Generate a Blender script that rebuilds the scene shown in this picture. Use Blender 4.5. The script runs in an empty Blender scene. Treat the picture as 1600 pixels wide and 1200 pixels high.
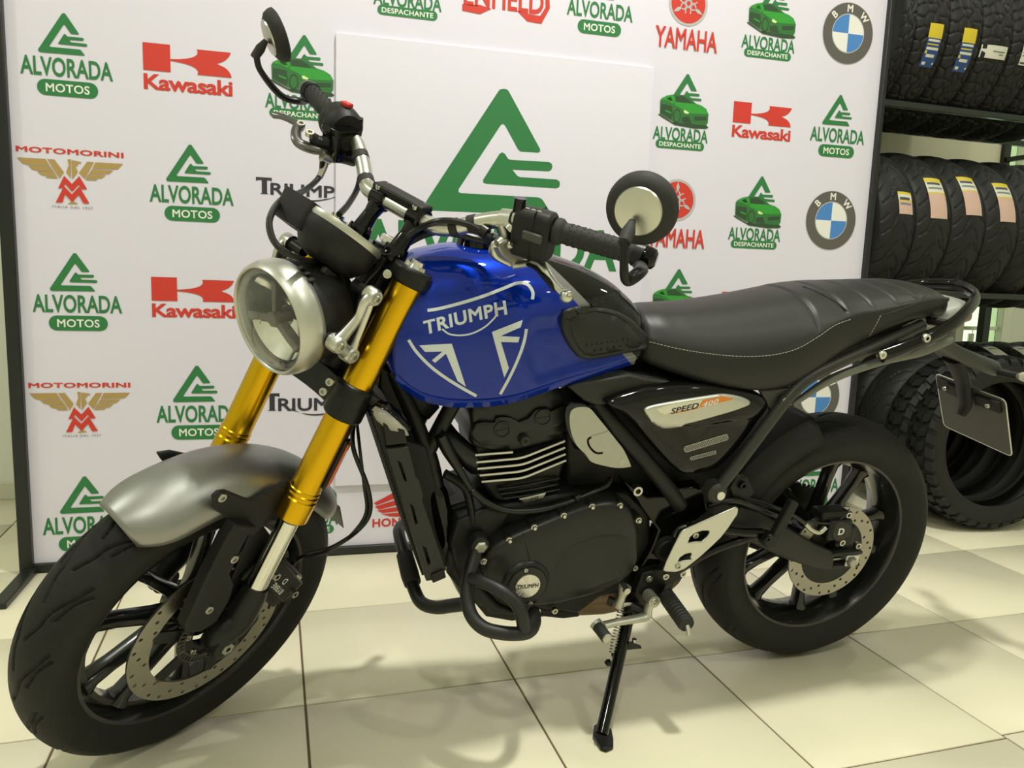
import bpy, bmesh, math, random
import numpy as np
from mathutils import Vector, Matrix
from mathutils.bvhtree import BVHTree

random.seed(7)
scene = bpy.context.scene
COL = scene.collection

# ------------------------------------------------------------------ camera
F_PX = 1213.5
CAM_POS = np.array([-0.05565, -1.54434, 0.89680])
YAW, PITCH, ROLL = (math.radians(a) for a in (17.19656, 8.12585, -1.98565))


def cam_axes():
    cy, sy, cp, sp = math.cos(YAW), math.sin(YAW), math.cos(PITCH), math.sin(PITCH)
    f = np.array([sy * cp, cy * cp, -sp])
    r = np.array([cy, -sy, 0.0])
    d = np.cross(f, r)
    cr, sr = math.cos(ROLL), math.sin(ROLL)
    return cr * r + sr * d, -sr * r + cr * d, f


RIGHT, DOWN, FWD = cam_axes()
cam_data = bpy.data.cameras.new('camera')
cam_data.sensor_width = 36.0
cam_data.lens = F_PX * 36.0 / 1600.0
cam_data.clip_start = 0.02
cam = bpy.data.objects.new('camera', cam_data)
COL.objects.link(cam)
cam.matrix_world = Matrix(((RIGHT[0], -DOWN[0], -FWD[0], CAM_POS[0]),
                           (RIGHT[1], -DOWN[1], -FWD[1], CAM_POS[1]),
                           (RIGHT[2], -DOWN[2], -FWD[2], CAM_POS[2]),
                           (0, 0, 0, 1)))
scene.camera = cam

# ------------------------------------------------------------------ world, exposure
world = bpy.data.worlds.new('world')
scene.world = world
world.use_nodes = True
world.node_tree.nodes['Background'].inputs[0].default_value = (0.90, 0.96, 0.80, 1)
world.node_tree.nodes['Background'].inputs[1].default_value = 4.0
vs = scene.view_settings
vs.view_transform = 'Standard'
vs.look = 'None'
vs.exposure = -1.06
vs.gamma = 1.0
vs.use_curve_mapping = False

# ceiling lamps of the showroom, all above and outside the picture: (name, x, y, watts)
CEIL_Z = 3.5
LAMPS = [('overhead', 0.75, -0.50, 142), ('near_left', -0.45, -2.4, 54), ('near_right', 2.0, -2.1, 44), ('left', -2.1, 0.0, 48),
         ('right', 3.8, 0.1, 26), ('rear_left', -2.2, -3.6, 18), ('rear_right', 3.7, -3.6, 14)]
LAMP_COL = (0.98, 0.985, 0.885)
for nm_, lx, ly, w in LAMPS:
    ld = bpy.data.lights.new('ceiling_lamp_' + nm_ + '_offscreen', 'AREA')
    ld.shape = 'DISK'
    ld.size = 0.20
    ld.energy = w
    ld.color = LAMP_COL
    lo = bpy.data.objects.new('ceiling_lamp_' + nm_ + '_offscreen', ld)
    lo.location = (lx, ly, CEIL_Z - 0.035)
    COL.objects.link(lo)


# ------------------------------------------------------------------ pixel -> place helpers
def ray(px, py):
    return RIGHT * ((px - 800.0) / F_PX) + DOWN * ((py - 600.0) / F_PX) + FWD


def ground(px, py, z=0.0):
    d = ray(px, py)
    t = (z - CAM_POS[2]) / d[2]
    return CAM_POS + t * d


# bike frame: X forward, Y to the bike's left, Z up, origin on the ground under the rear axle
def rot_axis(k, t):
    k = np.asarray(k, float)
    K = np.array([[0, -k[2], k[1]], [k[2], 0, -k[0]], [-k[1], k[0], 0]])
    return np.eye(3) + math.sin(t) * K + (1 - math.cos(t)) * K @ K


TILE = 0.452
HEAD, LEAN, STEER = (math.radians(a) for a in (-1.512, 10.2476, 37.897))
WB, RAKE, TRAIL = 1.377, math.radians(24.6), 0.102
fx = np.array([-math.cos(HEAD), math.sin(HEAD), 0])
BR = np.stack([fx, np.array([-fx[1], fx[0], 0]), np.array([0, 0, 1.0])], 1) @ rot_axis((1, 0, 0), -LEAN) @ rot_axis((0, 1, 0), 0.0055)
BT = np.array([2.57495 * TILE, 0.013853 * TILE, 0.0012])
S_AX = np.array([-math.sin(RAKE), 0, math.cos(RAKE)])
S_PT = np.array([WB + TRAIL, 0, 0.0])
SR = rot_axis(S_AX, STEER)
ST = S_PT - SR @ S_PT          # steering frame -> bike frame


def m4(R, t):
    return Matrix(((R[0][0], R[0][1], R[0][2], t[0]), (R[1][0], R[1][1], R[1][2], t[1]),
                   (R[2][0], R[2][1], R[2][2], t[2]), (0, 0, 0, 1)))


M_BIKE = m4(BR, BT)
M_STEER = m4(SR, ST)
CAM_B = BR.T @ (CAM_POS - BT)
CAM_S = SR.T @ (CAM_B - ST)


def B(px, py, y):
    """point of the bike (fixed part) seen at a pixel, at side offset y"""
    d = BR.T @ ray(px, py)
    return CAM_B + d * ((y - CAM_B[1]) / d[1])


def S(px, py, y):
    """the same in the steered front end's frame"""
    d = SR.T @ (BR.T @ ray(px, py))
    return CAM_S + d * ((y - CAM_S[1]) / d[1])


# ------------------------------------------------------------------ materials
MATS = {}


def mat(name, col, rough=0.5, metal=0.0, coat=0.0, var=0.06, scale=40.0, bump=0.0, bscale=300.0, spec=0.5, emit=0.0, trans=0.0, ior=1.45, sheen=0.0, coat_rough=0.03):
    if name in MATS:
        return MATS[name]
    m = bpy.data.materials.new(name)
    m.use_nodes = True
    nt = m.node_tree
    b = nt.nodes['Principled BSDF']
    tc = nt.nodes.new('ShaderNodeTexCoord')
    if var > 0:
        nz = nt.nodes.new('ShaderNodeTexNoise')
        nz.inputs['Scale'].default_value = scale
        nz.inputs['Detail'].default_value = 4
        nt.links.new(tc.outputs['Object'], nz.inputs['Vector'])
        mp = nt.nodes.new('ShaderNodeMapRange')
        mp.inputs[3].default_value = 1 - var
        mp.inputs[4].default_value = 1 + var
        nt.links.new(nz.outputs[0], mp.inputs[0])
        mx = nt.nodes.new('ShaderNodeVectorMath')
        mx.operation = 'SCALE'
        mx.inputs[0].default_value = col[:3]
        nt.links.new(mp.outputs[0], mx.inputs['Scale'])
        nt.links.new(mx.outputs[0], b.inputs['Base Color'])
        mr = nt.nodes.new('ShaderNodeMapRange')
        mr.inputs[3].default_value = max(0.0, rough * (1 - 1.5 * var))
        mr.inputs[4].default_value = min(1.0, rough * (1 + 1.5 * var))
        nt.links.new(nz.outputs[0], mr.inputs[0])
        nt.links.new(mr.outputs[0], b.inputs['Roughness'])
    else:
        b.inputs['Base Color'].default_value = (*col[:3], 1)
        b.inputs['Roughness'].default_value = rough
    b.inputs['Metallic'].default_value = metal
    b.inputs['Coat Weight'].default_value = coat
    b.inputs['Coat Roughness'].default_value = coat_rough
    b.inputs['Specular IOR Level'].default_value = spec
    b.inputs['Transmission Weight'].default_value = trans
    b.inputs['IOR'].default_value = ior
    if emit > 0:
        b.inputs['Emission Color'].default_value = (*col[:3], 1)
        b.inputs['Emission Strength'].default_value = emit
    if bump > 0:
        n2 = nt.nodes.new('ShaderNodeTexNoise')
        n2.inputs['Scale'].default_value = bscale
        n2.inputs['Detail'].default_value = 3
        nt.links.new(tc.outputs['Object'], n2.inputs['Vector'])
        bp = nt.nodes.new('ShaderNodeBump')
        bp.inputs['Strength'].default_value = bump
        bp.inputs['Distance'].default_value = 0.002
        nt.links.new(n2.outputs[0], bp.inputs['Height'])
        nt.links.new(bp.outputs[0], b.inputs['Normal'])
    MATS[name] = m
    return m


def srgb(r, g, b):
    f = lambda c: (c / 255 / 12.92) if c / 255 <= 0.04045 else ((c / 255 + 0.055) / 1.055) ** 2.4
    return (f(r), f(g), f(b))


# ------------------------------------------------------------------ mesh builder
def catmull(P, per=8, closed=False):
    P = [np.asarray(p, float) for p in P]
    n = len(P)
    if n < 3:
        return [P[0] + (P[1] - P[0]) * t for t in np.linspace(0, 1, 2)]
    out = []
    rng = range(n if closed else n - 1)
    for i in rng:
        p1, p2 = P[i], P[(i + 1) % n]
        p0 = P[i - 1] if (closed or i > 0) else 2 * p1 - p2
        p3 = P[(i + 2) % n] if (closed or i + 2 < n) else 2 * p2 - p1
        for k in range(per):
            t = k / per
            out.append(0.5 * ((2 * p1) + (-p0 + p2) * t + (2 * p0 - 5 * p1 + 4 * p2 - p3) * t * t + (-p0 + 3 * p1 - 3 * p2 + p3) * t ** 3))
    if not closed:
        out.append(P[-1])
    return out


def unit(v):
    v = np.asarray(v, float)
    n = np.linalg.norm(v)
    return v / n if n > 1e-12 else v


def basis(d):
    d = unit(d)
    a = np.array([0, 0, 1.0]) if abs(d[2]) < 0.9 else np.array([0, 1.0, 0])
    u = unit(np.cross(a, d))
    return u, np.cross(d, u)


class MB:
    def __init__(self):
        self.v = []
        self.f = []
        self.mi = []
        self.cur = 0

    def add(self, verts, faces):
        o = len(self.v)
        self.v.extend([tuple(float(c) for c in p) for p in verts])
        for fc in faces:
            self.f.append(tuple(i + o for i in fc))
            self.mi.append(self.cur)
        return self

    def loft(self, rings, closed=True, cap=True, loop=False):
        n = len(rings[0])
        V = [p for r in rings for p in r]
        Fc = []
        m = len(rings)
        for i in range(m if loop else m - 1):
            a, b = i * n, ((i + 1) % m) * n
            for j in range(n if closed else n - 1):
                k = (j + 1) % n
                Fc.append((a + j, a + k, b + k, b + j))
        if cap and not loop and closed:
            Fc.append(tuple(range(n - 1, -1, -1)))
            Fc.append(tuple((m - 1) * n + j for j in range(n)))
        return self.add(V, Fc)

    def tube(self, pts, r, n=12, per=6, smooth=True, closed=False, cap=True, flat=None):
        P = catmull(pts, per, closed) if smooth and len(pts) > 2 else [np.asarray(p, float) for p in pts]
        if np.ndim(r) == 0:
            R = [r] * len(P)
        else:
            R = np.interp(np.linspace(0, 1, len(P)), np.linspace(0, 1, len(r)), r)
        m = len(P)
        T = []
        for i in range(m):
            a = P[(i - 1) % m] if (closed or i > 0) else P[i]
            b = P[(i + 1) % m] if (closed or i < m - 1) else P[i]
            T.append(unit(b - a))
        u, w = basis(T[0])
        rings = []
        for i in range(m):
            u = unit(u - T[i] * np.dot(u, T[i]))
            w = np.cross(T[i], u)
            fu, fw = (1, 1) if flat is None else flat
            rings.append([P[i] + R[i] * (fu * math.cos(2 * math.pi * k / n) * u + fw * math.sin(2 * math.pi * k / n) * w) for k in range(n)])
        return self.loft(rings, cap=cap, loop=closed)

    def cyl(self, a, b, r, n=20, r2=None):
        return self.tube([a, b], [r, r if r2 is None else r2], n, smooth=False)

    def lathe(self, prof, c=(0, 0, 0), ax=(0, 1, 0), n=48, closed=False, cap=False):
        """prof: (radius, height) pairs"""
        c = np.asarray(c, float)
        d = unit(ax)
        u, w = basis(d)
        rings = []
        for k in range(n):
            a = 2 * math.pi * k / n
            e = math.cos(a) * u + math.sin(a) * w
            rings.append([c + r * e + h * d for r, h in prof])
        return self.loft(rings, closed=closed, cap=False, loop=True)

    def prism(self, loop, vec, inset=None):
        loop = [np.asarray(p, float) for p in loop]
        vec = np.asarray(vec, float)
        return self.loft([loop, [p + vec for p in loop]])

    def slab(self, loop, y0, y1):
        """loop of (x,z) or 3-vectors, extruded between side offsets y0..y1"""
        L = [(p[0], p[-1]) for p in loop]
        return self.loft([[(x, y0, z) for x, z in L], [(x, y1, z) for x, z in L]])

    def box(self, c, s, R=None):
        c = np.asarray(c, float)
        h = np.asarray(s, float) / 2
        V = []
        for i in (-1, 1):
            for j in (-1, 1):
                for k in (-1, 1):
                    p = np.array([i, j, k]) * h
                    if R is not None:
                        p = np.asarray(R) @ p
                    V.append(c + p)
        return self.add(V, [(0, 1, 3, 2), (4, 6, 7, 5), (0, 4, 5, 1), (2, 3, 7, 6), (0, 2, 6, 4), (1, 5, 7, 3)])

    def bar(self, a, b, w, h, up=(0, 1, 0)):
        """rectangular bar from a to b, w across `up`-normal, h along up"""
        a = np.asarray(a, float); b = np.asarray(b, float)
        d = unit(b - a)
        u = unit(np.asarray(up, float) - d * np.dot(up, d))
        s = np.cross(d, u)
        rg = lambda p: [p + s * w / 2 + u * h / 2, p - s * w / 2 + u * h / 2, p - s * w / 2 - u * h / 2, p + s * w / 2 - u * h / 2]
        return self.loft([rg(a), rg(b)])

    def ball(self, c, r, n=16, m=10, sc=(1, 1, 1), R=None):
        c = np.asarray(c, float)
        rings = []
        for i in range(1, m):
            t = math.pi * i / m
            ring = []
            for k in range(n):
                a = 2 * math.pi * k / n
                p = np.array([math.sin(t) * math.cos(a) * sc[0], math.sin(t) * math.sin(a) * sc[1], math.cos(t) * sc[2]]) * r
                if R is not None:
                    p = np.asarray(R) @ p
                ring.append(c + p)
            rings.append(ring)
        return self.loft(rings)

    def mirror_y(self):
        o = len(self.v)
        nv = [(x, -y, z) for x, y, z in self.v]
        nf = [tuple(i + o for i in reversed(f)) for f in self.f]
        self.v += nv
        self.mi += list(self.mi)
        self.f += nf
        return self

    def build(self, name, m, parent=None, bevel=0.0, seg=2, smooth=35.0, sub=0, mw=None, fix=True, solid=0.0):
        me = bpy.data.meshes.new(name)
        me.from_pydata(self.v, [], self.f)
        for x in (m if isinstance(m, (list, tuple)) else [m]):
            me.materials.append(x)
        if isinstance(m, (list, tuple)):
            me.polygons.foreach_set('material_index', self.mi)
        if fix:
            bm = bmesh.new()
            bm.from_mesh(me)
            bmesh.ops.recalc_face_normals(bm, faces=bm.faces)
            bm.to_mesh(me)
            bm.free()
        me.polygons.foreach_set('use_smooth', [True] * len(me.polygons))
        if smooth < 179:
            me.set_sharp_from_angle(angle=math.radians(smooth))
        me.update()
        o = bpy.data.objects.new(name, me)
        COL.objects.link(o)
        if parent is not None:
            o.parent = parent
        if mw is not None:
            o.matrix_local = mw
        if solid:
            sm = o.modifiers.new('solid', 'SOLIDIFY')
            sm.thickness = solid
            sm.offset = 0
        if sub:
            s = o.modifiers.new('sub', 'SUBSURF')
            s.levels = s.render_levels = sub
        if bevel:
            bv = o.modifiers.new('bevel', 'BEVEL')
            bv.width = bevel
            bv.segments = seg
            bv.limit_method = 'ANGLE'
            bv.angle_limit = math.radians(40)
            bv.harden_normals = False
        return o


def tag(o, label=None, cat=None, group=None, kind=None):
    if label: o['label'] = label
    if cat: o['category'] = cat
    if group: o['group'] = group
    if kind: o['kind'] = kind
    return o


def empty(name, loc=(0, 0, 0), mw=None):
    o = bpy.data.objects.new(name, None)
    COL.objects.link(o)
    o.empty_display_size = 0.1
    if mw is not None:
        o.matrix_world = mw
    else:
        o.location = loc
    return o


def clone(o, name=None, parent=None, mw=None):
    c = o.copy()
    COL.objects.link(c)
    if name: c.name = name
    c.parent = parent
    if mw is not None:
        c.matrix_local = mw
    return c


def flat_fill(loops, per_edge=None):
    """triangulated fill of 2D loops (outer + holes) -> (verts2d, tris)"""
    bm = bmesh.new()
    edges = []
    for lp in loops:
        vs_ = [bm.verts.new((p[0], p[1], 0)) for p in lp]
        for i in range(len(vs_)):
            edges.append(bm.edges.new((vs_[i], vs_[(i + 1) % len(vs_)])))
    bmesh.ops.triangle_fill(bm, use_beauty=True, use_dissolve=False, edges=edges)
    bm.verts.index_update()
    V = [(v.co.x, v.co.y) for v in bm.verts]
    T = [tuple(v.index for v in f.verts) for f in bm.faces]
    bm.free()
    return V, T


_txt = {}


def text2d(s, bold=0.0, xs=1.0, spacing=1.0, size=1.0, shear=0.0):
    """lettering as a flat triangle mesh, centred on x, baseline 0, cap height = size"""
    key = (s, bold, xs, spacing, size, shear)
    if key in _txt:
        return _txt[key]
    c = bpy.data.curves.new('lettering', 'FONT')
    c.body = s
    c.align_x = 'CENTER'
    c.fill_mode = 'FRONT'
    if bold > 0:          # heavier strokes: a flat rim round every letter
        c.bevel_depth = bold
        c.bevel_resolution = 0
    c.space_character = spacing
    c.resolution_u = 4
    c.size = 1.0
    c.shear = shear
    o = bpy.data.objects.new('lettering', c)
    COL.objects.link(o)
    dg = bpy.context.evaluated_depsgraph_get()
    dg.update()
    me = bpy.data.meshes.new_from_object(o.evaluated_get(dg))
    V = [(v.co.x * xs, v.co.y) for v in me.vertices]
    zs = [v.co.z for v in me.vertices]
    T = [tuple(p.vertices) for p in me.polygons if all(zs[i] > -1e-5 for i in p.vertices)]
    used = sorted({i for t in T for i in t})
    rm = {i: k for k, i in enumerate(used)}
    V = [V[i] for i in used]
    T = [tuple(rm[i] for i in t) for t in T]
    bpy.data.objects.remove(o)
    bpy.data.curves.remove(c)
    bpy.data.meshes.remove(me)
    k = size / 0.69
    V = [(x * k, y * k) for x, y in V]
    _txt[key] = (V, T)
    return V, T

# ================================================================== the room
def W(px, py, y):
    d = ray(px, py)
    return CAM_POS + d * ((y - CAM_POS[1]) / d[1])


X0, X1, Y0, Y1 = -3.2, 4.9, -4.6, 1.68
M_WALL = mat('painted_wall', srgb(222, 226, 212), 0.75, var=0.02, scale=6, bump=0.05, bscale=500)
M_CEIL = mat('ceiling_paint', srgb(236, 236, 230), 0.8, var=0.02, scale=5)
M_BASE = mat('baseboard_tile', srgb(205, 204, 182), 0.3, var=0.02, scale=8)
M_GROUT = mat('grout', srgb(104, 84, 62), 0.9, var=0.15, scale=90)

# tiles: glazed porcelain, one shade each
m = bpy.data.materials.new('floor_tile')
m.use_nodes = True
nt = m.node_tree
b = nt.nodes['Principled BSDF']
oi = nt.nodes.new('ShaderNodeObjectInfo')
tc = nt.nodes.new('ShaderNodeTexCoord')
nz = nt.nodes.new('ShaderNodeTexNoise')
nz.inputs['Scale'].default_value = 7
nz.inputs['Detail'].default_value = 6
nt.links.new(tc.outputs['Object'], nz.inputs['Vector'])
ad = nt.nodes.new('ShaderNodeMath'); ad.operation = 'ADD'
nt.links.new(oi.outputs['Random'], ad.inputs[0]); nt.links.new(nz.outputs[0], ad.inputs[1])
rp = nt.nodes.new('ShaderNodeMapRange')
rp.inputs[1].default_value = 0.2; rp.inputs[2].default_value = 1.8
rp.inputs[3].default_value = 0.965; rp.inputs[4].default_value = 1.02
nt.links.new(ad.outputs[0], rp.inputs[0])
sc_ = nt.nodes.new('ShaderNodeVectorMath'); sc_.operation = 'SCALE'
sc_.inputs[0].default_value = srgb(229, 222, 196)
nt.links.new(rp.outputs[0], sc_.inputs['Scale'])
nt.links.new(sc_.outputs[0], b.inputs['Base Color'])
b.inputs['Roughness'].default_value = 0.30
b.inputs['Specular IOR Level'].default_value = 0.25
M_TILE = m

floor = MB().box(((X0 + X1) / 2, (Y0 + Y1) / 2, -0.03), (X1 - X0, Y1 - Y0, 0.054)).build('floor', M_GROUT)
tag(floor, 'pale cream glazed floor tiles with dark brown joints', 'floor', kind='structure')


def tile_mesh(w, d, name='tile'):
    e = 0.0012
    mb = MB()
    rg = lambda i, z: [(-w / 2 + i, -d / 2 + i, z), (w / 2 - i, -d / 2 + i, z), (w / 2 - i, d / 2 - i, z), (-w / 2 + i, d / 2 - i, z)]
    mb.loft([rg(0, -0.008), rg(0, -e), rg(e, 0)])
    return mb


G = 0.0048
xs = [k * TILE for k in range(-8, 4)] + [3.757 * TILE, 4.93 * TILE] + [(4.93 + k) * TILE for k in range(1, 7)]
meshes = {}
for i in range(len(xs) - 1):
    xa, xb = max(xs[i], X0), min(xs[i + 1], X1)
    if xb - xa < 0.03:
        continue
    off = 0.0 if xs[i] < 2.9 * TILE else (0.024 if xs[i] < 4.9 * TILE else 0.03)
    for k in range(-11, 5):
        ya, yb = max((k + off) * TILE, Y0), min((k + 1 + off) * TILE, Y1)
        if yb - ya < 0.03:
            continue
        key = (round(xb - xa, 4), round(yb - ya, 4))
        if key not in meshes:
            o = tile_mesh(xb - xa - G, yb - ya - G).build('tile', M_TILE, floor, smooth=60)
            meshes[key] = o
        else:
            o = clone(meshes[key], 'tile', floor)
        o.location = ((xa + xb) / 2, (ya + yb) / 2, 0)

# walls with a glazed opening in the far wall behind the tyre rack
wx0, wx1 = W(1488, 520, Y1)[0], W(1572, 520, Y1)[0]
wz0, wz1 = 0.12, 2.15
mb = MB()
mb.box(((X0 + wx0) / 2, Y1 + 0.06, CEIL_Z / 2), (wx0 - X0, 0.12, CEIL_Z))
mb.box(((X1 + wx1) / 2, Y1 + 0.06, CEIL_Z / 2), (X1 - wx1, 0.12, CEIL_Z))
mb.box(((wx0 + wx1) / 2, Y1 + 0.06, (CEIL_Z + wz1) / 2), (wx1 - wx0, 0.12, CEIL_Z - wz1))
mb.box(((wx0 + wx1) / 2, Y1 + 0.06, wz0 / 2), (wx1 - wx0, 0.12, wz0))
tag(mb.build('wall_far', M_WALL), 'plain pale painted wall behind the banner and tyre rack', 'wall', kind='structure')
for nm, c, s in (('wall_left', (X0 - 0.06, (Y0 + Y1) / 2, CEIL_Z / 2), (0.12, Y1 - Y0, CEIL_Z)),
                 ('wall_right', (X1 + 0.06, (Y0 + Y1) / 2, CEIL_Z / 2), (0.12, Y1 - Y0, CEIL_Z)),
                 ('wall_near', ((X0 + X1) / 2, Y0 - 0.06, CEIL_Z / 2), (X1 - X0, 0.12, CEIL_Z))):
    tag(MB().box(c, s).build(nm, M_WALL), 'plain pale painted showroom wall', 'wall', kind='structure')
tag(MB().box(((X0 + X1) / 2, (Y0 + Y1) / 2, CEIL_Z + 0.05), (X1 - X0, Y1 - Y0, 0.1)).build('ceiling', M_CEIL), 'white ceiling', 'ceiling', kind='structure')
bz = W(0, 753.5, Y1)[2]
bb = MB().box(((X0 + wx0) / 2, Y1 - 0.006, bz / 2), (wx0 - X0, 0.012, bz))
tag(bb.build('baseboard_far', M_BASE, bevel=0.002), 'low cream baseboard along the far wall', 'baseboard', kind='structure')

# glazed door with white frame
M_WFRAME = mat('white_window_frame', srgb(232, 232, 214), 0.4, var=0.02)
M_GLASS = mat('green_tinted_glass', srgb(214, 240, 205), 0.02, var=0, trans=1.0, ior=1.45)
win = MB()
fw = 0.055
win.box((wx0 + fw / 2, Y1 + 0.02, (wz0 + wz1) / 2), (fw, 0.08, wz1 - wz0))
win.box((wx1 - fw / 2, Y1 + 0.02, (wz0 + wz1) / 2), (fw, 0.08, wz1 - wz0))
win.box(((wx0 + wx1) / 2, Y1 + 0.02, wz1 - fw / 2), (wx1 - wx0, 0.08, fw))
win.box(((wx0 + wx1) / 2, Y1 + 0.02, wz0 + fw / 2), (wx1 - wx0, 0.08, fw))
wino = tag(win.build('window_1', M_WFRAME, bevel=0.004), 'white framed glazed window behind the tyre rack', 'window', kind='structure')
zm = W(1520, 513, Y1)[2]
MB().box(((wx0 + wx1) / 2, Y1 + 0.02, zm), (wx1 - wx0 - 2 * fw, 0.03, 0.02)).build('transom', M_WFRAME, wino, bevel=0.003)
xm = W(1521, 530, Y1)[0]
MB().box((xm, Y1 + 0.02, (wz0 + zm) / 2), (0.02, 0.03, zm - wz0 - fw)).build('mullion', M_WFRAME, wino, bevel=0.003)
for (a, c, z0, z1) in ((wx0 + fw, xm - 0.01, wz0 + fw, zm - 0.01), (xm + 0.01, wx1 - fw, wz0 + fw, zm - 0.01), (wx0 + fw, wx1 - fw, zm + 0.01, wz1 - fw)):
    MB().box(((a + c) / 2, Y1 + 0.02, (z0 + z1) / 2), (c - a, 0.006, z1 - z0)).build('pane', M_GLASS, wino)

# pale boxed beam on the wall behind the rack
z0, z1 = W(1450, 248, Y1 - 0.08)[2], W(1450, 205, Y1 - 0.08)[2]
xa, xb = 2.0, W(1577, 250, Y1 - 0.08)[0]
tag(MB().box(((xa + xb) / 2, Y1 - 0.04, (z0 + z1) / 2), (xb - xa, 0.08, z1 - z0)).build('trim_1', mat('cream_beam', srgb(243, 240, 214), 0.5, var=0.02), bevel=0.004), 'cream boxed beam across the wall behind the tyre rack', 'trim', kind='structure')

# ceiling lamps (fixtures around the area lights set above)
M_LAMPRIM = mat('lamp_rim_white', srgb(235, 235, 230), 0.4, var=0.02)
M_DIFF = mat('lamp_diffuser', srgb(250, 246, 230), 0.5, var=0.0)
for nm_, lx, ly, w in LAMPS:
    r = MB().lathe([(0.105, 0.0), (0.125, 0.0), (0.13, -0.008), (0.125, -0.022), (0.105, -0.022)], (lx, ly, CEIL_Z), (0, 0, 1), 32, closed=True).build('ceiling_lamp', M_LAMPRIM)
    MB().cyl((lx, ly, CEIL_Z + 0.001), (lx, ly, CEIL_Z - 0.015), 0.106, 32).build('diffuser', M_DIFF, r)
    tag(r, 'round white ceiling lamp', 'lamp', 'round lamps on the showroom ceiling')

# ================================================================== the printed backdrop
AZ = math.radians(-2.0)
P0 = ground(40, 896)
P0 = np.array([P0[0], P0[1], 0.0])
PU = np.array([math.cos(AZ), math.sin(AZ), 0])
PN = np.array([math.sin(AZ), -math.cos(AZ), 0])     # towards the camera


def PL(px, py):
    d = ray(px, py)
    t = np.dot(P0 - CAM_POS, PN) / np.dot(d, PN)
    q = CAM_POS + d * t - P0
    return np.array([np.dot(q, PU), q[2]])


M_PANEL = mat('banner_fabric', srgb(222, 217, 232), 0.7, var=0.012, scale=3, bump=0.03, bscale=1500)
M_BOARD = mat('banner_centre_print', srgb(226, 221, 236), 0.65, var=0.01, scale=3)
M_FRAME = mat('black_steel_frame', (0.012, 0.014, 0.013), 0.35, var=0.1)
PW = PL(1344, 420)[0] + 0.02
PH = 2.12
bd = empty('printed_backdrop', mw=Matrix(((PU[0], -PN[0], 0, P0[0]), (PU[1], -PN[1], 0, P0[1]), (0, 0, 1, 0), (0, 0, 0, 1))))
tag(bd, 'large white printed backdrop full of company logos on a black frame', 'backdrop')
# local frame of the backdrop: x along, y away from the camera, z up
FR = 0.022
MB().box((PW / 2, 0.012, PH / 2 + 0.01), (PW - 0.01, 0.012, PH - 0.03)).build('printed_fabric', M_PANEL, bd)
MB().box((FR / 2 - 0.006, 0.012, PH / 2), (FR + 0.012, 0.05, PH)).build('frame_post', M_FRAME, bd, bevel=0.003)
MB().box((PW - 0.001, 0.012, PH / 2), (0.016, 0.05, PH)).build('frame_post', M_FRAME, bd, bevel=0.003)
MB().box((PW / 2, 0.012, 0.011 + 0.004), (PW, 0.04, 0.024)).build('frame_bar', M_FRAME, bd, bevel=0.003)
MB().box((PW / 2, 0.012, PH - 0.012), (PW, 0.04, 0.024)).build('frame_bar', M_FRAME, bd, bevel=0.003)
for xx in (0.014, PW - 0.004):
    MB().box((xx, 0.0, 0.009), (0.036, 0.5, 0.018)).build('foot', M_FRAME, bd, bevel=0.003)
ca, cb = PL(525, 73), PL(1020, 123)
cz = (ca[1] + cb[1]) / 2
BOARD_Y = 0.0005
cbx0, cbx1 = ca[0], cb[0]
MB().box(((cbx0 + cbx1) / 2, BOARD_Y, (cz + 0.14) / 2 + 0.06), (cbx1 - cbx0, 0.012, cz - 0.19)).build('raised_centre_print', M_BOARD, bd, bevel=0.001)  # printed area built as a raised board so its edge casts shade

INK_GREEN = mat('ink_green', srgb(46, 120, 66), 0.6, var=0.02)
INK_RED = mat('ink_red', srgb(206, 58, 46), 0.6, var=0.02)
INK_DARK = mat('ink_dark', srgb(52, 50, 60), 0.6, var=0.02)
INK_WHITE = mat('ink_white', srgb(232, 230, 226), 0.6, var=0.02)
INK_GOLD = mat('ink_gold', srgb(176, 146, 88), 0.6, var=0.03)
INK_GREY = mat('ink_grey', srgb(92, 90, 86), 0.55, var=0.04)
INK_SILVER = mat('ink_silver', srgb(186, 182, 186), 0.5, var=0.04)
INK_BLUE = mat('ink_blue', srgb(74, 132, 200), 0.6, var=0.03)
INK_CAR = mat('ink_car_green', srgb(52, 152, 54), 0.6, var=0.08)
INK_CARD = mat('ink_car_dark', srgb(46, 74, 48), 0.6, var=0.08)
INK_CARM = mat('ink_car_mid', srgb(52, 112, 56), 0.6, var=0.08)
INK_HEAD = mat('ink_lamp', srgb(214, 232, 160), 0.6, var=0.03)
INKS = [INK_GREEN, INK_RED, INK_DARK, INK_WHITE, INK_GOLD, INK_GREY, INK_SILVER, INK_BLUE, INK_CAR, INK_CARD, INK_CARM, INK_HEAD]
GREEN, RED, DARK, WHITE, GOLD, GREY, SILVER, BLUE, CAR, CARD, CARM, HEAD_ = range(12)


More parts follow.
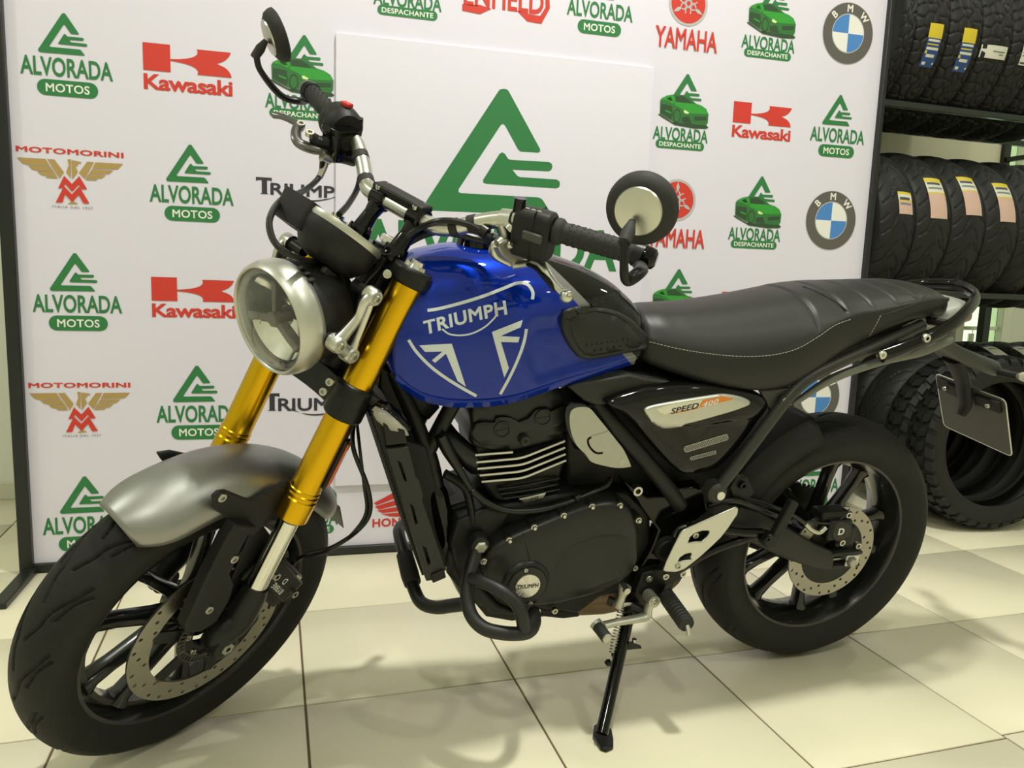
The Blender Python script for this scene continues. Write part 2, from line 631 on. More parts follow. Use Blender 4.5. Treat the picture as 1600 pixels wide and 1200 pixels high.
class Print:
    """a flat printed mark: layers of ink on the fabric (local x,z of the backdrop)"""

    def __init__(self, y=0.0048, clip=None):
        self.mb = MB()
        self.y = y
        self.clip = clip
        self.k = 0

    def layer(self):
        self.k += 1
        return self

    def poly(self, loops, ink, T=lambda p: p):
        if not isinstance(loops[0][0], (list, tuple, np.ndarray)):
            loops = [loops]
        V, Tn = flat_fill([[T(p) for p in lp] for lp in loops])
        self._add(V, Tn, ink)
        return self

    def text(self, s, cx, base, w, h, ink, bold=0.02, spacing=1.0, shear=0.0, arc=None):
        V, Tn = text2d(s, bold, 1.0, spacing, 1.0, shear)
        xs_ = [p[0] for p in V]
        k = w / (max(xs_) - min(xs_))
        mid = (max(xs_) + min(xs_)) / 2
        self._add([(cx + (x - mid) * k, base + z * h) for x, z in V], Tn, ink)
        return self

    def _add(self, V, Tn, ink):
        self.mb.cur = ink
        yy = self.y - 0.0003 * self.k
        if self.clip is not None:
            x_lim = self.clip
            V = [(min(x, x_lim), z) for x, z in V]
        self.mb.add([(x, yy, z) for x, z in V], [t for t in Tn])

    def done(self, name):
        # fabric face lies at y = 0.006
        return self.mb.build(name, INKS, bd, smooth=180, fix=False)


def rrect(x0, x1, z0, z1, r, n=6):
    out = []
    for cx, cz_, a0 in ((x1 - r, z1 - r, 0), (x0 + r, z1 - r, 90), (x0 + r, z0 + r, 180), (x1 - r, z0 + r, 270)):
        for k in range(n + 1):
            a = math.radians(a0 + 90 * k / n)
            out.append((cx + r * math.cos(a), cz_ + r * math.sin(a)))
    return out


# the triangle mark, read from the big one in the centre
_c5 = lambda L: [PL(640 + x / 3.1575, 60 + y / 3.1575) for x, y in L]
TRI = _c5([(435, 264), (443, 254), (460, 250), (477, 253), (487, 263), (640, 545), (642, 558), (632, 565), (548, 560), (538, 555), (530, 545), (468, 430), (457, 423), (447, 430), (241, 743), (239, 757), (250, 764), (630, 785), (645, 790), (655, 800), (697, 866), (690, 874), (112, 850), (92, 843), (80, 828), (78, 810), (86, 796)])
ARW = _c5([(441, 571), (455, 563), (468, 571), (484, 596), (496, 600), (685, 611), (698, 619), (702, 634), (696, 650), (683, 657), (505, 649), (529, 679), (542, 685), (722, 697), (736, 706), (739, 720), (735, 735), (721, 741), (376, 718), (361, 712), (361, 698)])
tx0 = min(p[0] for p in TRI); tx1 = max(p[0] for p in TRI); tz0 = min(p[1] for p in TRI); tz1 = max(p[1] for p in TRI)
TW = tx1 - tx0
TRI = [((p[0] - tx0) / TW, (p[1] - tz0) / TW) for p in TRI]
ARW = [((p[0] - tx0) / TW, (p[1] - tz0) / TW) for p in ARW]
TH = (tz1 - tz0) / TW


def alvorada(apex, left_px, right_px, pill_px, word='MOTOS', y=0.0048, car=False, clip=None):
    """apex pixel, left and right pixel of the name, pill bottom pixel"""
    p = Print(y, clip)
    if apex is None:
        a = None
    l, r, q = PL(*left_px), PL(*right_px), PL(*pill_px)
    w = r[0] - l[0]
    cx = (l[0] + r[0]) / 2
    zb = q[1]
    ph = 0.185 * w if not car else 0.135 * w
    pw = (0.66 if not car else 0.88) * w
    base = zb + ph + (0.045 * w if not car else 0.005 * w)
    th = 0.205 * w if not car else 0.195 * w
    p.text('ALVORADA', cx, base, w, th, GREEN, 0.022)
    p.poly(rrect(cx - pw / 2, cx + pw / 2, zb, zb + ph, ph * 0.49), GREEN)
    p.layer()
    p.text(word, cx, zb + ph * 0.25, pw * (0.72 if not car else 0.86), ph * 0.5, WHITE, 0.02, 1.05)
    p.k = 0
    tw = 0.5 * w if not car else 0.57 * w
    tb = base + th + 0.05 * w
    tx = cx - 0.30 * w
    if car:
        tb = zb + 1.20 * w - TH * tw
        tx = cx - 0.27 * w
    T = lambda s: (tx + s[0] * tw, tb + s[1] * tw)
    p.poly(TRI, GREEN, T)
    p.poly(ARW, GREEN, T)
    if car:
        # car drawing in units of the name's width, origin under its rear
        C = lambda s: (cx + ((s[0] - 128) / 532 - 0.5) * w, base + th - 0.005 * w + (560 + (s[0] - 128) * 0.06 - s[1]) / 532 * w)
        p.layer()
        p.poly([(165, 458), (180, 455), (300, 520), (640, 545), (658, 560), (640, 572), (520, 572), (330, 545), (200, 480)], CARD, C)
        p.layer()
        p.poly([(178, 345), (190, 325), (240, 300), (310, 288), (400, 292), (470, 325), (520, 360), (580, 378), (625, 405), (650, 450), (648, 520), (630, 545), (500, 535), (370, 520), (300, 512), (182, 452)], CARM, C)
        p.layer()
        p.poly([(185, 335), (240, 302), (300, 292), (320, 345), (300, 368), (240, 340)], CAR, C)
        p.poly([(320, 352), (450, 362), (530, 368), (585, 382), (630, 415), (640, 450), (500, 448), (430, 440), (370, 400), (310, 375)], CAR, C)
        p.poly([(318, 305), (395, 300), (450, 330), (478, 358), (330, 348)], CARD, C)
        p.poly([(235, 325), (275, 310), (300, 345), (270, 345)], CARD, C)
        p.poly([(190, 370), (290, 385), (305, 460), (290, 500), (186, 445)], CARD, C)
        p.poly([(345 + 38 * math.cos(a) * 0.95, 470 + 62 * math.sin(a)) for a in np.linspace(0, 6.283, 20, False)], CARD, C)
        p.poly([(500, 465), (640, 460), (645, 505), (630, 520), (505, 520)], CARM, C)
        p.poly([(390, 480), (460, 470), (490, 530), (400, 520)], CARD, C)
        p.layer()
        p.poly([(345 + 28 * math.cos(a) * 0.95, 470 + 48 * math.sin(a)) for a in np.linspace(0, 6.283, 16, False)], CARM, C)
        p.poly([(405, 425), (420, 418), (460, 440), (450, 450), (415, 445)], HEAD_, C)
        p.poly([(232, 420), (290, 440), (288, 452), (232, 432)], CAR, C)
        p.poly([(510, 472), (635, 468), (630, 500), (520, 505)], CARD, C)
    return p.done('printed_car_logo' if car else 'printed_triangle_logo')


alvorada((99, 30), (30.4, 108), (176, 126), (104, 150.5))
alvorada((298, 236), (233, 304), (365, 320), (300, 346))
alvorada((118, 409), (50, 484), (190.5, 490), (122, 517))
alvorada((306, 586), (244, 656), (375, 658), (306, 687))
alvorada((133, 758), (66, 832), (205, 836), (128, 861))
alvorada(None, (886.5, 18), (989.5, 30), (938, 54))
alvorada((1316, 156), (1267, 215), (1351.5, 222), (1309, 245.5))
alvorada(None, (1222, 770), (1311, 766), (1265, 793))
alvorada(None, (414, 160), (523, 172), (470, 186), 'DESPACHANTE', car=True)
alvorada(None, (583.5, 4), (690.5, 12), (640, 27), 'DESPACHANTE', car=True)
alvorada(None, (1021, 212), (1107, 218), (1064, 233), 'DESPACHANTE', car=True)
alvorada(None, (1159.5, 70), (1243, 77), (1201, 91.5), 'DESPACHANTE', car=True)
alvorada(None, (1138.5, 374), (1220, 378), (1180, 388.5), 'DESPACHANTE', car=True)
alvorada(None, (1010, 514), (1092, 514), (1050, 529), 'DESPACHANTE', car=True)
alvorada(None, (420, 822), (528, 822), (474, 836), 'DESPACHANTE', car=True)
# the big mark on the raised centre print
p = Print(BOARD_Y - 0.0065)
T = lambda s: (tx0 + s[0] * TW, tz0 + s[1] * TW)
p.poly(TRI, GREEN, T)
p.poly(ARW, GREEN, T)
b0, b1 = PL(560, 400), PL(962, 423)
p.text('ALVORADA', (b0[0] + b1[0]) / 2, PL(940, 421)[1], b1[0] - b0[0], PL(940, 362)[1] - PL(940, 421)[1], GREEN, 0.03)
bw = b1[0] - b0[0]
zc = PL(940, 421)[1] - 0.045 * bw
p.poly(rrect((b0[0] + b1[0]) / 2 - 0.33 * bw, (b0[0] + b1[0]) / 2 + 0.33 * bw, zc - 0.17 * bw, zc, 0.08 * bw), GREEN)
p.layer()
p.text('MOTOS', (b0[0] + b1[0]) / 2, zc - 0.13 * bw, 0.47 * bw, 0.088 * bw, WHITE, 0.02)
p.done('printed_triangle_logo')


# red block K with wordmark
def arc_pts(p0, c, p1, n=8):
    return [tuple((1 - t) ** 2 * np.array(p0) + 2 * t * (1 - t) * np.array(c) + t * t * np.array(p1)) for t in np.linspace(0, 1, n)]


def kmark(l_px, r_px, top_px, bot_px):
    p = Print()
    l, r, t, bt = PL(*l_px), PL(*r_px), PL(*top_px), PL(*bot_px)
    w = r[0] - l[0]
    h = t[1] - bt[1]
    T = lambda s: (l[0] + s[0] * w, bt[1] + s[1] * h)
    right = [(0.60, 0.96)] + [(0.985, 0.96)] + arc_pts((0.985, 0.96), (0.95, 0.76), (0.82, 0.70))[1:] + arc_pts((0.82, 0.68), (0.97, 0.64), (0.99, 0.42))[1:] + [(0.60, 0.42)] + arc_pts((0.60, 0.42), (0.66, 0.62), (0.30, 0.665))[1:] + [(0.30, 0.70)] + arc_pts((0.30, 0.70), (0.66, 0.74), (0.60, 0.96))[1:-1]
    p.poly([(0.0, 0.42), (0.30, 0.42), (0.30, 1.0), (0.0, 1.0)], RED, T)
    p.poly(right, RED, T)
    p.text('Kawasaki', l[0] + w * 0.5, bt[1] + 0.03 * h, w, 0.31 * h, RED, 0.028, 0.95)
    return p.done('printed_block_letter_logo')


kmark((223.5, 110), (363, 120), (244, 67), (290, 145))
kmark((236.5, 466), (368, 470), (255, 433), (300, 497.5))
kmark((1146, 190), (1238, 195), (1160, 158.5), (1190, 218))
kmark((1127, 490), (1212, 490), (1140, 456), (1165, 517))
kmark((690, 660), (790, 660), (705, 634), (735, 695))


# dark wordmark with a tall T and a swoosh
def swoosh_word(l_px, r_px, top_px, bot_px, clip=None):
    p = Print(clip=clip)
    l, r, t, bt = PL(*l_px), PL(*r_px), PL(*top_px), PL(*bot_px)
    w = r[0] - l[0]
    h = t[1] - bt[1]
    T = lambda s: (l[0] + s[0] * w, bt[1] + s[1] * h)
    p.poly([(0, 1.0), (0.0, 0.84), (0.03, 0.88), (0.06, 0.88), (0.06, 0.32), (0.04, 0.28), (0.13, 0.28), (0.115, 0.32), (0.115, 0.88), (0.15, 0.88), (0.165, 0.84), (0.165, 1.0)], DARK, T)
    p.text('RIUMPH', l[0] + w * 0.575, bt[1] + 0.28 * h, w * 0.85, 0.5 * h, DARK, 0.022, 1.0)
    up = arc_pts((0.27, 0.36), (0.5, -0.12), (0.86, 0.34), 14)
    dn = arc_pts((0.84, 0.30), (0.5, -0.22), (0.31, 0.36), 14)
    p.poly(up + dn, DARK, T)
    return p.done('printed_wordmark')


swoosh_word((400, 298), (546, 310), (415, 277), (470, 316), clip=cbx0 - 0.002)
swoosh_word((412, 635), (558, 635), (425, 615), (480, 652), clip=cbx0 - 0.002)


# red wide wordmark over a gold eagle and stacked red zigzags
def eagle(q):
    """q maps the drawing's coordinates (read from the upper one) onto the fabric"""
    p = Print()
    A, Bp = q(172, 250), q(1400, 330)
    p.text('MOTOMORINI', (A[0] + Bp[0]) / 2, q(790, 297)[1], Bp[0] - A[0], q(790, 240)[1] - q(790, 297)[1], RED, 0.03, 1.05)
    for L in ([(185, 330), (510, 348), (562, 430), (305, 418), (250, 400)], [(315, 427), (570, 440), (606, 492), (410, 482), (360, 470)], [(415, 490), (612, 500), (640, 548), (500, 540), (455, 528)], [(510, 548), (645, 556), (652, 572), (530, 566)],
              [(530, 350), (610, 355), (720, 500), (672, 572)],
              [(760, 352), (800, 352), (800, 570), (745, 500), (775, 420)], [(808, 362), (860, 372), (920, 385), (915, 400), (860, 405), (890, 425), (850, 430), (880, 500), (815, 585)],
              [(985, 380), (1062, 386), (958, 580), (892, 505)],
              [(1078, 388), (1395, 405), (1335, 468), (1045, 455)], [(1040, 465), (1285, 480), (1230, 522), (1010, 512)], [(1002, 520), (1200, 532), (1150, 572), (975, 562)], [(970, 570), (1110, 580), (1085, 595), (965, 590)],
              [(820, 825), (885, 862), (760, 862)]):
        p.poly([q(*s) for s in L], GOLD)
    zig = lambda dy, e, f: [(722, 540 + dy), (812, 635 + dy), (895, 545 + dy), (e, 695 + dy + f), (e - 68, 692 + dy + f), (890, 640 + dy), (815, 722 + dy), (735, 632 + dy), (706, 682 + dy + f), (1640 - e, 682 + dy + f)]
    p.layer(); p.layer()
    p.poly([q(*s) for s in zig(0, 985, 0)], RED)
    p.layer()
    p.poly([q(*s) for s in zig(118, 1012, 44)], RED)
    a, c = q(590, 900), q(1050, 910)
    p.text('ITALIA DAL 1937', (a[0] + c[0]) / 2, q(820, 912)[1], c[0] - a[0], q(820, 888)[1] - q(820, 912)[1], GREY, 0.0, 1.2)
    return p.done('printed_eagle_logo')


eagle(lambda x, y: PL(x / 7.273, 200 + y / 7.273))
_a, _b2 = PL(24, 232), PL(44, 601)
_s1 = PL(192, 256)[0] - PL(25.5, 246)[0]
_s2 = PL(203, 612)[0] - PL(45.5, 613)[0]
_o1, _o2 = PL(110, 285), PL(125, 646)
eagle(lambda x, y: _o2 + (PL(x / 7.273, 200 + y / 7.273) - _o1) * (_s2 / _s1))


def disc(c, rx, n=36, r0=None):
    return [(c[0] + rx * math.cos(a), c[1] + rx * math.sin(a)) for a in np.linspace(0, 2 * math.pi, n, False)]


# red wheel of three tuning forks over a red name
def forks(c_px, edge_px, l_px, r_px, top_px, bot_px):
    p = Print()
    c = PL(*c_px)
    R = PL(*edge_px)[0] - c[0]
    p.poly(disc(c, R), SILVER)
    p.layer()
    p.poly(disc(c, R * 0.88), RED)
    p.layer()
    for k in range(3):
        a = math.radians(90 + 120 * k)
        u = np.array([math.cos(a), math.sin(a)]); v = np.array([-u[1], u[0]])
        f = lambda s: c + R * (u * s[0] + v * s[1])
        p.poly([f(s) for s in ((0.42, -0.045), (0.62, -0.09), (0.88, 0.0), (0.62, 0.09), (0.42, 0.045))], SILVER)
        p.poly([f(s) for s in ((-0.45, 0.10), (0.3, 0.10), (0.45, 0.0), (0.45, 0.05), (0.34, 0.16), (-0.45, 0.16))], SILVER)
        p.poly([f(s) for s in ((-0.45, -0.16), (0.34, -0.16), (0.45, -0.05), (0.45, 0.0), (0.3, -0.10), (-0.45, -0.10))], SILVER)
        p.layer()
    l, r, t, bt = PL(*l_px), PL(*r_px), PL(*top_px), PL(*bot_px)
    p.text('YAMAHA', (l[0] + r[0]) / 2, bt[1], r[0] - l[0], t[1] - bt[1], RED, 0.02, 0.98)
    return p.done('printed_wheel_logo')


forks((1077, 5), (1107, 8), (1024.5, 58), (1122, 66), (1073, 45), (1073, 76))
forks((1059, 312.5), (1088, 313), (1012, 372), (1102, 374), (1060, 358), (1060, 386))


# grey ring with blue and white quarters
def roundel(c_px, edge_px):
    p = Print()
    c = PL(*c_px)
    R = PL(*edge_px)[0] - c[0]
    p.poly(disc(c, R * 1.0, 48), SILVER)
    p.layer()
    p.poly(disc(c, R * 0.985, 48), GREY)
    p.layer()
    p.poly(disc(c, R * 0.64, 40), SILVER)
    p.layer()
    for k in range(4):
        q = [c] + [(c[0] + 0.61 * R * math.cos(a), c[1] + 0.61 * R * math.sin(a)) for a in np.linspace(k * math.pi / 2, (k + 1) * math.pi / 2, 10)]
        p.poly(q, BLUE if k % 2 else WHITE)
    for ch, a in (('B', 136), ('M', 90), ('W', 44)):
        V, Tn = text2d(ch, 0.03)
        xs_ = [v[0] for v in V]
        mid = (max(xs_) + min(xs_)) / 2
        t = math.radians(a - 90)
        o = c + R * 0.70 * np.array([math.cos(math.radians(a)), math.sin(math.radians(a))])
        s = 0.22 * R
        p._add([(o[0] + s * ((x - mid) * math.cos(t) - z * math.sin(t)), o[1] + s * ((x - mid) * math.sin(t) + z * math.cos(t))) for x, z in V], Tn, WHITE)
    return p.done('printed_roundel')


roundel((1326.5, 51.8), (1365.5, 55))
roundel((1299.8, 344.5), (1338.5, 346))
roundel((1276, 621), (1313, 620))

# red serif word cut by the top of the picture, and the red wing
p = Print()
l, r = PL(725, 5), PL(850, 14)
zt, zb = PL(790, -22)[1], PL(790, 14)[1]
p.text('ENFIELD', (l[0] + r[0]) / 2, zb, r[0] - l[0], zt - zb, RED, 0.022, 1.0)
p.poly([(l[0] - 0.004, zb - 0.018), (l[0] + 0.05, zb - 0.022), (l[0] + 0.085, zb - 0.003), (l[0] + 0.05, zb + 0.004), (l[0] - 0.004, zb + 0.0)], RED)
p.poly([(r[0] - 0.085, zb + 0.002), (r[0] - 0.05, zb - 0.026), (r[0] - 0.005, zb - 0.028), (r[0] + 0.02, zb + 0.02), (r[0] + 0.016, zb + 0.07), (r[0] + 0.004, zb + 0.07), (r[0] + 0.006, zb + 0.02), (r[0] - 0.01, zb - 0.006), (r[0] - 0.045, zb - 0.004)], RED)
p.text('ROYAL', (l[0] + r[0]) / 2, zt + 0.03, (r[0] - l[0]) * 0.8, zt - zb, RED, 0.022, 1.0)
p.done('printed_wordmark')
p = Print()
q = lambda x, y: PL(540 + x / 2.608, 560 + y / 2.608)
for L in ([(115, 592), (190, 552), (270, 548), (270, 572), (195, 575), (128, 600)], [(120, 606), (196, 582), (270, 580), (270, 600), (200, 602), (136, 618)], [(128, 622), (200, 609), (270, 607), (270, 625), (215, 625), (150, 632)], [(145, 637), (215, 631), (280, 631), (280, 648), (185, 646)]):
    p.poly([q(*s) for s in L], RED)
l, r = q(110, 670), q(300, 664)
p.text('HONDA', (l[0] + r[0]) / 2, q(170, 686)[1], r[0] - l[0], q(170, 655)[1] - q(170, 686)[1], RED, 0.03, 1.05)
p.done('printed_wing_logo')

# ================================================================== tyres
M_RUBBER = mat('tyre_rubber', (0.014, 0.014, 0.0125), 0.62, var=0.18, scale=25, bump=0.12, bscale=900, spec=0.28)
M_RUBBER2 = mat('tyre_rubber_new', (0.011, 0.011, 0.0105), 0.55, var=0.15, scale=30, bump=0.08, bscale=900, spec=0.4)


def tread_profile(R, rim, w, nt=41, hc=0.5, bead=0.72, hollow=False):
    """list of (y, r, a): a in -1..1 on the tread, None on sidewalls"""
    h = R - rim
    H = hc * h
    rt = lambda a: R - H * (1 - math.sqrt(max(0.0, 1 - 0.93 * a * a)))
    tr = [(w / 2 * math.sin(math.pi / 2 * a) * 0.55 + w / 2 * a * 0.45, 0, a) for a in np.linspace(-1, 1, nt)]
    tr = [(y, rt(y / (w / 2)), y / (w / 2)) for y, _, a in tr]
    re = tr[0][1]
    side = []
    for t in np.linspace(0, 1, 7)[:-1]:
        y = w / 2 * (bead + (1.0 - bead) * math.sin(t * math.pi / 2) + 0.02 * math.sin(t * math.pi))
        side.append((-y, rim + (re - rim) * t, None))
    out = side + tr + [(-y, r, None) for y, r, _ in reversed(side)]
    if hollow:
        t_ = 0.009
        inn = [(w / 2 * bead - 0.012, rim + 0.002), (w / 2 * 0.80, rim + 0.3 * h), (w / 2 - t_ - 0.002, re - 0.006), (w / 2 * 0.5, R - H * 0.14 - t_), (0, R - t_ - 0.001)]
        inn = inn + [(-y, r) for y, r in reversed(inn[:-1])]
        out = out + [(y, r, None) for y, r in inn]
    return out


def seg_dist(u, y, segs, pitch):
    d = np.full(u.shape, 9.0)
    for (u0, y0), (u1, y1), wd in segs:
        for sh in (-1, 0, 1):
            ax, ay = u0 + sh * pitch, y0
            bx, by = u1 - u0, y1 - y0
            L = bx * bx + by * by
            t = np.clip(((u - ax) * bx + (y - ay) * by) / L, 0, 1)
            dd = np.hypot(u - ax - t * bx, y - ay - t * by) / wd
            d = np.minimum(d, dd)
    return d


def lines(L, wd=0.0018):
    return [(L[i], L[i + 1], wd) for i in range(len(L) - 1)]


def mirror_lines(segs, pitch, off):
    return segs + [((a[0] + off, -a[1]), (b_[0] + off, -b_[1]), w) for a, b_, w in segs]


def tyre_builder(R, rim, w, segs, pitch_n, nseg=720, nt=57, depth=0.0035, hc=0.5, hollow=False, axis='Y', bead=0.72):
    """mesh data of a tyre about its own centre, axle along Y (or X)"""
    prof = tread_profile(R, rim, w, nt, hc, hollow=hollow, bead=bead)
    n = len(prof)
    py = np.array([p[0] for p in prof]); pr = np.array([p[1] for p in prof])
    tr = np.array([p[2] is not None and abs(p[2]) < 0.985 for p in prof])
    th = np.linspace(0, 2 * math.pi, nseg, endpoint=False)
    TH, Yg = np.meshgrid(th, py, indexing='ij')
    Rg = np.tile(pr, (nseg, 1)).astype(float)
    if segs:
        pitch = 2 * math.pi * R / pitch_n
        U = (TH * R) % pitch
        d = seg_dist(U[:, tr], Yg[:, tr], segs, pitch)
        Rg[:, tr] -= depth * np.clip(1.35 - d, 0, 1)
    X, Z = Rg * np.cos(TH), Rg * np.sin(TH)
    V = np.stack([X, Yg, Z] if axis == 'Y' else [Yg, X, Z], -1).reshape(-1, 3)
    mb = MB()
    mb.v = [tuple(p) for p in V.tolist()]
    idx = np.arange(nseg * n).reshape(nseg, n)
    nx = np.roll(idx, -1, axis=0)
    a, b_, c, d_ = idx[:, :-1], idx[:, 1:], nx[:, 1:], nx[:, :-1]
    Q = np.stack([a, b_, c, d_], -1).reshape(-1, 4)
    if hollow:
        q2 = np.stack([idx[:, -1], idx[:, 0], nx[:, 0], nx[:, -1]], -1).reshape(-1, 4)
        Q = np.concatenate([Q, q2])
    mb.f = [tuple(q) for q in Q.tolist()]
    mb.mi = [0] * len(mb.f)
    return mb

# ================================================================== the motorcycle
bike = empty('motorcycle', mw=M_BIKE)
tag(bike, 'blue and black motorcycle with gold fork parked on its side stand', 'motorcycle')
MS = M_STEER

SATIN = mat('satin_black_metal', (0.0085, 0.009, 0.0085), 0.38, metal=0.0, var=0.08, scale=60, spec=0.35)
GLOSSB = mat('gloss_black_paint', (0.003, 0.003, 0.003), 0.07, var=0.02, spec=0.42)
PLAST = mat('black_plastic', (0.012, 0.012, 0.0115), 0.50, var=0.08, scale=80, bump=0.05, bscale=1200, spec=0.35)
PLAST2 = mat('dark_grey_plastic', (0.022, 0.022, 0.020), 0.46, var=0.06, spec=0.4)
GRIPR = mat('grip_rubber', (0.022, 0.022, 0.021), 0.7, var=0.1, scale=90, bump=0.15, bscale=1500)
GOLD_M = mat('gold_anodised', (0.70, 0.41, 0.012), 0.26, metal=1.0, var=0.03, scale=20)
CHROME = mat('polished_steel', (0.72, 0.71, 0.66), 0.14, metal=1.0, var=0.03)
ALU = mat('brushed_aluminium', (0.60, 0.60, 0.55), 0.32, metal=1.0, var=0.05, scale=60)
ALU2 = mat('satin_silver_paint', (0.55, 0.55, 0.50), 0.38, metal=0.85, var=0.04, scale=60)
CASTAL = mat('cast_aluminium', (0.42, 0.42, 0.38), 0.45, metal=0.9, var=0.08, scale=50)
GRAPH = mat('matt_silver_fender', (0.30, 0.30, 0.29), 0.40, metal=0.9, var=0.06, scale=9)
DISCM = mat('brake_disc_steel', (0.36, 0.34, 0.29), 0.36, metal=1.0, var=0.08, scale=70)
RIMB = mat('rim_black', (0.0075, 0.0078, 0.0075), 0.24, coat=0.35, var=0.05)
CABLE = mat('cable_rubber', (0.008, 0.008, 0.008), 0.33, var=0.05)
BOLT = mat('zinc_bolt', (0.55, 0.54, 0.48), 0.3, metal=1.0, var=0.05)
AMBER = mat('amber_reflector', (0.55, 0.10, 0.015), 0.2, coat=0.5, var=0.05)
GLASSC = mat('clear_glass', (1, 1, 1), 0.0, var=0, trans=1.0, ior=1.45)
SMOKE = mat('clear_smoked_lens', (0.75, 0.73, 0.62), 0.08, var=0, trans=0.75, ior=1.45)
REDP = mat('red_plastic', (0.5, 0.02, 0.02), 0.35, var=0.03)
WHITEP = mat('white_print', srgb(225, 228, 225), 0.4, var=0.0)


def bolt(mb, c, d, r=0.006, h=0.004):
    """socket-head bolt: a head with a real recess in it"""
    c = np.asarray(c, float); d = unit(d)
    mb.lathe([(0.0, h * 0.1), (r * 0.46, h * 0.1), (r * 0.52, h), (r * 0.92, h), (r, h * 0.8), (r, -0.002)], c, d, 14)
    return mb


def bolts(name, L, parent, mw=None, r=0.006, h=0.004, m=None):
    out = None
    for c, d in L:
        out = bolt(MB(), c, d, r, h).build(name, m or BOLT, parent, mw=mw)
    return out


# ---------------------------------------------------------------- wheels
def rim_mesh(rr, w, hub_r, hub_w):
    mb = MB()
    hw = w / 2
    # barrel: lip, bead seat, well
    mb.lathe([(rr + 0.012, hw), (rr + 0.004, hw + 0.004), (rr - 0.006, hw + 0.001), (rr - 0.012, hw - 0.010), (rr - 0.017, hw - 0.024),
              (rr - 0.026, 0.014), (rr - 0.026, -0.014), (rr - 0.017, -hw + 0.024), (rr - 0.012, -hw + 0.010), (rr - 0.006, -hw - 0.001), (rr + 0.004, -hw - 0.004), (rr + 0.012, -hw),
              (rr + 0.006, -hw + 0.012), (rr - 0.004, 0), (rr + 0.006, hw - 0.012)], n=96, closed=True)
    mb.lathe([(0.012, hub_w), (hub_r * 0.8, hub_w), (hub_r, hub_w - 0.008), (hub_r, hub_w * 0.5), (hub_r * 0.9, 0), (hub_r, -hub_w * 0.5), (hub_r, -hub_w + 0.008), (hub_r * 0.8, -hub_w), (0.012, -hub_w)], n=40)
    return mb


def spoke_mesh(r0, a0, r1, a1):
    p0 = np.array([r0 * math.cos(a0), 0, r0 * math.sin(a0)])
    p1 = np.array([r1 * math.cos(a1), 0, r1 * math.sin(a1)])
    d = unit(p1 - p0)
    s = np.array([-d[2], 0, d[0]])
    mb = MB()
    rings = []
    for t, wd, dp in ((0, 0.015, 0.022), (0.25, 0.0115, 0.018), (0.7, 0.010, 0.016), (0.9, 0.012, 0.018), (1.0, 0.02, 0.024)):
        c = p0 + (p1 - p0) * t
        rg = []
        for k in range(10):
            a = 2 * math.pi * k / 10 + 0.314
            ca, sa = math.cos(a), math.sin(a)
            e = lambda v: math.copysign(abs(v) ** 0.6, v)
            rg.append(c + s * wd * e(ca) + np.array([0, dp * e(sa), 0]))
        rings.append(rg)
    return mb.loft(rings)


def drilled_disc(r_in, r_out, y, th=0.004, n=10):
    """brake disc with holes drilled right through it"""
    circ = lambda cx, cz, r, k: [(cx + r * math.cos(t), cz + r * math.sin(t)) for t in np.linspace(0, 2 * math.pi, k, False)]
    loops = [circ(0, 0, r_out, 96), circ(0, 0, r_in, 96)]
    for k in range(n):
        for fr, fa in ((0.20, 0.0), (0.50, 0.28), (0.80, 0.5), (0.78, 0.85)):
            a = 2 * math.pi * (k + fa) / n
            r = r_in + (r_out - r_in) * fr
            loops.append(circ(r * math.cos(a), r * math.sin(a), 0.0036, 10))
    V, Tn = flat_fill(loops)
    mb = MB()
    m_ = len(V)
    mb.add([(x, y + th / 2, z) for x, z in V] + [(x, y - th / 2, z) for x, z in V], list(Tn) + [tuple(i + m_ for i in reversed(t)) for t in Tn])
    for lp in loops:
        k = len(lp)
        mb.add([(x, y + th / 2, z) for x, z in lp] + [(x, y - th / 2, z) for x, z in lp], [(i, (i + 1) % k, k + (i + 1) % k, k + i) for i in range(k)])
    return mb


def place(c):
    return Matrix.Translation(Vector(c))


FA = np.array([WB, 0.0, 0.293])      # front axle
RA = np.array([0.0, 0.0, 0.306])     # rear axle

# front tyre tread: long swept sipes
fs = lines([(0.000, 0.002), (0.030, 0.014), (0.055, 0.017), (0.100, 0.036), (0.122, 0.043)], 0.0026)
fs += lines([(0.052, 0.030), (0.085, 0.037), (0.112, 0.049)], 0.0024)
FT_P = 2 * math.pi * 0.293 / 15
fs = mirror_lines(fs, FT_P, FT_P / 2)
MF = MS @ place(FA)
fw_ = rim_mesh(0.2175, 0.079, 0.036, 0.045).build('front_wheel', RIMB, bike, mw=MF, smooth=40)
tyre_builder(0.293, 0.214, 0.112, fs, 15, nseg=760, nt=61, depth=0.0055).build('tyre', M_RUBBER, fw_, smooth=60, fix=False)
for k in range(5):
    for s in (-1, 1):
        c = math.radians(6 + 72 * k)
        spoke_mesh(0.034, c + s * math.radians(9), 0.199, c + s * math.radians(20.5)).build('spoke', RIMB, fw_, smooth=50)
drilled_disc(0.112, 0.150, 0.062, n=11).build('brake_disc', DISCM, fw_, smooth=30)
mb = MB()
for k in range(6):
    a = 2 * math.pi * k / 6 + 0.3
    e = lambda r, t: np.array([r * math.cos(t), 0.059, r * math.sin(t)])
    mb.prism([e(0.040, a - 0.30), e(0.114, a + 0.05), e(0.118, a + 0.16), e(0.114, a + 0.27), e(0.040, a + 0.30)], (0, 0.005, 0))
mb.lathe([(0.034, 0.048), (0.052, 0.048), (0.052, 0.066), (0.034, 0.066)], closed=True, n=36)
mb.build('disc_carrier', SATIN, fw_, bevel=0.0008)
mb = MB()
mb.lathe([(0.050, 0.068), (0.0545, 0.068), (0.0545, 0.0705), (0.050, 0.0705)], closed=True, n=64)
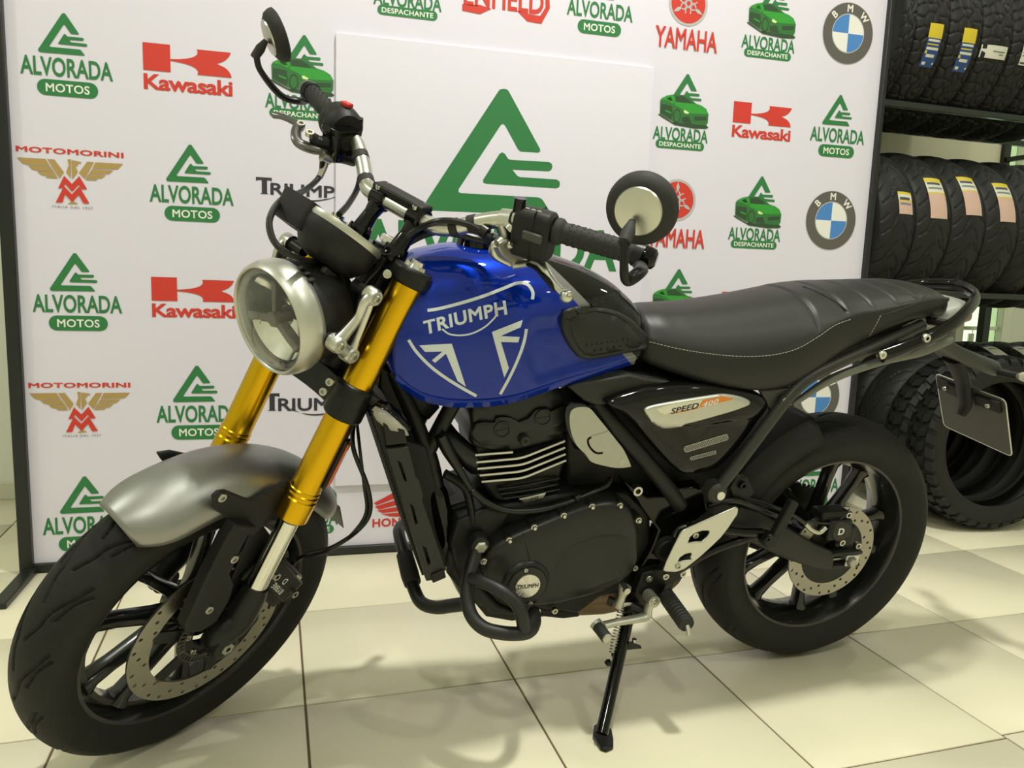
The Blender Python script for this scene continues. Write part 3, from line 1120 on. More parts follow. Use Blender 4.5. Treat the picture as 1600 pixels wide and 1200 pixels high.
mb.lathe([(0.0632, 0.068), (0.066, 0.068), (0.066, 0.0705), (0.0632, 0.0705)], closed=True, n=64)
for k in range(44):          # teeth with open slots between them
    a = 2 * math.pi * k / 44
    u = np.array([math.cos(a), 0, math.sin(a)])
    mb.bar(u * 0.0540 + [0, 0.06925, 0], u * 0.0637 + [0, 0.06925, 0], 0.0042, 0.0022)
mb.build('sensor_ring', mat('sensor_ring_dark', (0.07, 0.068, 0.06), 0.4, metal=0.8, var=0.05), fw_)
bolts('disc_bolt', [((0.046 * math.cos(a), 0.066, 0.046 * math.sin(a)), (0, 1, 0)) for a in np.linspace(0.3, 6.58, 6, False)], fw_, r=0.006)


# ---------------------------------------------------------------- fork
def FK(z, y):
    return np.array([1.487 - 0.444 * z, y, z])


FD = unit(FK(1.0, 0) - FK(0.0, 0))
for s in (1, -1):
    y = 0.1 * s
    A = lambda z: FK(z, y)
    mb = MB()
    mb.lathe([(0.0245, 0), (0.0285, 0.001), (0.0290, 0.003), (0.0290, 0.040), (0.0270, 0.0425), (0.0270, 0.046), (0.0290, 0.048), (0.0290, 0.050), (0.0270, 0.052), (0.0270, 0.0545), (0.0285, 0.056), (0.0285, 0.058), (0.0270, 0.060), (0.0270, 0.475)], A(0.523), FD, 40)
    leg = mb.build('fork_leg', GOLD_M, bike, mw=MS, smooth=30)
    MB().lathe([(0.0, 0.18), (0.0185, 0.18), (0.0185, -0.01), (0.0, -0.01)], A(0.355), FD, 32).build('slider', CHROME, leg, smooth=40)
    MB().lathe([(0.0255, 0), (0.019, -0.006), (0.019, 0.004)], A(0.523), FD, 32).build('dust_seal', CABLE, leg)
    # axle carrier
    mb = MB()
    lo = FA + [0, y * 0.96, 0]
    mb.tube([A(0.392), A(0.372), A(0.34) * 0.8 + lo * 0.2, lo + [-0.004, 0, 0.018], lo + [0.004, 0, -0.020]], [0.022, 0.026, 0.027, 0.027, 0.020], n=20)
    mb.lathe([(0.0, 0.024), (0.014, 0.024), (0.024, 0.02), (0.026, -0.02), (0.0, -0.022)], lo, (0, s, 0), 24)
    mb.build('axle_carrier', SATIN, leg)
    MB().lathe([(0.005, 0.026), (0.012, 0.026), (0.013, 0.020)], lo, (0, s, 0), 6).build('axle_nut', BOLT, leg)
    # cap on top
    mb = MB()
    mb.lathe([(0.0, 0.012), (0.012, 0.012), (0.0125, 0.006), (0.020, 0.006), (0.0215, 0.0)], A(0.962), FD, 24)
    mb.build('fork_cap', CHROME, leg)
    # amber reflector on the outer rear of the leg
    dn = np.array([-0.55, 0.83 * s, 0])
    mb = MB()
    c0, c1 = A(0.585) + dn * 0.0295, A(0.672) + dn * 0.0295
    mb.cur = 0
    mb.bar(c0, c1, 0.026, 0.006, up=dn)
    mb.cur = 1
    mb.bar(c0 * 0.94 + c1 * 0.06 + dn * 0.0045, c0 * 0.06 + c1 * 0.94 + dn * 0.0045, 0.021, 0.005, up=dn)
    mb.build('reflector', [PLAST, AMBER], leg, bevel=0.003)

# triple clamps
def clamp(z, t, r, name, fwd=0.0):
    mb = MB()
    for s in (1, -1):
        mb.lathe([(r - 0.004, -t / 2), (r, -t / 2 + 0.003), (r, t / 2 - 0.003), (r - 0.004, t / 2), (0.02, t / 2), (0.02, -t / 2)], FK(z, 0.1 * s), FD, 36, closed=True)
    n = np.array([FD[2], 0, -FD[0]])
    rings = []
    for yv in np.linspace(-0.1, 0.1, 9):
        q = 1 - (yv / 0.1) ** 2
        c = FK(z, yv) - n * (0.034 * q)
        a, b_ = 0.022 + 0.012 * q, t * 0.42
        rings.append([c + n * a + FD * b_, c - n * a + FD * b_, c - n * a - FD * b_, c + n * a - FD * b_])
    mb.loft(rings)
    return mb.build(name, SATIN, bike, mw=MS, bevel=0.003)


tcl = clamp(0.948, 0.030, 0.034, 'upper_clamp')
lcl = clamp(0.735, 0.062, 0.0345, 'lower_clamp')
nF = np.array([FD[2], 0, -FD[0]])
stem0 = FK(0.74, 0) - nF * 0.034
stem1 = FK(0.965, 0) - nF * 0.034
MB().cyl(stem0, stem1, 0.026, 28).build('steering_stem', SATIN, bike, mw=MS)
MB().lathe([(0.008, 0.014), (0.016, 0.014), (0.018, 0.011), (0.018, 0.0)], stem1 + FD * 0.004, FD, 6).build('stem_nut', CHROME, tcl)
bolts('clamp_bolt', [(S(605, 428, 0.112), unit(nF + np.array([0, 0.9, 0])))], tcl, r=0.007)
for px in ((518, 597), (508, 612)):
    bolts('clamp_bolt', [(S(px[0], px[1], 0.092) + 0.002 * nF, unit(nF + np.array([0, 0.35, 0])))], lcl, r=0.007, h=0.006)

# ---------------------------------------------------------------- front fender
FC = FA
mb = MB()
rings = []
f_a0, f_a1 = 65, 158          # degrees forward-horizontal round to the rear
ang = np.linspace(math.radians(f_a0), math.radians(f_a1), 60)
for a in ang:
    t = (a - ang[0]) / (ang[-1] - ang[0])
    e = math.sin(math.pi * min(1, max(0, t))) ** 0.5
    # narrows and rounds off at both ends
    hw = 0.075 * (1 - 0.34 * max(0, 1 - t / 0.16) ** 3.0) * (1 - 0.5 * max(0, 1 - (1 - t) / 0.16) ** 2.5)
    Rc = 0.329
    drop = 0.058 * (1 - 0.30 * max(0, 1 - t / 0.2) ** 2.2) * (1 - 0.5 * max(0, 1 - (1 - t) / 0.16) ** 2)
    rg = []
    for k in range(17):
        q = -1 + 2 * k / 16
        ph = q * math.pi / 2
        yv = hw * math.sin(ph) if abs(q) < 0.999 else hw * math.copysign(1, q)
        r = Rc - drop * (1 - math.cos(ph))
        rg.append(FC + np.array([r * math.cos(a), yv, r * math.sin(a)]))
    rings.append(rg)
mb.loft(rings, closed=False, cap=False)
fender = mb.build('front_fender', GRAPH, bike, mw=MS, smooth=60, solid=0.003)
# brackets that carry the fender from the fork bottoms
for s in (1, -1):
    def K(px, py, y):
        v = S(px, py, y)
        return np.array([v[0], v[2]])
    yb, yl = 0.079, 0.098
    # outlines seen on the left side, read in the planes of the two bracket halves
    up_ = [(330, 775), (340, 766), (352, 765), (388, 780), (398, 778), (448, 748), (452, 752), (430, 800), (395, 836), (366, 834), (372, 820), (336, 797)]
    if s < 0:
        up_ = [(330, 790), (352, 785), (388, 790), (430, 790), (430, 800), (395, 836), (366, 834), (336, 800)]
    out = [K(*q, yb) for q in up_]
    mb = MB()
    mb.loft([[(x, s * (yb - 0.004), z) for x, z in out], [(x, s * (yb + 0.004), z) for x, z in out]])
    low = [K(*q, yl) for q in ((366, 818), (400, 822), (388, 830), (376, 854), (357, 895), (364, 912), (357, 936), (337, 970), (312, 986), (290, 987), (287, 978), (322, 900), (352, 840))]
    mb.loft([[(x, s * (yb - 0.002), z) for x, z in low], [(x, s * (yl + 0.004), z) for x, z in low]])
    br = mb.build('fender_bracket', PLAST, fender, bevel=0.003)
    for px, yy in (((346, 777), yb + 0.004), ((365, 873), yl + 0.004), ((326, 952), yl + 0.004)):
        if s < 0 and px[0] == 346:
            continue
        v = S(px[0], px[1], yy)
        bolts('bracket_bolt', [((v[0], s * yy, v[2]), (0, s, 0))], fender, r=0.0075)
# guard plate behind the slider (left side)
gp = [S(*q, 0.074) for q in ((392, 828), (412, 822), (424, 838), (426, 860), (398, 940), (365, 945), (352, 935), (362, 905))]
MB().slab(gp, 0.071, 0.075).build('slider_guard', PLAST, fender, bevel=0.002)
# strap over the fender top
mb = MB()
rg = []
for q, (a, yv) in enumerate(((60, -0.055), (64, -0.035), (72, -0.01), (82, 0.004), (92, 0.0))):
    pass
pts = [S(*q) for q in ((279, 725, -0.050), (300, 715, -0.052), (330, 706, -0.052), (370, 702, -0.050), (408, 706, -0.045))]
mb.tube(pts, 0.012, n=10, flat=(1.0, 0.4))
mb.build('fender_strap', PLAST, fender)
bolts('bracket_bolt', [(S(288, 722, -0.045), unit(pts[0] - FC))], fender, r=0.0075)
# mud flap at the rear end
a = math.radians(f_a1 - 1)
c = FC + np.array([0.318 * math.cos(a), 0, 0.318 * math.sin(a)])
td = np.array([-math.sin(a), 0, math.cos(a)])
mb = MB()
mb.loft([[c + [0, -0.042, 0], c + [0, 0.042, 0], c + [-0.004, 0.042, -0.004], c + [-0.004, -0.042, -0.004]],
         [c + td * 0.10 + [0, -0.026, 0], c + td * 0.10 + [0, 0.026, 0], c + td * 0.10 + [-0.003, 0.026, -0.003], c + td * 0.10 + [-0.003, -0.026, -0.003]]])
mb.build('mud_flap', PLAST, fender, bevel=0.001)

# ---------------------------------------------------------------- front brake caliper
cal = MB()
ca = math.radians(148)
cc = FA + np.array([0.128 * math.cos(ca), 0.066, 0.128 * math.sin(ca)])
er = np.array([math.cos(ca), 0, math.sin(ca)]); et = np.array([-math.sin(ca), 0, math.cos(ca)]); ey = np.array([0, 1.0, 0])
RC = np.stack([er, ey, et], 1)
cal.box(cc + er * 0.012 + ey * 0.024, (0.052, 0.030, 0.112), RC)
cal.box(cc + er * 0.014 - ey * 0.020, (0.050, 0.022, 0.104), RC)
cal.box(cc + er * 0.036 + ey * 0.004, (0.018, 0.060, 0.098), RC)
cal.box(cc - er * 0.012 + ey * 0.014, (0.040, 0.012, 0.150), RC)
caliper = cal.build('brake_caliper', SATIN, bike, mw=MS, bevel=0.005, seg=3)
for t in (-0.042, 0.048):
    MB().lathe([(0.004, 0.010), (0.008, 0.010), (0.0085, 0.0)], cc + er * 0.012 + et * t + ey * 0.038, ey, 6).build('caliper_bolt', BOLT, caliper)
MB().box(cc + er * 0.034 + et * 0.030 + ey * 0.036, (0.014, 0.004, 0.018), RC).build('caliper_clip', BOLT, caliper, bevel=0.002)
MB().box(cc - er * 0.020 - et * 0.040 + ey * 0.030, (0.014, 0.006, 0.022), RC).build('caliper_clip', BOLT, caliper, bevel=0.002)
V, T_ = text2d('BYBRE', 0.01)
mb = MB()
mb.add([cc + er * (0.004 - z * 0.011) + et * (0.0 - x * 0.0105) * 1.0 + ey * 0.0396 for x, z in V], T_)
V, T_ = text2d('D', 0.01)
mb.add([cc + er * (0.022 - z * 0.012) + et * (0.0 - x * 0.012) + ey * 0.0396 for x, z in V], T_)
mb.build('caliper_lettering', WHITEP, caliper, fix=False, smooth=180)

# ---------------------------------------------------------------- headlight
HC = np.array([1.240, 0, 0.862])
HD = unit((1.0, 0, -0.06))
hl = MB().lathe([(0.084, 0.012), (0.086, -0.004), (0.087, -0.03), (0.084, -0.062), (0.075, -0.088), (0.052, -0.106), (0.0, -0.113)], HC, HD, 56).build('headlight', PLAST, bike, mw=MS)
MB().lathe([(0.0820, 0.018), (0.0832, 0.024), (0.0860, 0.025), (0.0905, 0.019), (0.0932, 0.006), (0.0932, -0.010), (0.0900, -0.020), (0.0860, -0.022)], HC, HD, 64).build('headlight_ring', ALU2, hl, smooth=70)
MB().lathe([(0.0, 0.036), (0.03, 0.034), (0.060, 0.029), (0.080, 0.022), (0.0835, 0.018), (0.0835, 0.015), (0.0795, 0.018), (0.06, 0.025), (0.03, 0.030), (0.0, 0.032)], HC, HD, 56).build('lens', GLASSC, hl, smooth=80)
MB().lathe([(0.083, 0.014), (0.074, 0.0), (0.062, -0.012), (0.0, -0.03)], HC, HD, 56).build('lamp_bowl', mat('lamp_bowl_dark', (0.05, 0.05, 0.05), 0.3, var=0.05), hl)
MB().lathe([(0.083, 0.017), (0.083, 0.010), (0.0715, 0.006), (0.0715, 0.012)], HC, HD, 56, closed=True).build('lamp_bezel', mat('lamp_bezel', (0.10, 0.10, 0.095), 0.25, metal=0.6, var=0.05), hl)
HU = np.array([0, 1.0, 0]); HV = np.cross(HD, HU)
REFL = mat('lamp_reflector', (0.8, 0.8, 0.75), 0.12, metal=1.0, var=0.03)
def hp(u, v, d):
    return HC + HU * u + HV * v * -1 + HD * d
# upper and lower mirror bowls, and the dark cross piece
for a0, a1 in ((30, 150), (212, 330)):
    mb = MB()
    rings = []
    for k in range(13):
        a = math.radians(a0 + (a1 - a0) * k / 12)
        rings.append([hp(0.016 * math.cos(a), 0.012 * math.sin(a), -0.022), hp(0.036 * math.cos(a), 0.036 * math.sin(a), -0.016), hp(0.056 * math.cos(a), 0.056 * math.sin(a), -0.006), hp(0.068 * math.cos(a), 0.068 * math.sin(a), 0.006)])
    mb.loft(rings, closed=False, cap=False)
    mb.build('reflector_bowl', REFL, hl, smooth=20)
mb = MB()
for a in (20, 160, 270):
    ar = math.radians(a)
    p0, p1 = hp(0.006 * math.cos(ar), 0.006 * math.sin(ar), 0.004), hp(0.066 * math.cos(ar), 0.066 * math.sin(ar), 0.008)
    mb.bar(p0, p1, 0.015 if a != 270 else 0.010, 0.012, up=HD)
mb.lathe([(0, 0.014), (0.013, 0.014), (0.017, 0.004), (0.017, -0.01)], HC, HD, 8)
mb.build('lamp_cross', mat('lamp_cross_dark', (0.02, 0.02, 0.022), 0.25, coat=0.5, var=0.03), hl, bevel=0.002)
# vent slots with lettering on the shell's top
mb = MB()
for k, yy in enumerate((0.018, 0.030, 0.042)):
    z = 0.862 + math.sqrt(0.0895 ** 2 - yy ** 2)
    mb.box((1.222, yy, z + 0.003), (0.012, 0.008, 0.004))
mb.build('shell_mark', PLAST2, hl, bevel=0.001)

# silver headlight bracket, left and right
for s in (1, -1):
    yb = 0.106
    g = lambda px, py: (lambda v: np.array([v[0], yb * s, v[2]]))(S(px, py, yb))
    mb = MB()
    mb.tube([g(582, 464), g(570, 472), g(560, 495), g(540, 520), g(525, 537)], [0.0125, 0.010, 0.0085, 0.0105, 0.0135], n=12, flat=(0.8, 1.0))
    mb.tube([g(580, 466), g(568, 500), g(556, 530), g(547, 552)], [0.0085, 0.0075, 0.0075, 0.011], n=12, flat=(0.8, 1.0))
    mb.tube([g(525, 537), g(536, 546), g(546, 554)], [0.0115, 0.0115, 0.0115], n=12, flat=(0.8, 1.0))
    for q in ((582, 463), (526, 537), (546, 553)):
        mb.lathe([(0.0, 0.010), (0.012, 0.010), (0.0145, 0.006), (0.0145, -0.010), (0, -0.010)], g(*q), (0, s, 0), 20)
    bk = mb.build('headlight_bracket', ALU, bike, mw=MS)
    bolts('bracket_bolt', [(g(*q) + np.array([0, 0.010 * s, 0]), (0, s, 0)) for q in ((582, 463), (526, 537), (546, 553))], bk, r=0.0075)
    MB().cyl(g(526, 537) * [1, 0.82, 1], g(526, 537), 0.012, 14).build('bracket_spacer', SATIN, bk)
    MB().cyl(g(582, 463) * [1, 0.6, 1], g(582, 463), 0.010, 14).build('bracket_spacer', SATIN, bk)
    MB().cyl(g(546, 553) * [1, 0.6, 1], g(546, 553), 0.009, 14).build('bracket_spacer', SATIN, bk)

# ---------------------------------------------------------------- instrument
IC = S(535, 367, 0.0)
ID = unit((-0.60, 0.0, 0.80))            # the dial looks up and back
IU = np.array([0, 1.0, 0]); IV = np.cross(ID, IU)
ins = MB().lathe([(0.0, -0.058), (0.030, -0.057), (0.050, -0.050), (0.064, -0.030), (0.068, -0.006), (0.066, 0.004)], IC, ID, 48).build('instrument', PLAST, bike, mw=MS, smooth=40)
MB().lathe([(0.0665, -0.001), (0.0685, 0.004), (0.067, 0.011), (0.061, 0.011), (0.060, 0.004)], IC, ID, 48).build('instrument_rim', ALU2, ins)
MB().lathe([(0.0, 0.006), (0.0605, 0.006)], IC, ID, 40).build('dial', mat('dial_glass', (0.01, 0.01, 0.012), 0.08, coat=1, var=0), ins)
pc = IC + np.array([0, 0, 0])
# small display housing on the far side
dc = S(476, 334, -0.055)
mb = MB()
mb.loft([[dc + ID * h + IU * (u * (1 - 0.12 * (h < 0))) + IV * (v * (1 - 0.12 * (h < 0))) for u, v in rrect(-0.040, 0.040, -0.032, 0.032, 0.010, 4)] for h in (-0.028, 0.016, 0.020)])
mb.build('display_housing', PLAST, ins, smooth=40)
MB().tube([IC - ID * 0.045, S(528, 430, 0.01), S(545, 470, 0.01)], [0.016, 0.014, 0.018], n=12).build('instrument_bracket', SATIN, ins)
MB().bar(S(505, 420, 0.03), S(530, 440, 0.03), 0.012, 0.01).build('bracket_lug', PLAST2, ins, bevel=0.002)

# ---------------------------------------------------------------- handlebar, controls, mirrors
HB = [(0.8985, 0.405, 1.0915), (0.905, 0.37, 1.0915), (0.943, 0.27, 1.083), (0.958, 0.215, 1.077), (0.966, 0.175, 1.066), (0.982, 0.135, 1.044), (0.998, 0.105, 1.026), (1.010, 0.08, 1.020), (1.014, 0.04, 1.020), (1.014, 0, 1.020)]
HBF = HB + [(x, -y, z) for x, y, z in reversed(HB[:-1])]
bar = MB().tube([np.array(p) for p in HBF], [0.0112] * 8 + [0.0138] * 24 + [0.0112] * 8, n=18, per=7).build('handlebar', ALU, bike, mw=MS)


def hb(y):
    a = abs(y)
    ys = [p[1] for p in HB][::-1]
    return np.array([np.interp(a, ys, [p[0] for p in HB][::-1]), y, np.interp(a, ys, [p[2] for p in HB][::-1])])


def hdir(y):
    d = unit(hb(y + 0.004) - hb(y - 0.004))
    return d * (1 if y > 0 else -1)


# risers and bar clamp
for s in (1, -1):
    c = hb(0.045 * s)
    mb = MB()
    base = FK(0.965, 0.045 * s) - nF * 0.004
    mb.tube([base, base * 0.45 + c * 0.55, c], [0.017, 0.0135, 0.019], n=16)
    mb.lathe([(0.0185, -0.015), (0.0215, -0.012), (0.0215, 0.012), (0.0185, 0.015), (0.0115, 0.015), (0.0115, -0.015)], c, (0, 1, 0), 24, closed=True)
    mb.lathe([(0.0, 0.012), (0.020, 0.012), (0.022, 0.0), (0.020, -0.012)], base, FD, 20)
    ri = mb.build('bar_riser', GLOSSB, bike, mw=MS)
    bolts('riser_bolt', [(c + np.array([0.012, 0, 0.020]), (0.2, 0, 1)), (c + np.array([-0.012, 0, 0.021]), (-0.2, 0, 1))], ri, r=0.005)
MB().bar(hb(-0.06) + [0, 0, 0.0195], hb(0.06) + [0, 0, 0.0195], 0.030, 0.012, up=(0, 0, 1)).build('bar_clamp', SATIN, bike, mw=MS, bevel=0.004, seg=3)

# grips
for s in (1, -1):
    a, b_ = hb(0.268 * s), hb(0.392 * s)
    d = unit(b_ - a)
    L = np.linalg.norm(b_ - a)
    prof = [(0.0195, -0.002), (0.0215, 0.002), (0.0215, 0.008), (0.0185, 0.012)]
    g = MB().lathe(prof + [(0.0168, 0.014), (0.0172, L * 0.5), (0.0168, L - 0.002), (0.0155, L), (0.0118, L)], a, d, 28).build('grip', GRIPR, bike, mw=MS, smooth=40)
    mb = MB()
    u, w = basis(d)
    for k in range(11):
        for j in range(11):
            an = 2 * math.pi * (k + 0.5 * (j % 2)) / 11
            e = math.cos(an) * u + math.sin(an) * w
            t_ = np.cross(d, e)
            c = a + d * (0.024 + (L - 0.036) * j / 10) + e * 0.0169
            mb.bar(c - t_ * 0.0034 - d * 0.002, c + t_ * 0.0034 + d * 0.002, 0.0016, 0.0014, up=e)
    tag(mb.build('grip_ribs', GRIPR, g), kind='stuff')
    MB().lathe([(0.0, 0.030), (0.010, 0.030), (0.0155, 0.026), (0.0175, 0.018), (0.0175, 0.010), (0.0135, 0.006), (0.0135, 0.0)], hb(0.394 * s), d, 16).build('bar_end', GLOSSB, g, smooth=30)

# bar-end mirrors
def SD(px, py, dep):
    """steered-frame point seen at a pixel at a given distance along the view axis"""
    w_ = CAM_POS + ray(px, py) * dep
    return SR.T @ (BR.T @ (w_ - BT) - ST)


def depth_s(v):
    return float((BR @ (SR @ np.asarray(v) + ST) + BT - CAM_POS) @ FWD)


def mirror(s, arm, head_c, head_n, R=0.0495):
    mb = MB()
    mb.tube(arm[:-1], [0.012, 0.010, 0.009, 0.0075, 0.0075], n=12, flat=(1.0, 0.75))
    d = hdir(0.39 * s)
    mb.lathe([(0.0115, -0.008), (0.019, -0.007), (0.0195, 0.007), (0.0115, 0.008)], hb(0.397 * s), d, 22, closed=True)
    mr = mb.build('mirror', SATIN, bike, mw=MS)
    n = unit(head_n)
    bsp = MB().tube([arm[-2] - unit(arm[-1] - arm[-2]) * 0.006, arm[-2] * 0.55 + arm[-1] * 0.45, arm[-1]], [0.0085, 0.0095, 0.005], n=12).build('mirror_joint', GRIPR, mr)
    MB().lathe([(0.0, -0.012), (0.026, -0.0115), (0.036, -0.009), (0.045, -0.003), (R, 0.006), (R + 0.0005, 0.012), (R - 0.003, 0.0145), (R - 0.006, 0.0125)], head_c, n, 56).build('mirror_shell', GRIPR, mr, smooth=50)
    MB().lathe([(0.0, -0.0155), (0.010, -0.0153), (0.0315, -0.0128), (0.033, -0.010)], head_c, n, 48).build('mirror_back_plate', ALU, mr, smooth=40)
    MB().lathe([(0.0, 0.0125), (R - 0.004, 0.0125)], head_c, n, 48).build('mirror_glass', mat('mirror_silver', (0.85, 0.87, 0.87), 0.02, metal=1, var=0), mr)
    return mr


r_S, d_S = SR.T @ BR.T @ RIGHT, SR.T @ BR.T @ DOWN
mcL = S(1000, 328, 0.425)
vw = unit(mcL - CAM_S)
nL = -unit(-vw - 0.30 * r_S + 0.24 * d_S)
e0 = hb(0.397)
pcl = mcL - nL * 0.0165 - r_S * 0.006 + d_S * 0.012
dp = depth_s(pcl)
armL = [e0 + np.array([0.0, 0.006, -0.014]), SD(1000, 424, dp + 0.015), SD(979, 438, dp + 0.0), SD(975, 415, dp - 0.018), SD(977, 375, dp - 0.022), pcl]
mirror(1, armL, mcL, nL)
mcR = S(428, 57, -0.47)
vw = unit(mcR - CAM_S)
nR = -unit(-0.36 * vw - 0.90 * r_S + 0.24 * d_S)
e1 = hb(-0.397)
pcr = mcR - nR * 0.0165 + d_S * 0.004
armR = [e1 + np.array([0.0, -0.006, -0.014]), S(470, 158, -0.43), S(440, 150, -0.445), S(408, 112, -0.460), SD(400, 86, depth_s(pcr) - 0.004), pcr]
mirror(-1, armR, mcR, nR)

# ---------------------------------------------------------------- left switch housing, clutch lever
def sw_block(name, outline, y0, y1, m=PLAST, bev=0.006):
    """outline in pixels at mid depth, extruded across the bar direction"""
    ym = (y0 + y1) / 2
    pts = [S(px, py, ym) for px, py in outline]
    return pts


yL = 0.235
c = hb(yL); d = hdir(yL)
u = unit(np.cross(d, (0, 0, 1))); w = np.cross(u, d)
if w[2] < 0: w = -w
if u[0] < 0: u = -u          # u points forward
mb = MB()
rings = []
for t, sc in ((-0.032, 0.82), (-0.028, 0.98), (0.0, 1.02), (0.026, 1.0), (0.031, 0.86)):
    rg = []
    for k in range(24):
        a = 2 * math.pi * k / 24
        ex = math.copysign(abs(math.cos(a)) ** 0.55, math.cos(a)); ez = math.copysign(abs(math.sin(a)) ** 0.55, math.sin(a))
        rg.append(c + d * t + u * (0.025 * ex * sc) + w * (-0.014 + 0.040 * ez * sc))
    rings.append(rg)
mb.loft(rings)
swl = mb.build('switch_housing', PLAST, bike, mw=MS, bevel=0.002)
MB().bar(c + u * 0.0262 + w * -0.010 + d * -0.010, c + u * 0.0262 + w * -0.012 + d * 0.024, 0.015, 0.012, up=u).build('flash_trigger', mat('switch_grey', (0.05, 0.052, 0.05), 0.4, var=0.04), swl, bevel=0.003)
MB().bar(c + u * -0.026 + w * 0.002 + d * -0.004, c + u * -0.026 + w * -0.006 + d * 0.022, 0.014, 0.010, up=u).build('switch_button', PLAST2, swl, bevel=0.003)
MB().bar(c + d * 0.004 + w * -0.0145 + u * 0.0005, c + d * 0.0045 + w * -0.0145 + u * 0.0005, 0.082, 0.0515, up=u).build('housing_joint', PLAST, swl)
MB().cyl(c + d * -0.03 + w * 0.016 + u * 0.006, c + d * -0.03 + w * 0.038 + u * 0.006, 0.010, 12).build('switch_stem', GLOSSB, swl)
mb = MB()
for k in range(3):
    q = c + d * (-0.014 + 0.010 * k) + w * 0.0262 + u * 0.010
    mb.tube([q + d * 0.003 * math.cos(t) + u * 0.002 * math.sin(t) + w * 0.0003 for t in np.linspace(0, 6.28, 10, False)], 0.0005, n=5, closed=True, smooth=False)
mb.build('switch_marks', WHITEP, swl)

# clutch perch and lever
perch = MB()
p_a = S(770, 385, 0.170)
q0 = hb(0.185)
perch.tube([q0 + np.array([0.008, 0, -0.004]), S(790, 372, 0.195), S(772, 392, 0.190), S(797, 410, 0.205)], [0.017, 0.016, 0.014, 0.010], n=12, flat=(1, 0.7))
perch.lathe([(0.0115, -0.012), (0.018, -0.010), (0.018, 0.010), (0.0115, 0.012)], hb(0.188), hdir(0.188), 20, closed=True)
pc_ = perch.build('clutch_perch', ALU, bike, mw=MS)
MB().prism([S(*q, 0.205) for q in ((768, 384), (785, 375), (815, 395), (818, 415), (800, 418), (778, 402))], np.array([0.004, 0.012, 0.008])).build('perch_plate', CASTAL, pc_, bevel=0.002)
bolts('perch_bolt', [(S(773, 382, 0.222), np.array([-0.1, 0.7, 0.7])), (S(797, 383, 0.222), np.array([-0.1, 0.7, 0.7]))], pc_, r=0.006)
bolts('perch_bolt', [(S(796, 358, 0.205), np.array([-0.4, 0.3, 0.8]))], pc_, r=0.008, h=0.007)
lev = MB()
lp = [S(800, 414, 0.21), S(828, 410, 0.23), S(845, 412, 0.255), S(862, 438, 0.285), S(884, 462, 0.315), S(887, 468, 0.320)]
lev.tube(lp, [0.010, 0.009, 0.008, 0.007, 0.0065, 0.008], n=12, flat=(1.0, 0.75))
lv = lev.build('clutch_lever', ALU, bike, mw=MS)
MB().tube([S(826, 412, 0.231), S(842, 420, 0.255), S(858, 440, 0.285), S(868, 455, 0.298)], [0.007, 0.009, 0.007, 0.004], n=10, flat=(1, 0.6)).build('lever_inlay', SATIN, lv)
MB().ball(S(885, 463, 0.318), 0.0115).build('lever_ball', ALU, lv)
bolts('lever_bolt', [(S(889, 458, 0.326), (-0.5, 0.7, 0.5))], lv, r=0.006)

# ---------------------------------------------------------------- right controls: throttle, brake reservoir and lever
yR = -0.245
c = hb(yR); d = hdir(yR)
mb = MB()
mb.lathe([(0.012, -0.036), (0.030, -0.034), (0.036, -0.024), (0.0375, -0.004), (0.036, 0.000), (0.037, 0.004), (0.035, 0.018), (0.028, 0.026), (0.020, 0.029), (0.0, 0.029)], c, d, 32)
thr = mb.build('throttle_housing', PLAST, bike, mw=MS, smooth=30)
MB().box(c + np.array([0.0, 0.012, 0.039]), (0.014, 0.022, 0.008)).build('kill_switch', REDP, thr, bevel=0.002)
MB().cyl(S(559, 198, -0.215), S(559, 188, -0.215) + np.array([0, 0, 0.004]), 0.010, 12).build('mount_knob', GLOSSB, thr)
rc_ = S(532, 221, -0.205)
mb = MB()
mb.loft([[rc_ + np.array([x, y, z]) for x, y in rrect(-0.026, 0.026, -0.024, 0.024, 0.006, 4)] for z in (-0.030, 0.018)])
mb.loft([[rc_ + np.array([x, y, z]) for x, y in rrect(-0.028, 0.028, -0.026, 0.026, 0.006, 4)] for z in (0.016, 0.024, 0.026)])
rsv = mb.build('brake_reservoir', GLOSSB, bike, mw=MS, bevel=0.001, smooth=40)
MB().tube([S(552, 250, -0.19), S(535, 246, -0.19), S(520, 246, -0.195)], [0.012, 0.011, 0.010], n=14).build('master_cylinder', SATIN, rsv)
MB().tube([S(516, 250, -0.196), S(503, 244, -0.2)], [0.009, 0.010], n=12, smooth=False).build('banjo_fitting', BOLT, rsv)
lev = MB()
lev.tube([S(515, 235, -0.215), S(488, 232, -0.225), S(466, 222, -0.245), S(463, 205, -0.27), S(470, 196, -0.285)], [0.012, 0.013, 0.012, 0.010, 0.009], n=12, flat=(1, 0.75))
blv = lev.build('brake_lever', mat('lever_dark_silver', (0.16, 0.16, 0.155), 0.3, metal=0.9, var=0.05), bike, mw=MS)
MB().tube([S(472, 198, -0.285), S(455, 188, -0.31), S(440, 182, -0.33), S(430, 180, -0.345)], [0.009, 0.008, 0.008, 0.0095], n=12, flat=(1, 0.7)).build('lever_blade', mat('lever_dark_silver', (0.16, 0.16, 0.155), 0.3), blv)
bolts('lever_bolt', [(S(484, 210, -0.225), (0.2, 0.3, 1.0)), (S(470, 196, -0.275), (0.2, 0.3, 1.0))], blv, r=0.008, h=0.006)
MB().tube([S(515, 224, -0.21), S(498, 222, -0.222), S(488, 214, -0.228)], [0.012, 0.012, 0.009], n=10).build('lever_pivot', SATIN, blv)

# ---------------------------------------------------------------- cables and hoses of the front end
def cable(name, pts, r=0.0042, m=CABLE, parent=bike, mw=MS, n=10):
    return MB().tube(pts, r, n=n, per=8).build(name, m, parent, mw=mw)


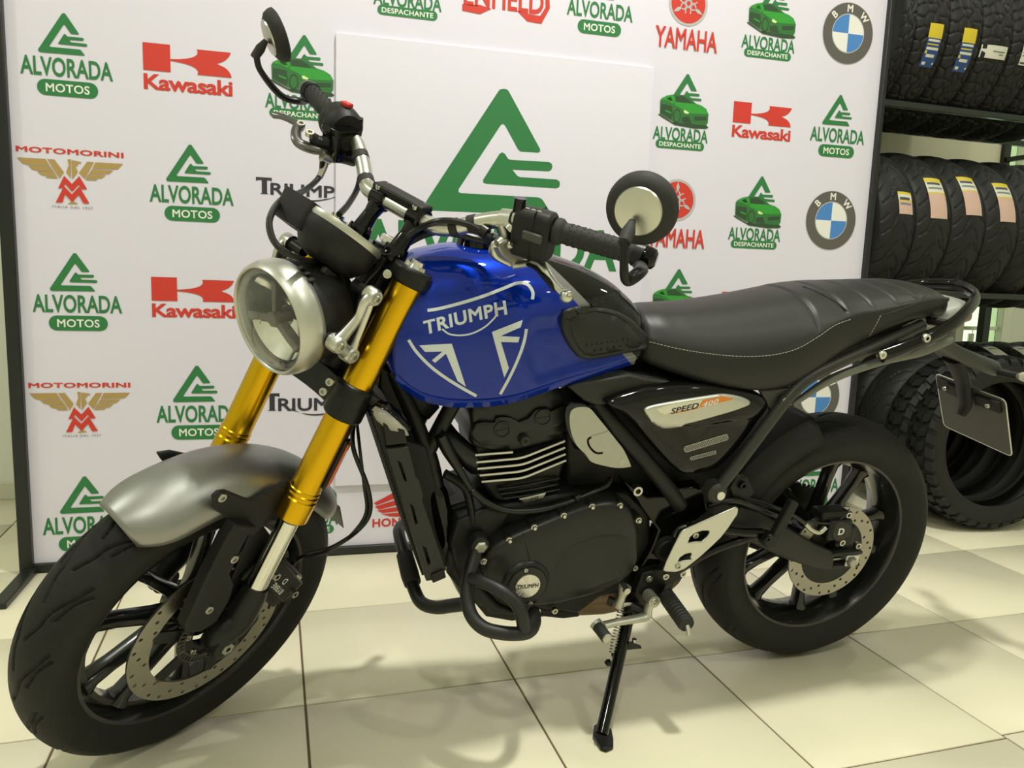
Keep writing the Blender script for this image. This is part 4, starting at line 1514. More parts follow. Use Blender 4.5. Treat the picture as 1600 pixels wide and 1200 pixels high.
bh = cable('brake_hose', [S(504, 252, -0.198), S(500, 275, -0.195), S(475, 298, -0.16), S(440, 312, -0.10), S(422, 340, -0.04), S(424, 368, 0.0), S(440, 390, 0.03), S(470, 405, 0.03), S(500, 412, 0.0)], 0.0052)
MB().tube([S(511, 248, -0.197), S(506, 262, -0.197), S(499, 277, -0.194)], 0.0062, n=10).build('hose_sleeve', BOLT, bh)
cable('throttle_cable', [S(566, 250, -0.17), S(560, 290, -0.14), S(545, 318, -0.10), S(530, 335, -0.07)], 0.0055)
cable('clutch_cable', [S(768, 372, 0.18), S(735, 352, 0.14), S(690, 345, 0.10), S(650, 360, 0.06), S(615, 390, 0.045), S(590, 420, 0.04), S(565, 450, 0.03), S(555, 490, 0.02)], 0.0055)
cable('wiring_loom', [S(800, 372, 0.20), S(760, 376, 0.15), S(718, 366, 0.11), S(680, 362, 0.075), S(645, 375, 0.05), S(610, 400, 0.04), S(585, 432, 0.035), S(570, 470, 0.02)], 0.0065)
for y in (0.11, 0.135, -0.105, -0.15):
    MB().lathe([(0.0118, -0.007), (0.0150, -0.007), (0.0150, 0.007), (0.0118, 0.007)], hb(y), hdir(y), 20, closed=True).build('cable_strap', GRIPR, bar)
# grommet on the clutch cable
MB().lathe([(0.0055, -0.007), (0.0105, -0.006), (0.0105, 0.006), (0.0055, 0.007)], S(757, 362, 0.165), unit(S(768, 372, 0.18) - S(745, 356, 0.15)), 16, closed=True).build('cable_grommet', CABLE, bar)
# hose from caliper, looping down behind the fork
def toS(v):
    return SR.T @ (np.asarray(v) - ST)


hose_pts = [S(553, 655, 0.06), toS(B(552, 700, 0.05)), toS(B(574, 760, 0.04)), toS(B(578, 800, 0.05)), toS(B(560, 828, 0.06)), toS(B(520, 855, 0.08)), S(478, 868, 0.09), S(462, 878, 0.09), S(450, 900, 0.092)]
cable('brake_hose', hose_pts, 0.0042)
hose_pts = [S(557, 655, 0.055), toS(B(562, 700, 0.05)), toS(B(569, 760, 0.04)), toS(B(572, 800, 0.05)), toS(B(552, 832, 0.06)), toS(B(516, 860, 0.08)), S(476, 872, 0.088), S(440, 890, 0.085), S(420, 950, 0.08)]
cable('sensor_cable', hose_pts, 0.0030)

# ---------------------------------------------------------------- front indicators
for s in (1, -1):
    g = lambda px, py, y: (lambda v: np.array([v[0], s * v[1], v[2]]))(S(px, py, y))
    a = g(575, 622, 0.125); tip = g(640, 668, 0.20)
    st_ = MB().tube([g(560, 612, 0.10), g(578, 622, 0.125), g(592, 632, 0.145)], [0.013, 0.011, 0.010], n=12).build('indicator', PLAST, bike, mw=MS)
    p = [g(588, 630, 0.143), g(600, 640, 0.158), g(618, 655, 0.176), g(634, 667, 0.192), g(641, 672, 0.198)]
    MB().tube(p, [0.009, 0.0175, 0.0185, 0.010, 0.003], n=16, flat=(1.0, 0.75)).build('indicator_shell', GLOSSB, st_)
    off = np.array([0.0095, 0.006 * s, -0.003])
    MB().tube([q + off for q in p[:]], [0.008, 0.0165, 0.0165, 0.008, 0.002], n=16, flat=(0.95, 0.7)).build('indicator_lens', mat('indicator_clear_lens', (0.42, 0.40, 0.33), 0.15, var=0.15, scale=180, trans=0.25, coat=0.6), st_)

# ---------------------------------------------------------------- rear wheel
RT_P = 2 * math.pi * 0.306 / 11
rs = lines([(0.000, 0.004), (0.040, 0.016), (0.085, 0.024), (0.130, 0.046), (0.150, 0.058)], 0.0022)
rs += lines([(0.060, 0.040), (0.105, 0.052), (0.135, 0.066)], 0.0018)
rs = mirror_lines(rs, RT_P, RT_P / 2)
MR = place(RA)
rw = rim_mesh(0.2175, 0.108, 0.042, 0.055).build('rear_wheel', RIMB, bike, mw=MR, smooth=40)
tyre_builder(0.306, 0.214, 0.152, rs, 11, nseg=760, nt=69, depth=0.004, hc=0.55).build('tyre', M_RUBBER, rw, smooth=60, fix=False)
for k in range(5):
    for s in (-1, 1):
        c = math.radians(145 + 72 * k)
        spoke_mesh(0.038, c + s * math.radians(9), 0.199, c + s * math.radians(22)).build('spoke', RIMB, rw, smooth=50)
drilled_disc(0.082, 0.115, 0.078, n=9).build('brake_disc', DISCM, rw, smooth=30)
MB().lathe([(0.03, 0.050), (0.084, 0.074), (0.084, 0.079), (0.03, 0.079)], n=40, closed=True).build('disc_carrier', SATIN, rw)
mb = MB()
mb.lathe([(0.03, -0.068), (0.096, -0.068), (0.096, -0.074), (0.03, -0.074)], n=60, closed=True)
for k in range(43):
    a = 2 * math.pi * k / 43
    u = np.array([math.cos(a), 0, math.sin(a)])
    mb.bar(u * 0.094 + [0, -0.071, 0], u * 0.101 + [0, -0.071, 0], 0.006, 0.005)
mb.build('sprocket', SATIN, rw)


# ---------------------------------------------------------------- shape helpers for the body
def side(L, y):
    return [B(px, py, y)[[0, 2]] for px, py in L]


def pillow(name, L, y_ref, levels, m, parent=bike, smooth=50, bevel=0.0, close_in=None):
    """cast or moulded panel: outline read at y_ref; levels = (scale, y) from the back rim outwards"""
    P = np.array(side(L, y_ref))
    P = np.array(catmull([p for p in P], 4, True))
    c = P.mean(0)
    mb = MB()
    rings = []
    for sc, y in levels:
        rings.append([(c[0] + (p[0] - c[0]) * sc, y, c[1] + (p[1] - c[1]) * sc) for p in P])
    mb.loft(rings)
    return mb.build(name, m, parent, smooth=smooth, bevel=bevel)


def slab(name, L, y_ref, y0, y1, m, parent=bike, bevel=0.003, mirror=False, seg=2):
    P = side(L, y_ref)
    mb = MB().slab(P, y0, y1)
    if mirror:
        mb.mirror_y()
    return mb.build(name, m, parent, bevel=bevel, seg=seg)


def plate(name, outer, holes, y_ref, y0, y1, m, parent=bike, bevel=0.0015, T=None):
    loops = [side(outer, y_ref)] + [side(h, y_ref) for h in holes]
    V, Tn = flat_fill(loops)
    mb = MB()
    n = len(V)
    mb.add([(x, y0, z) for x, z in V] + [(x, y1, z) for x, z in V], [t for t in Tn] + [tuple(i + n for i in reversed(t)) for t in Tn])
    for lp in loops:
        k = len(lp)
        mb.add([(p[0], y0, p[1]) for p in lp] + [(p[0], y1, p[1]) for p in lp], [(i, (i + 1) % k, k + (i + 1) % k, k + i) for i in range(k)])
    me = mb
    o = me.build(name, m, parent, smooth=30)
    bm = bmesh.new(); bm.from_mesh(o.data)
    bmesh.ops.remove_doubles(bm, verts=bm.verts, dist=1e-5)
    bmesh.ops.recalc_face_normals(bm, faces=bm.faces)
    bm.to_mesh(o.data); bm.free()
    o.data.polygons.foreach_set('use_smooth', [True] * len(o.data.polygons))
    o.data.set_sharp_from_angle(angle=math.radians(30))
    if bevel:
        bv = o.modifiers.new('bevel', 'BEVEL'); bv.width = bevel; bv.segments = 2; bv.limit_method = 'ANGLE'; bv.angle_limit = math.radians(50)
    return o


def bt(pts, r, name, m, parent=bike, n=12, **k):
    """tube through (px, py, y) points of the fixed bike"""
    return MB().tube([B(*p) for p in pts], r, n=n, **k).build(name, m, parent)


def bvh_of(mb):
    return BVHTree.FromPolygons([Vector(v) for v in mb.v], [list(f) for f in mb.f])


def cast(bvh, px, py, off, frame='B'):
    d = BR.T @ ray(px, py)
    hit, nrm, _, _ = bvh.ray_cast(Vector(CAM_B), Vector(unit(d)))
    if hit is None:
        hit, nrm, _, _ = bvh.find_nearest(Vector(B(px, py, 0.1)))
    if nrm.dot(Vector(d)) > 0:
        nrm = -nrm
    return np.array(hit + nrm * off)


def decal(name, bvh, shapes, m, parent, off=0.0006, maxlen=9.0, T=lambda x, y: (x, y)):
    """flat printed marks laid onto a curved surface; shapes: pixel loops or (verts, tris)"""
    mb = MB()
    for shp in shapes:
        if isinstance(shp, tuple):
            V, Tn = shp
        else:
            V, Tn = flat_fill([[T(*p) for p in lp] for lp in (shp if isinstance(shp[0][0], (tuple, list, np.ndarray)) else [shp])])
        bm = bmesh.new()
        vv = [bm.verts.new((x, y, 0)) for x, y in V]
        for t in Tn:
            try: bm.faces.new([vv[i] for i in t])
            except ValueError: pass
        for _ in range(5):
            lg = [e for e in bm.edges if e.calc_length() > maxlen]
            if not lg: break
            bmesh.ops.subdivide_edges(bm, edges=lg, cuts=1)
            bmesh.ops.triangulate(bm, faces=[f for f in bm.faces if len(f.verts) > 3])
        bm.verts.index_update()
        mb.add([cast(bvh, v.co.x, v.co.y, off) for v in bm.verts], [tuple(v.index for v in f.verts) for f in bm.faces])
        bm.free()
    return mb.build(name, m, parent, smooth=80, fix=False)


def stroke(P, w):
    """polyline -> closed ribbon outline in pixels"""
    P = catmull([np.array(p, float) for p in P], 6)
    L, R_ = [], []
    for i, p in enumerate(P):
        t = unit((P[min(i + 1, len(P) - 1)] - P[max(i - 1, 0)]))
        n = np.array([-t[1], t[0]])
        L.append(tuple(p + n * w / 2)); R_.append(tuple(p - n * w / 2))
    n = len(L)
    V = L + R_
    T = []
    for i in range(n - 1):
        T += [(i, i + 1, n + i + 1), (i, n + i + 1, n + i)]
    return (V, T)


def smooth01(x):
    x = np.clip(x, 0, 1)
    return x * x * (3 - 2 * x)


# ---------------------------------------------------------------- fuel tank
#        x      zb     zt     w
TK = [(1.044, 0.785, 0.842, 0.060), (1.036, 0.762, 0.885, 0.098), (1.022, 0.745, 0.914, 0.115), (1.000, 0.728, 0.938, 0.125), (0.950, 0.7115, 0.958, 0.134), (0.890, 0.7085, 0.966, 0.138),
      (0.820, 0.7155, 0.966, 0.137), (0.770, 0.7285, 0.960, 0.131), (0.720, 0.7405, 0.949, 0.121), (0.660, 0.752, 0.930, 0.109), (0.600, 0.765, 0.899, 0.096), (0.555, 0.775, 0.862, 0.080), (0.535, 0.785, 0.838, 0.058)]
tk = np.array(TK)[::-1]
XS = np.concatenate([np.linspace(0.535, 0.56, 8)[:-1], np.linspace(0.56, 1.0, 74)[:-1], np.linspace(1.0, 1.044, 16)])


def pinterp(x, xp, fp):
    """smooth (cubic Hermite, monotone-ish) interpolation"""
    xp = np.asarray(xp); fp = np.asarray(fp)
    i = int(np.clip(np.searchsorted(xp, x) - 1, 0, len(xp) - 2))
    d = np.gradient(fp, xp)
    h = xp[i + 1] - xp[i]
    t = (x - xp[i]) / h
    return (1 + 2 * t) * (1 - t) ** 2 * fp[i] + t * (1 - t) ** 2 * h * d[i] + t * t * (3 - 2 * t) * fp[i + 1] + t * t * (t - 1) * h * d[i + 1]


def tank_section(x, n=34):
    zb, zt, w = (pinterp(x, tk[:, 0], tk[:, k]) for k in (1, 2, 3))
    h = zt - zb
    cp = [(0, zb + 0.004), (0.45 * w, zb + 0.002), (0.76 * w, zb), (0.90 * w, zb + 0.004), (0.972 * w, zb + 0.07 * h), (w, zb + 0.30 * h), (0.985 * w, zb + 0.48 * h), (0.915 * w, zb + 0.66 * h), (0.77 * w, zb + 0.82 * h), (0.53 * w, zb + 0.935 * h), (0.26 * w, zb + 0.988 * h), (0, zt)]
    P = catmull([np.array(c) for c in cp], 4)
    out = []
    for y, z in P:
        # knee recess behind an arched edge
        xe = 0.822 - 1.6 * max(0.0, z - 0.845) ** 1.15 * 4.0 - 0.5 * max(0.0, 0.80 - z)
        k = float(smooth01((xe - x) / 0.022)) * float(smooth01((z - zb - 0.012) / 0.02)) * float(smooth01((0.915 - z) / 0.02))
        out.append((max(0.0, y - 0.0085 * k * min(1, y / 0.05)), z))
    return out


mb = MB()
rings = []
for x in XS:
    s_ = tank_section(x)
    ring = [(x, y, z) for y, z in s_] + [(x, -y, z) for y, z in reversed(s_[1:-1])]
    rings.append(ring)
mb.loft(rings)
TANK_BVH = bvh_of(mb)
# paint: blue, black behind a diagonal silver band
m = bpy.data.materials.new('tank_paint')
m.use_nodes = True
nt = m.node_tree
bs = nt.nodes['Principled BSDF']
tc = nt.nodes.new('ShaderNodeTexCoord')
sx = nt.nodes.new('ShaderNodeSeparateXYZ')
nt.links.new(tc.outputs['Object'], sx.inputs[0])
pA, pB = B(838, 404, 0.07), B(986, 560, 0.095)
dv = np.array([pB[0] - pA[0], pB[2] - pA[2]]); nv = unit(np.array([dv[1], -dv[0]]))
if nv[0] > 0: nv = -nv           # positive towards the rear
def mth(op, a, b_):
    nd = nt.nodes.new('ShaderNodeMath'); nd.operation = op
    for i, v in enumerate((a, b_)):
        if isinstance(v, (int, float, np.floating)): nd.inputs[i].default_value = float(v)
        else: nt.links.new(v, nd.inputs[i])
    return nd.outputs[0]
dd = mth('ADD', mth('MULTIPLY', sx.outputs[0], nv[0]), mth('MULTIPLY', sx.outputs[2], nv[1]))
dd = mth('SUBTRACT', dd, float(pA[0] * nv[0] + pA[2] * nv[1]))
is_band = mth('MULTIPLY', mth('GREATER_THAN', dd, -0.006), mth('LESS_THAN', dd, 0.010))
is_blk = mth('GREATER_THAN', dd, 0.010)
nz = nt.nodes.new('ShaderNodeTexNoise'); nz.inputs['Scale'].default_value = 900
nt.links.new(tc.outputs['Object'], nz.inputs['Vector'])
fl = nt.nodes.new('ShaderNodeMix'); fl.data_type = 'RGBA'
fl.inputs[6].default_value = (0.001, 0.014, 0.22, 1); fl.inputs[7].default_value = (0.002, 0.028, 0.35, 1)
nt.links.new(nz.outputs[0], fl.inputs[0])
m1 = nt.nodes.new('ShaderNodeMix'); m1.data_type = 'RGBA'
m1.inputs[7].default_value = (0.20, 0.20, 0.19, 1)
nt.links.new(is_band, m1.inputs[0]); nt.links.new(fl.outputs[2], m1.inputs[6])
m2 = nt.nodes.new('ShaderNodeMix'); m2.data_type = 'RGBA'
m2.inputs[7].default_value = (0.004, 0.004, 0.004, 1)
nt.links.new(is_blk, m2.inputs[0]); nt.links.new(m1.outputs[2], m2.inputs[6])
nt.links.new(m2.outputs[2], bs.inputs['Base Color'])
nt.links.new(mth('MULTIPLY', mth('SUBTRACT', 1.0, is_blk), 0.22), bs.inputs['Metallic'])
bs.inputs['Roughness'].default_value = 0.30
bs.inputs['Specular IOR Level'].default_value = 0.0
bs.inputs['Coat Weight'].default_value = 0.8
bs.inputs['Coat Roughness'].default_value = 0.02
TANKM = m
tank = mb.build('fuel_tank', TANKM, bike, smooth=50)
tank['label'] = 'glossy blue fuel tank turning black behind a silver band'

T6 = lambda x, y: (600 + x / 3.636, 360 + y / 3.636)
tp = lambda L: [T6(*p) for p in L]
DEC = mat('tank_decal_silver', srgb(205, 212, 214), 0.25, coat=0.6, var=0.0)
shapes = [stroke(tp([(247, 455), (320, 443), (440, 412), (560, 375), (660, 337), (740, 305), (780, 298), (812, 306), (835, 330), (846, 360), (842, 392)]), 5.0),
          stroke(tp([(808, 560), (795, 630), (765, 720), (715, 830), (660, 930)]), 4.6),
          stroke(tp([(140, 622), (185, 690), (260, 768), (340, 830), (440, 893), (525, 940)]), 4.8),
          tp([(200, 652), (385, 643), (465, 888), (418, 856), (352, 700), (290, 752), (272, 737), (332, 688), (234, 690)]),
          tp([(612, 577), (788, 508), (776, 550), (662, 600), (770, 605), (762, 636), (664, 634), (709, 782), (683, 836)])]
V, Tn = text2d('TRIUMPH', 0.028, 1.0, 1.08)
xs_ = [v[0] for v in V]; w_ = max(xs_) - min(xs_); x0_ = min(xs_)
def wm(x, z):
    s = (x - x0_) / w_
    X = 232 + 468 * s
    base = 592 - 118 * s - 8 * math.sin(math.pi * s)
    hgt = (70 if 0.10 < s < 0.83 else 74)
    return T6(X - 10 * z, base - hgt * z)
shapes.append(([wm(*v) for v in V], Tn))
shapes.append(stroke(tp([(330, 560), (370, 588), (430, 596), (500, 585), (570, 550), (620, 505), (640, 478)]), 2.6))
decal('tank_lettering', TANK_BVH, shapes, DEC, tank)

# knee pad
pad = [T6(*p) for p in [(1000, 515), (1010, 468), (1045, 441), (1110, 432), (1200, 437), (1300, 458), (1390, 505), (1460, 570), (1505, 628), (1510, 655), (1482, 680), (1400, 693), (1200, 724), (1135, 727), (1090, 708), (1040, 640), (1008, 570)]]
pad = np.array(catmull([np.array(p) for p in pad], 5, True))
pc2 = pad.mean(0)
mb = MB()
rings = []
for sc, of in ((1.0, -0.002), (1.0, 0.003), (0.975, 0.0075), (0.93, 0.0095), (0.82, 0.0095), (0.80, 0.0075), (0.785, 0.0075), (0.765, 0.0095), (0.5, 0.0100), (0.2, 0.0100)):
    rings.append([cast(TANK_BVH, pc2[0] + (p[0] - pc2[0]) * sc, pc2[1] + (p[1] - pc2[1]) * sc, of) for p in pad])
mb.loft(rings)
PAD = mat('knee_pad_rubber', (0.014, 0.014, 0.013), 0.5, var=0.05, bump=0.04, bscale=1500)
padL = mb.build('knee_pad', PAD, tank, smooth=60)
padR = MB(); padR.v = [(x, -y, z) for x, y, z in mb.v]; padR.f = [tuple(reversed(f)) for f in mb.f]; padR.mi = [0] * len(mb.f)
padR.build('knee_pad', PAD, tank, smooth=60)
mb = MB()
for row, (xa, ya, xb, yb, n) in enumerate(((1135, 643, 1370, 607, 9), (1180, 672, 1400, 632, 7))):
    for k in range(n):
        t = k / (n - 1)
        p = cast(TANK_BVH, *T6(xa + (xb - xa) * t, ya + (yb - ya) * t), 0.0098)
        mb.ball(p, 0.0026, 8, 6)
mb.build('pad_studs', PLAST, tank)

# filler cap on the tank top
fcx = 0.865
zc_ = pinterp(fcx, tk[:, 0], tk[:, 2])
cap = MB().lathe([(0.0, 0.020), (0.022, 0.020), (0.026, 0.017), (0.040, 0.016), (0.044, 0.012), (0.046, -0.004)], (fcx, 0, zc_), (0, 0, 1), 40).build('filler_cap', GLOSSB, tank, smooth=30)
bolts('cap_bolt', [((fcx + 0.033 * math.cos(a), 0.033 * math.sin(a), zc_ + 0.016), (0, 0, 1)) for a in np.linspace(0.3, 6.58, 5, False)], tank, r=0.004)
# rolled lip round the tank's lower edge
mb = MB()
rings = []
for x in np.linspace(0.575, 1.028, 48):
    zb = pinterp(x, tk[:, 0], tk[:, 1]); w = pinterp(x, tk[:, 0], tk[:, 3])
    rings.append([(x, 0.925 * w, zb + 0.012), (x, 0.968 * w, zb + 0.010), (x, 0.975 * w, zb + 0.006), (x, 0.930 * w, zb - 0.005), (x, 0.86 * w, zb - 0.004)])
mb.loft(rings)
mb.mirror_y()
mb.build('tank_lip', TANKM, tank, smooth=40)

# ---------------------------------------------------------------- seat
SEATM = mat('seat_vinyl', (0.016, 0.0155, 0.0145), 0.43, var=0.05, scale=200, bump=0.06, bscale=1800, spec=0.45)
#        x      zb     ze     zt     w
ST_ = np.array([(0.568, 0.782, 0.810, 0.835, 0.055), (0.555, 0.770, 0.810, 0.850, 0.080), (0.530, 0.760, 0.806, 0.858, 0.098), (0.490, 0.748, 0.797, 0.861, 0.114), (0.440, 0.736, 0.790, 0.864, 0.128), (0.380, 0.726, 0.789, 0.871, 0.138),
                (0.310, 0.722, 0.799, 0.882, 0.143), (0.250, 0.730, 0.817, 0.893, 0.143), (0.200, 0.750, 0.845, 0.901, 0.138), (0.150, 0.786, 0.866, 0.907, 0.132), (0.050, 0.832, 0.881, 0.913, 0.122), (-0.050, 0.860, 0.896, 0.917, 0.108),
                (-0.110, 0.866, 0.902, 0.918, 0.099), (-0.142, 0.866, 0.899, 0.913, 0.088), (-0.158, 0.870, 0.893, 0.902, 0.070)])[::-1]
RIBS = (0.212, 0.145, 0.078, 0.012, -0.048, -0.100)


def seat_section(x):
    zb, ze, zt, w = (pinterp(x, ST_[:, 0], ST_[:, k]) for k in (1, 2, 3, 4))
    g = sum(math.exp(-((x - r) / 0.0042) ** 2) for r in RIBS)
    puff = 0.0 if x > 0.215 else 0.0010
    h = zt - ze
    cp = [(0, zb + 0.002), (0.6 * w, zb + 0.001), (0.88 * w, zb), (0.97 * w, zb + 0.15 * (ze - zb)), (1.0 * w, zb + 0.55 * (ze - zb)), (0.985 * w, ze - 0.004), (0.965 * w, ze + 0.004), (0.90 * w, ze + 0.26 * h), (0.74 * w, ze + 0.60 * h), (0.50 * w, ze + 0.86 * h), (0.25 * w, ze + 0.97 * h), (0, zt)]
    P = catmull([np.array(c) for c in cp], 3)
    return [(y, z - (0.0030 * g - puff * (1 - min(1, g))) * float(smooth01((z - ze - 0.003) / 0.012))) for y, z in P]


mb = MB()
xs_s = np.concatenate([np.linspace(-0.158, 0.22, 150)[:-1], np.linspace(0.22, 0.568, 60)])
mb.loft([[(x, y, z) for y, z in seat_section(x)] + [(x, -y, z) for y, z in reversed(seat_section(x)[1:-1])] for x in xs_s])
SEAT_BVH = bvh_of(mb)
seat = mb.build('seat', SEATM, bike, smooth=60)
seat['label'] = 'black stitched vinyl seat with cross ribs on the pillion half'
STITCH = mat('pale_thread', srgb(170, 168, 155), 0.7, var=0.05)
mb = MB()
def stitch(P, r=0.0006, L=5.0):
    P = catmull([np.array(p, float) for p in P], 40)
    acc = 0.0; last = P[0]; seg = [P[0]]
    for p in P[1:]:
        seg.append(p)
        acc = np.linalg.norm(p - seg[0])
        if acc > L:
            a = cast(SEAT_BVH, *seg[0], 0.0004); b_ = cast(SEAT_BVH, *(seg[0] + (p - seg[0]) * 0.68), 0.0004)
            mb.cyl(a, b_, r, 5)
            seg = [p]
stitch([(1015, 534), (1060, 545), (1110, 553), (1160, 557), (1205, 555), (1245, 545), (1280, 525), (1305, 508), (1335, 497)])
stitch([(1376, 493), (1366, 512), (1352, 535), (1340, 552)])
tag(mb.build('stitching', STITCH, seat), kind='stuff')
mb = MB()
mb.tube([cast(SEAT_BVH, *p, 0.0002) for p in ((1335, 498), (1310, 475), (1285, 460), (1255, 448))], 0.0022, n=8)
mb.tube([cast(SEAT_BVH, *p, 0.0002) for p in ((1376, 493), (1400, 486), (1425, 477), (1442, 466), (1447, 458))], 0.0018, n=8)
mb.build('seat_piping', SEATM, seat)

mb = MB()
mb.loft([[(x, y, z) for y, z in ((-hw, zt), (hw, zt), (hw * 0.9, zb), (-hw * 0.9, zb))] for x, hw, zt, zb in ((0.26, 0.100, 0.755, 0.70), (0.16, 0.100, 0.800, 0.735), (0.05, 0.098, 0.850, 0.785), (-0.06, 0.090, 0.872, 0.825), (-0.13, 0.070, 0.882, 0.845))])
mb.build('undertray', PLAST, bike, bevel=0.004)

# ---------------------------------------------------------------- rear frame, grab rail, tail
FRAMEG = mat('grey_black_frame', (0.030, 0.030, 0.027), 0.42, var=0.06)
for s in (1, -1):
    f = lambda px, py, y: (lambda v: np.array([v[0], s * v[1], v[2]]))(B(px, py, y))
    mb = MB()
    mb.tube([f(1118, 768, 0.140), f(1150, 728, 0.140), f(1195, 668, 0.140), f(1228, 625, 0.138), f(1262, 592, 0.132), f(1310, 567, 0.125), f(1380, 536, 0.112), f(1440, 508, 0.09)], 0.0125, n=14)
    fr = mb.build('subframe_tube', FRAMEG, bike)
    MB().lathe([(0.0, 0.014), (0.016, 0.014), (0.0215, 0.008), (0.0215, -0.016), (0, -0.016)], f(1118, 768, 0.140), (0, s, 0), 28).build('tube_boss', FRAMEG, fr)
    MB().lathe([(0.0, 0.021), (0.009, 0.021), (0.0105, 0.018), (0.0105, 0.012)], f(1118, 768, 0.140), (0, s, 0), 12).build('frame_bolt', CHROME, fr)
    # light strip of the under-seat cowl
    mb = MB()
    mb.tube([f(1238, 632, 0.118), f(1300, 592, 0.118), f(1375, 565, 0.112), f(1440, 548, 0.10), f(1482, 530, 0.075)], [0.006, 0.009, 0.009, 0.012, 0.012], n=12)
    mb.build('cowl_edge', mat('cowl_grey_paint', (0.16, 0.165, 0.145), 0.45, metal=0.2, var=0.03), fr)
    # seat lock plate
    if s > 0:
        sp = slab('lock_plate', [(1190, 612), (1240, 607), (1247, 622), (1225, 645), (1212, 655), (1205, 640)], 0.138, 0.122, 0.134, FRAMEG, fr)
        MB().lathe([(0.0, 0.010), (0.009, 0.010), (0.012, 0.008), (0.012, 0)], B(1222, 624, 0.134), (0, 1, 0), 20).build('seat_lock', PLAST, fr)
        MB().lathe([(0.0, 0.0112), (0.0072, 0.0112), (0.0075, 0.009)], B(1222, 624, 0.134), (0, 1, 0), 20).build('lock_barrel', CHROME, fr)
        MB().box(B(1222, 624, 0.134) + [0, 0.0114, 0], (0.002, 0.001, 0.008)).build('lock_slot_shade', PLAST, fr)  # black bar painted in for the shade inside the key slot
# grab rail loop
gl = [(0.050, 0.137, 0.793), (0.0, 0.140, 0.811), (-0.06, 0.139, 0.834), (-0.12, 0.130, 0.858), (-0.175, 0.108, 0.882), (-0.235, 0.070, 0.901), (-0.262, 0.030, 0.909), (-0.267, 0.0, 0.912)]
gl = [np.array(p) for p in gl]
GLF = gl + [p * [1, -1, 1] for p in reversed(gl[:-1])]
rail = MB().tube(GLF, 0.0125, n=14, per=6, flat=(0.8, 1.25)).build('grab_rail', GLOSSB, bike)
for px in ((1377, 554), (1446, 528)):
    v = B(px[0], px[1], 0.148)
    for s in (1, -1):
        MB().lathe([(0.004, 0.006), (0.008, 0.006), (0.0095, 0.003), (0.0095, -0.004), (0.0, -0.004)], (v[0], s * v[1], v[2]), (0, s, 0), 18).build('rail_bolt', CHROME, rail)
for s in (1, -1):
    MB().tube([gl[1] * [1, s, 1], gl[1] * [1, s * 0.75, 1] + [0, 0, 0.0]], 0.009, n=10, smooth=False).build('rail_mount', SATIN, rail)
    MB().tube([gl[3] * [1, s, 1], gl[3] * [1, s * 0.6, 1] + [0.02, 0, -0.004]], 0.009, n=10, smooth=False).build('rail_mount', SATIN, rail)
# tail cowl under the rail
mb = MB()
rings = []
for x, hw, zt, zb in ((0.00, 0.085, 0.850, 0.828), (-0.08, 0.090, 0.868, 0.824), (-0.15, 0.086, 0.882, 0.826), (-0.21, 0.074, 0.890, 0.832), (-0.245, 0.055, 0.890, 0.846), (-0.262, 0.03, 0.882, 0.862)):
    rings.append([(x, hw * math.copysign(abs(math.cos(a)) ** 0.6, math.cos(a)), (zt + zb) / 2 + (zt - zb) / 2 * math.copysign(abs(math.sin(a)) ** 0.7, math.sin(a))) for a in np.linspace(0, 2 * math.pi, 24, False)])
mb.loft(rings)
tail = mb.build('tail_cowl', mat('tail_silver_paint', (0.40, 0.41, 0.37), 0.42, metal=0.25, var=0.03), bike, smooth=60)
MB().lathe([(0.004, 0.003), (0.008, 0.003), (0.0085, -0.002)], (-0.195, 0.030, 0.8905), (0, 0, 1), 16).build('cowl_screw', SATIN, tail)
mb = MB()
mb.loft([[(-0.245, y, z) for y, z in rrect(-0.05, 0.05, 0.838, 0.866, 0.010, 4)], [(-0.275, y * 0.8, z) for y, z in rrect(-0.05, 0.05, 0.842, 0.862, 0.008, 4)]])
mb.build('tail_light', mat('tail_light_red', (0.25, 0.01, 0.01), 0.1, coat=0.6, var=0), tail, smooth=40)

# number plate carrier, plate and rear indicators
mb = MB()
rings = []
for x, hw, z, t in ((-0.10, 0.050, 0.825, 0.024), (-0.20, 0.048, 0.797, 0.028), (-0.27, 0.048, 0.768, 0.030), (-0.31, 0.060, 0.752, 0.036), (-0.375, 0.062, 0.734, 0.036), (-0.40, 0.050, 0.726, 0.016)):
    rings.append([(x, y, z + q) for y, q in rrect(-hw, hw, -t / 2, t / 2, t * 0.3, 3)])
mb.loft(rings)
car_ = mb.build('plate_carrier', mat('carrier_plastic', (0.045, 0.048, 0.045), 0.45, var=0.05), bike, smooth=40)
MB().tube([(-0.30, 0, 0.745), (-0.345, 0, 0.69), (-0.375, 0, 0.63), (-0.372, 0, 0.60)], [0.030, 0.022, 0.018, 0.012], n=12, flat=(1.0, 0.6)).build('plate_bracket', PLAST, car_)
pt, pb_ = np.array([-0.372, 0.0, 0.674]), np.array([-0.447, 0.0, 0.530])
pd = unit(pb_ - pt); pn = np.array([pd[2], 0, -pd[0]]); pL = np.linalg.norm(pb_ - pt)
if pn[0] < 0: pn = -pn
loop = [pt + pd * v + np.array([0, u, 0]) for u, v in rrect(-0.1, 0.1, 0, pL, 0.012, 4)]
mb = MB().loft([[p - pn * 0.001 for p in loop], [p + pn * 0.001 for p in loop]])
pl = mb.build('number_plate', mat('plate_grey', (0.085, 0.083, 0.075), 0.6, var=0.04), car_)
loop2 = [pt + pd * v + np.array([0, u, 0]) for u, v in rrect(-0.1, 0.1, 0, pL, 0.012, 4)]
MB().tube(loop2, 0.0016, n=6, closed=True, smooth=False).build('plate_rim', ALU, car_)
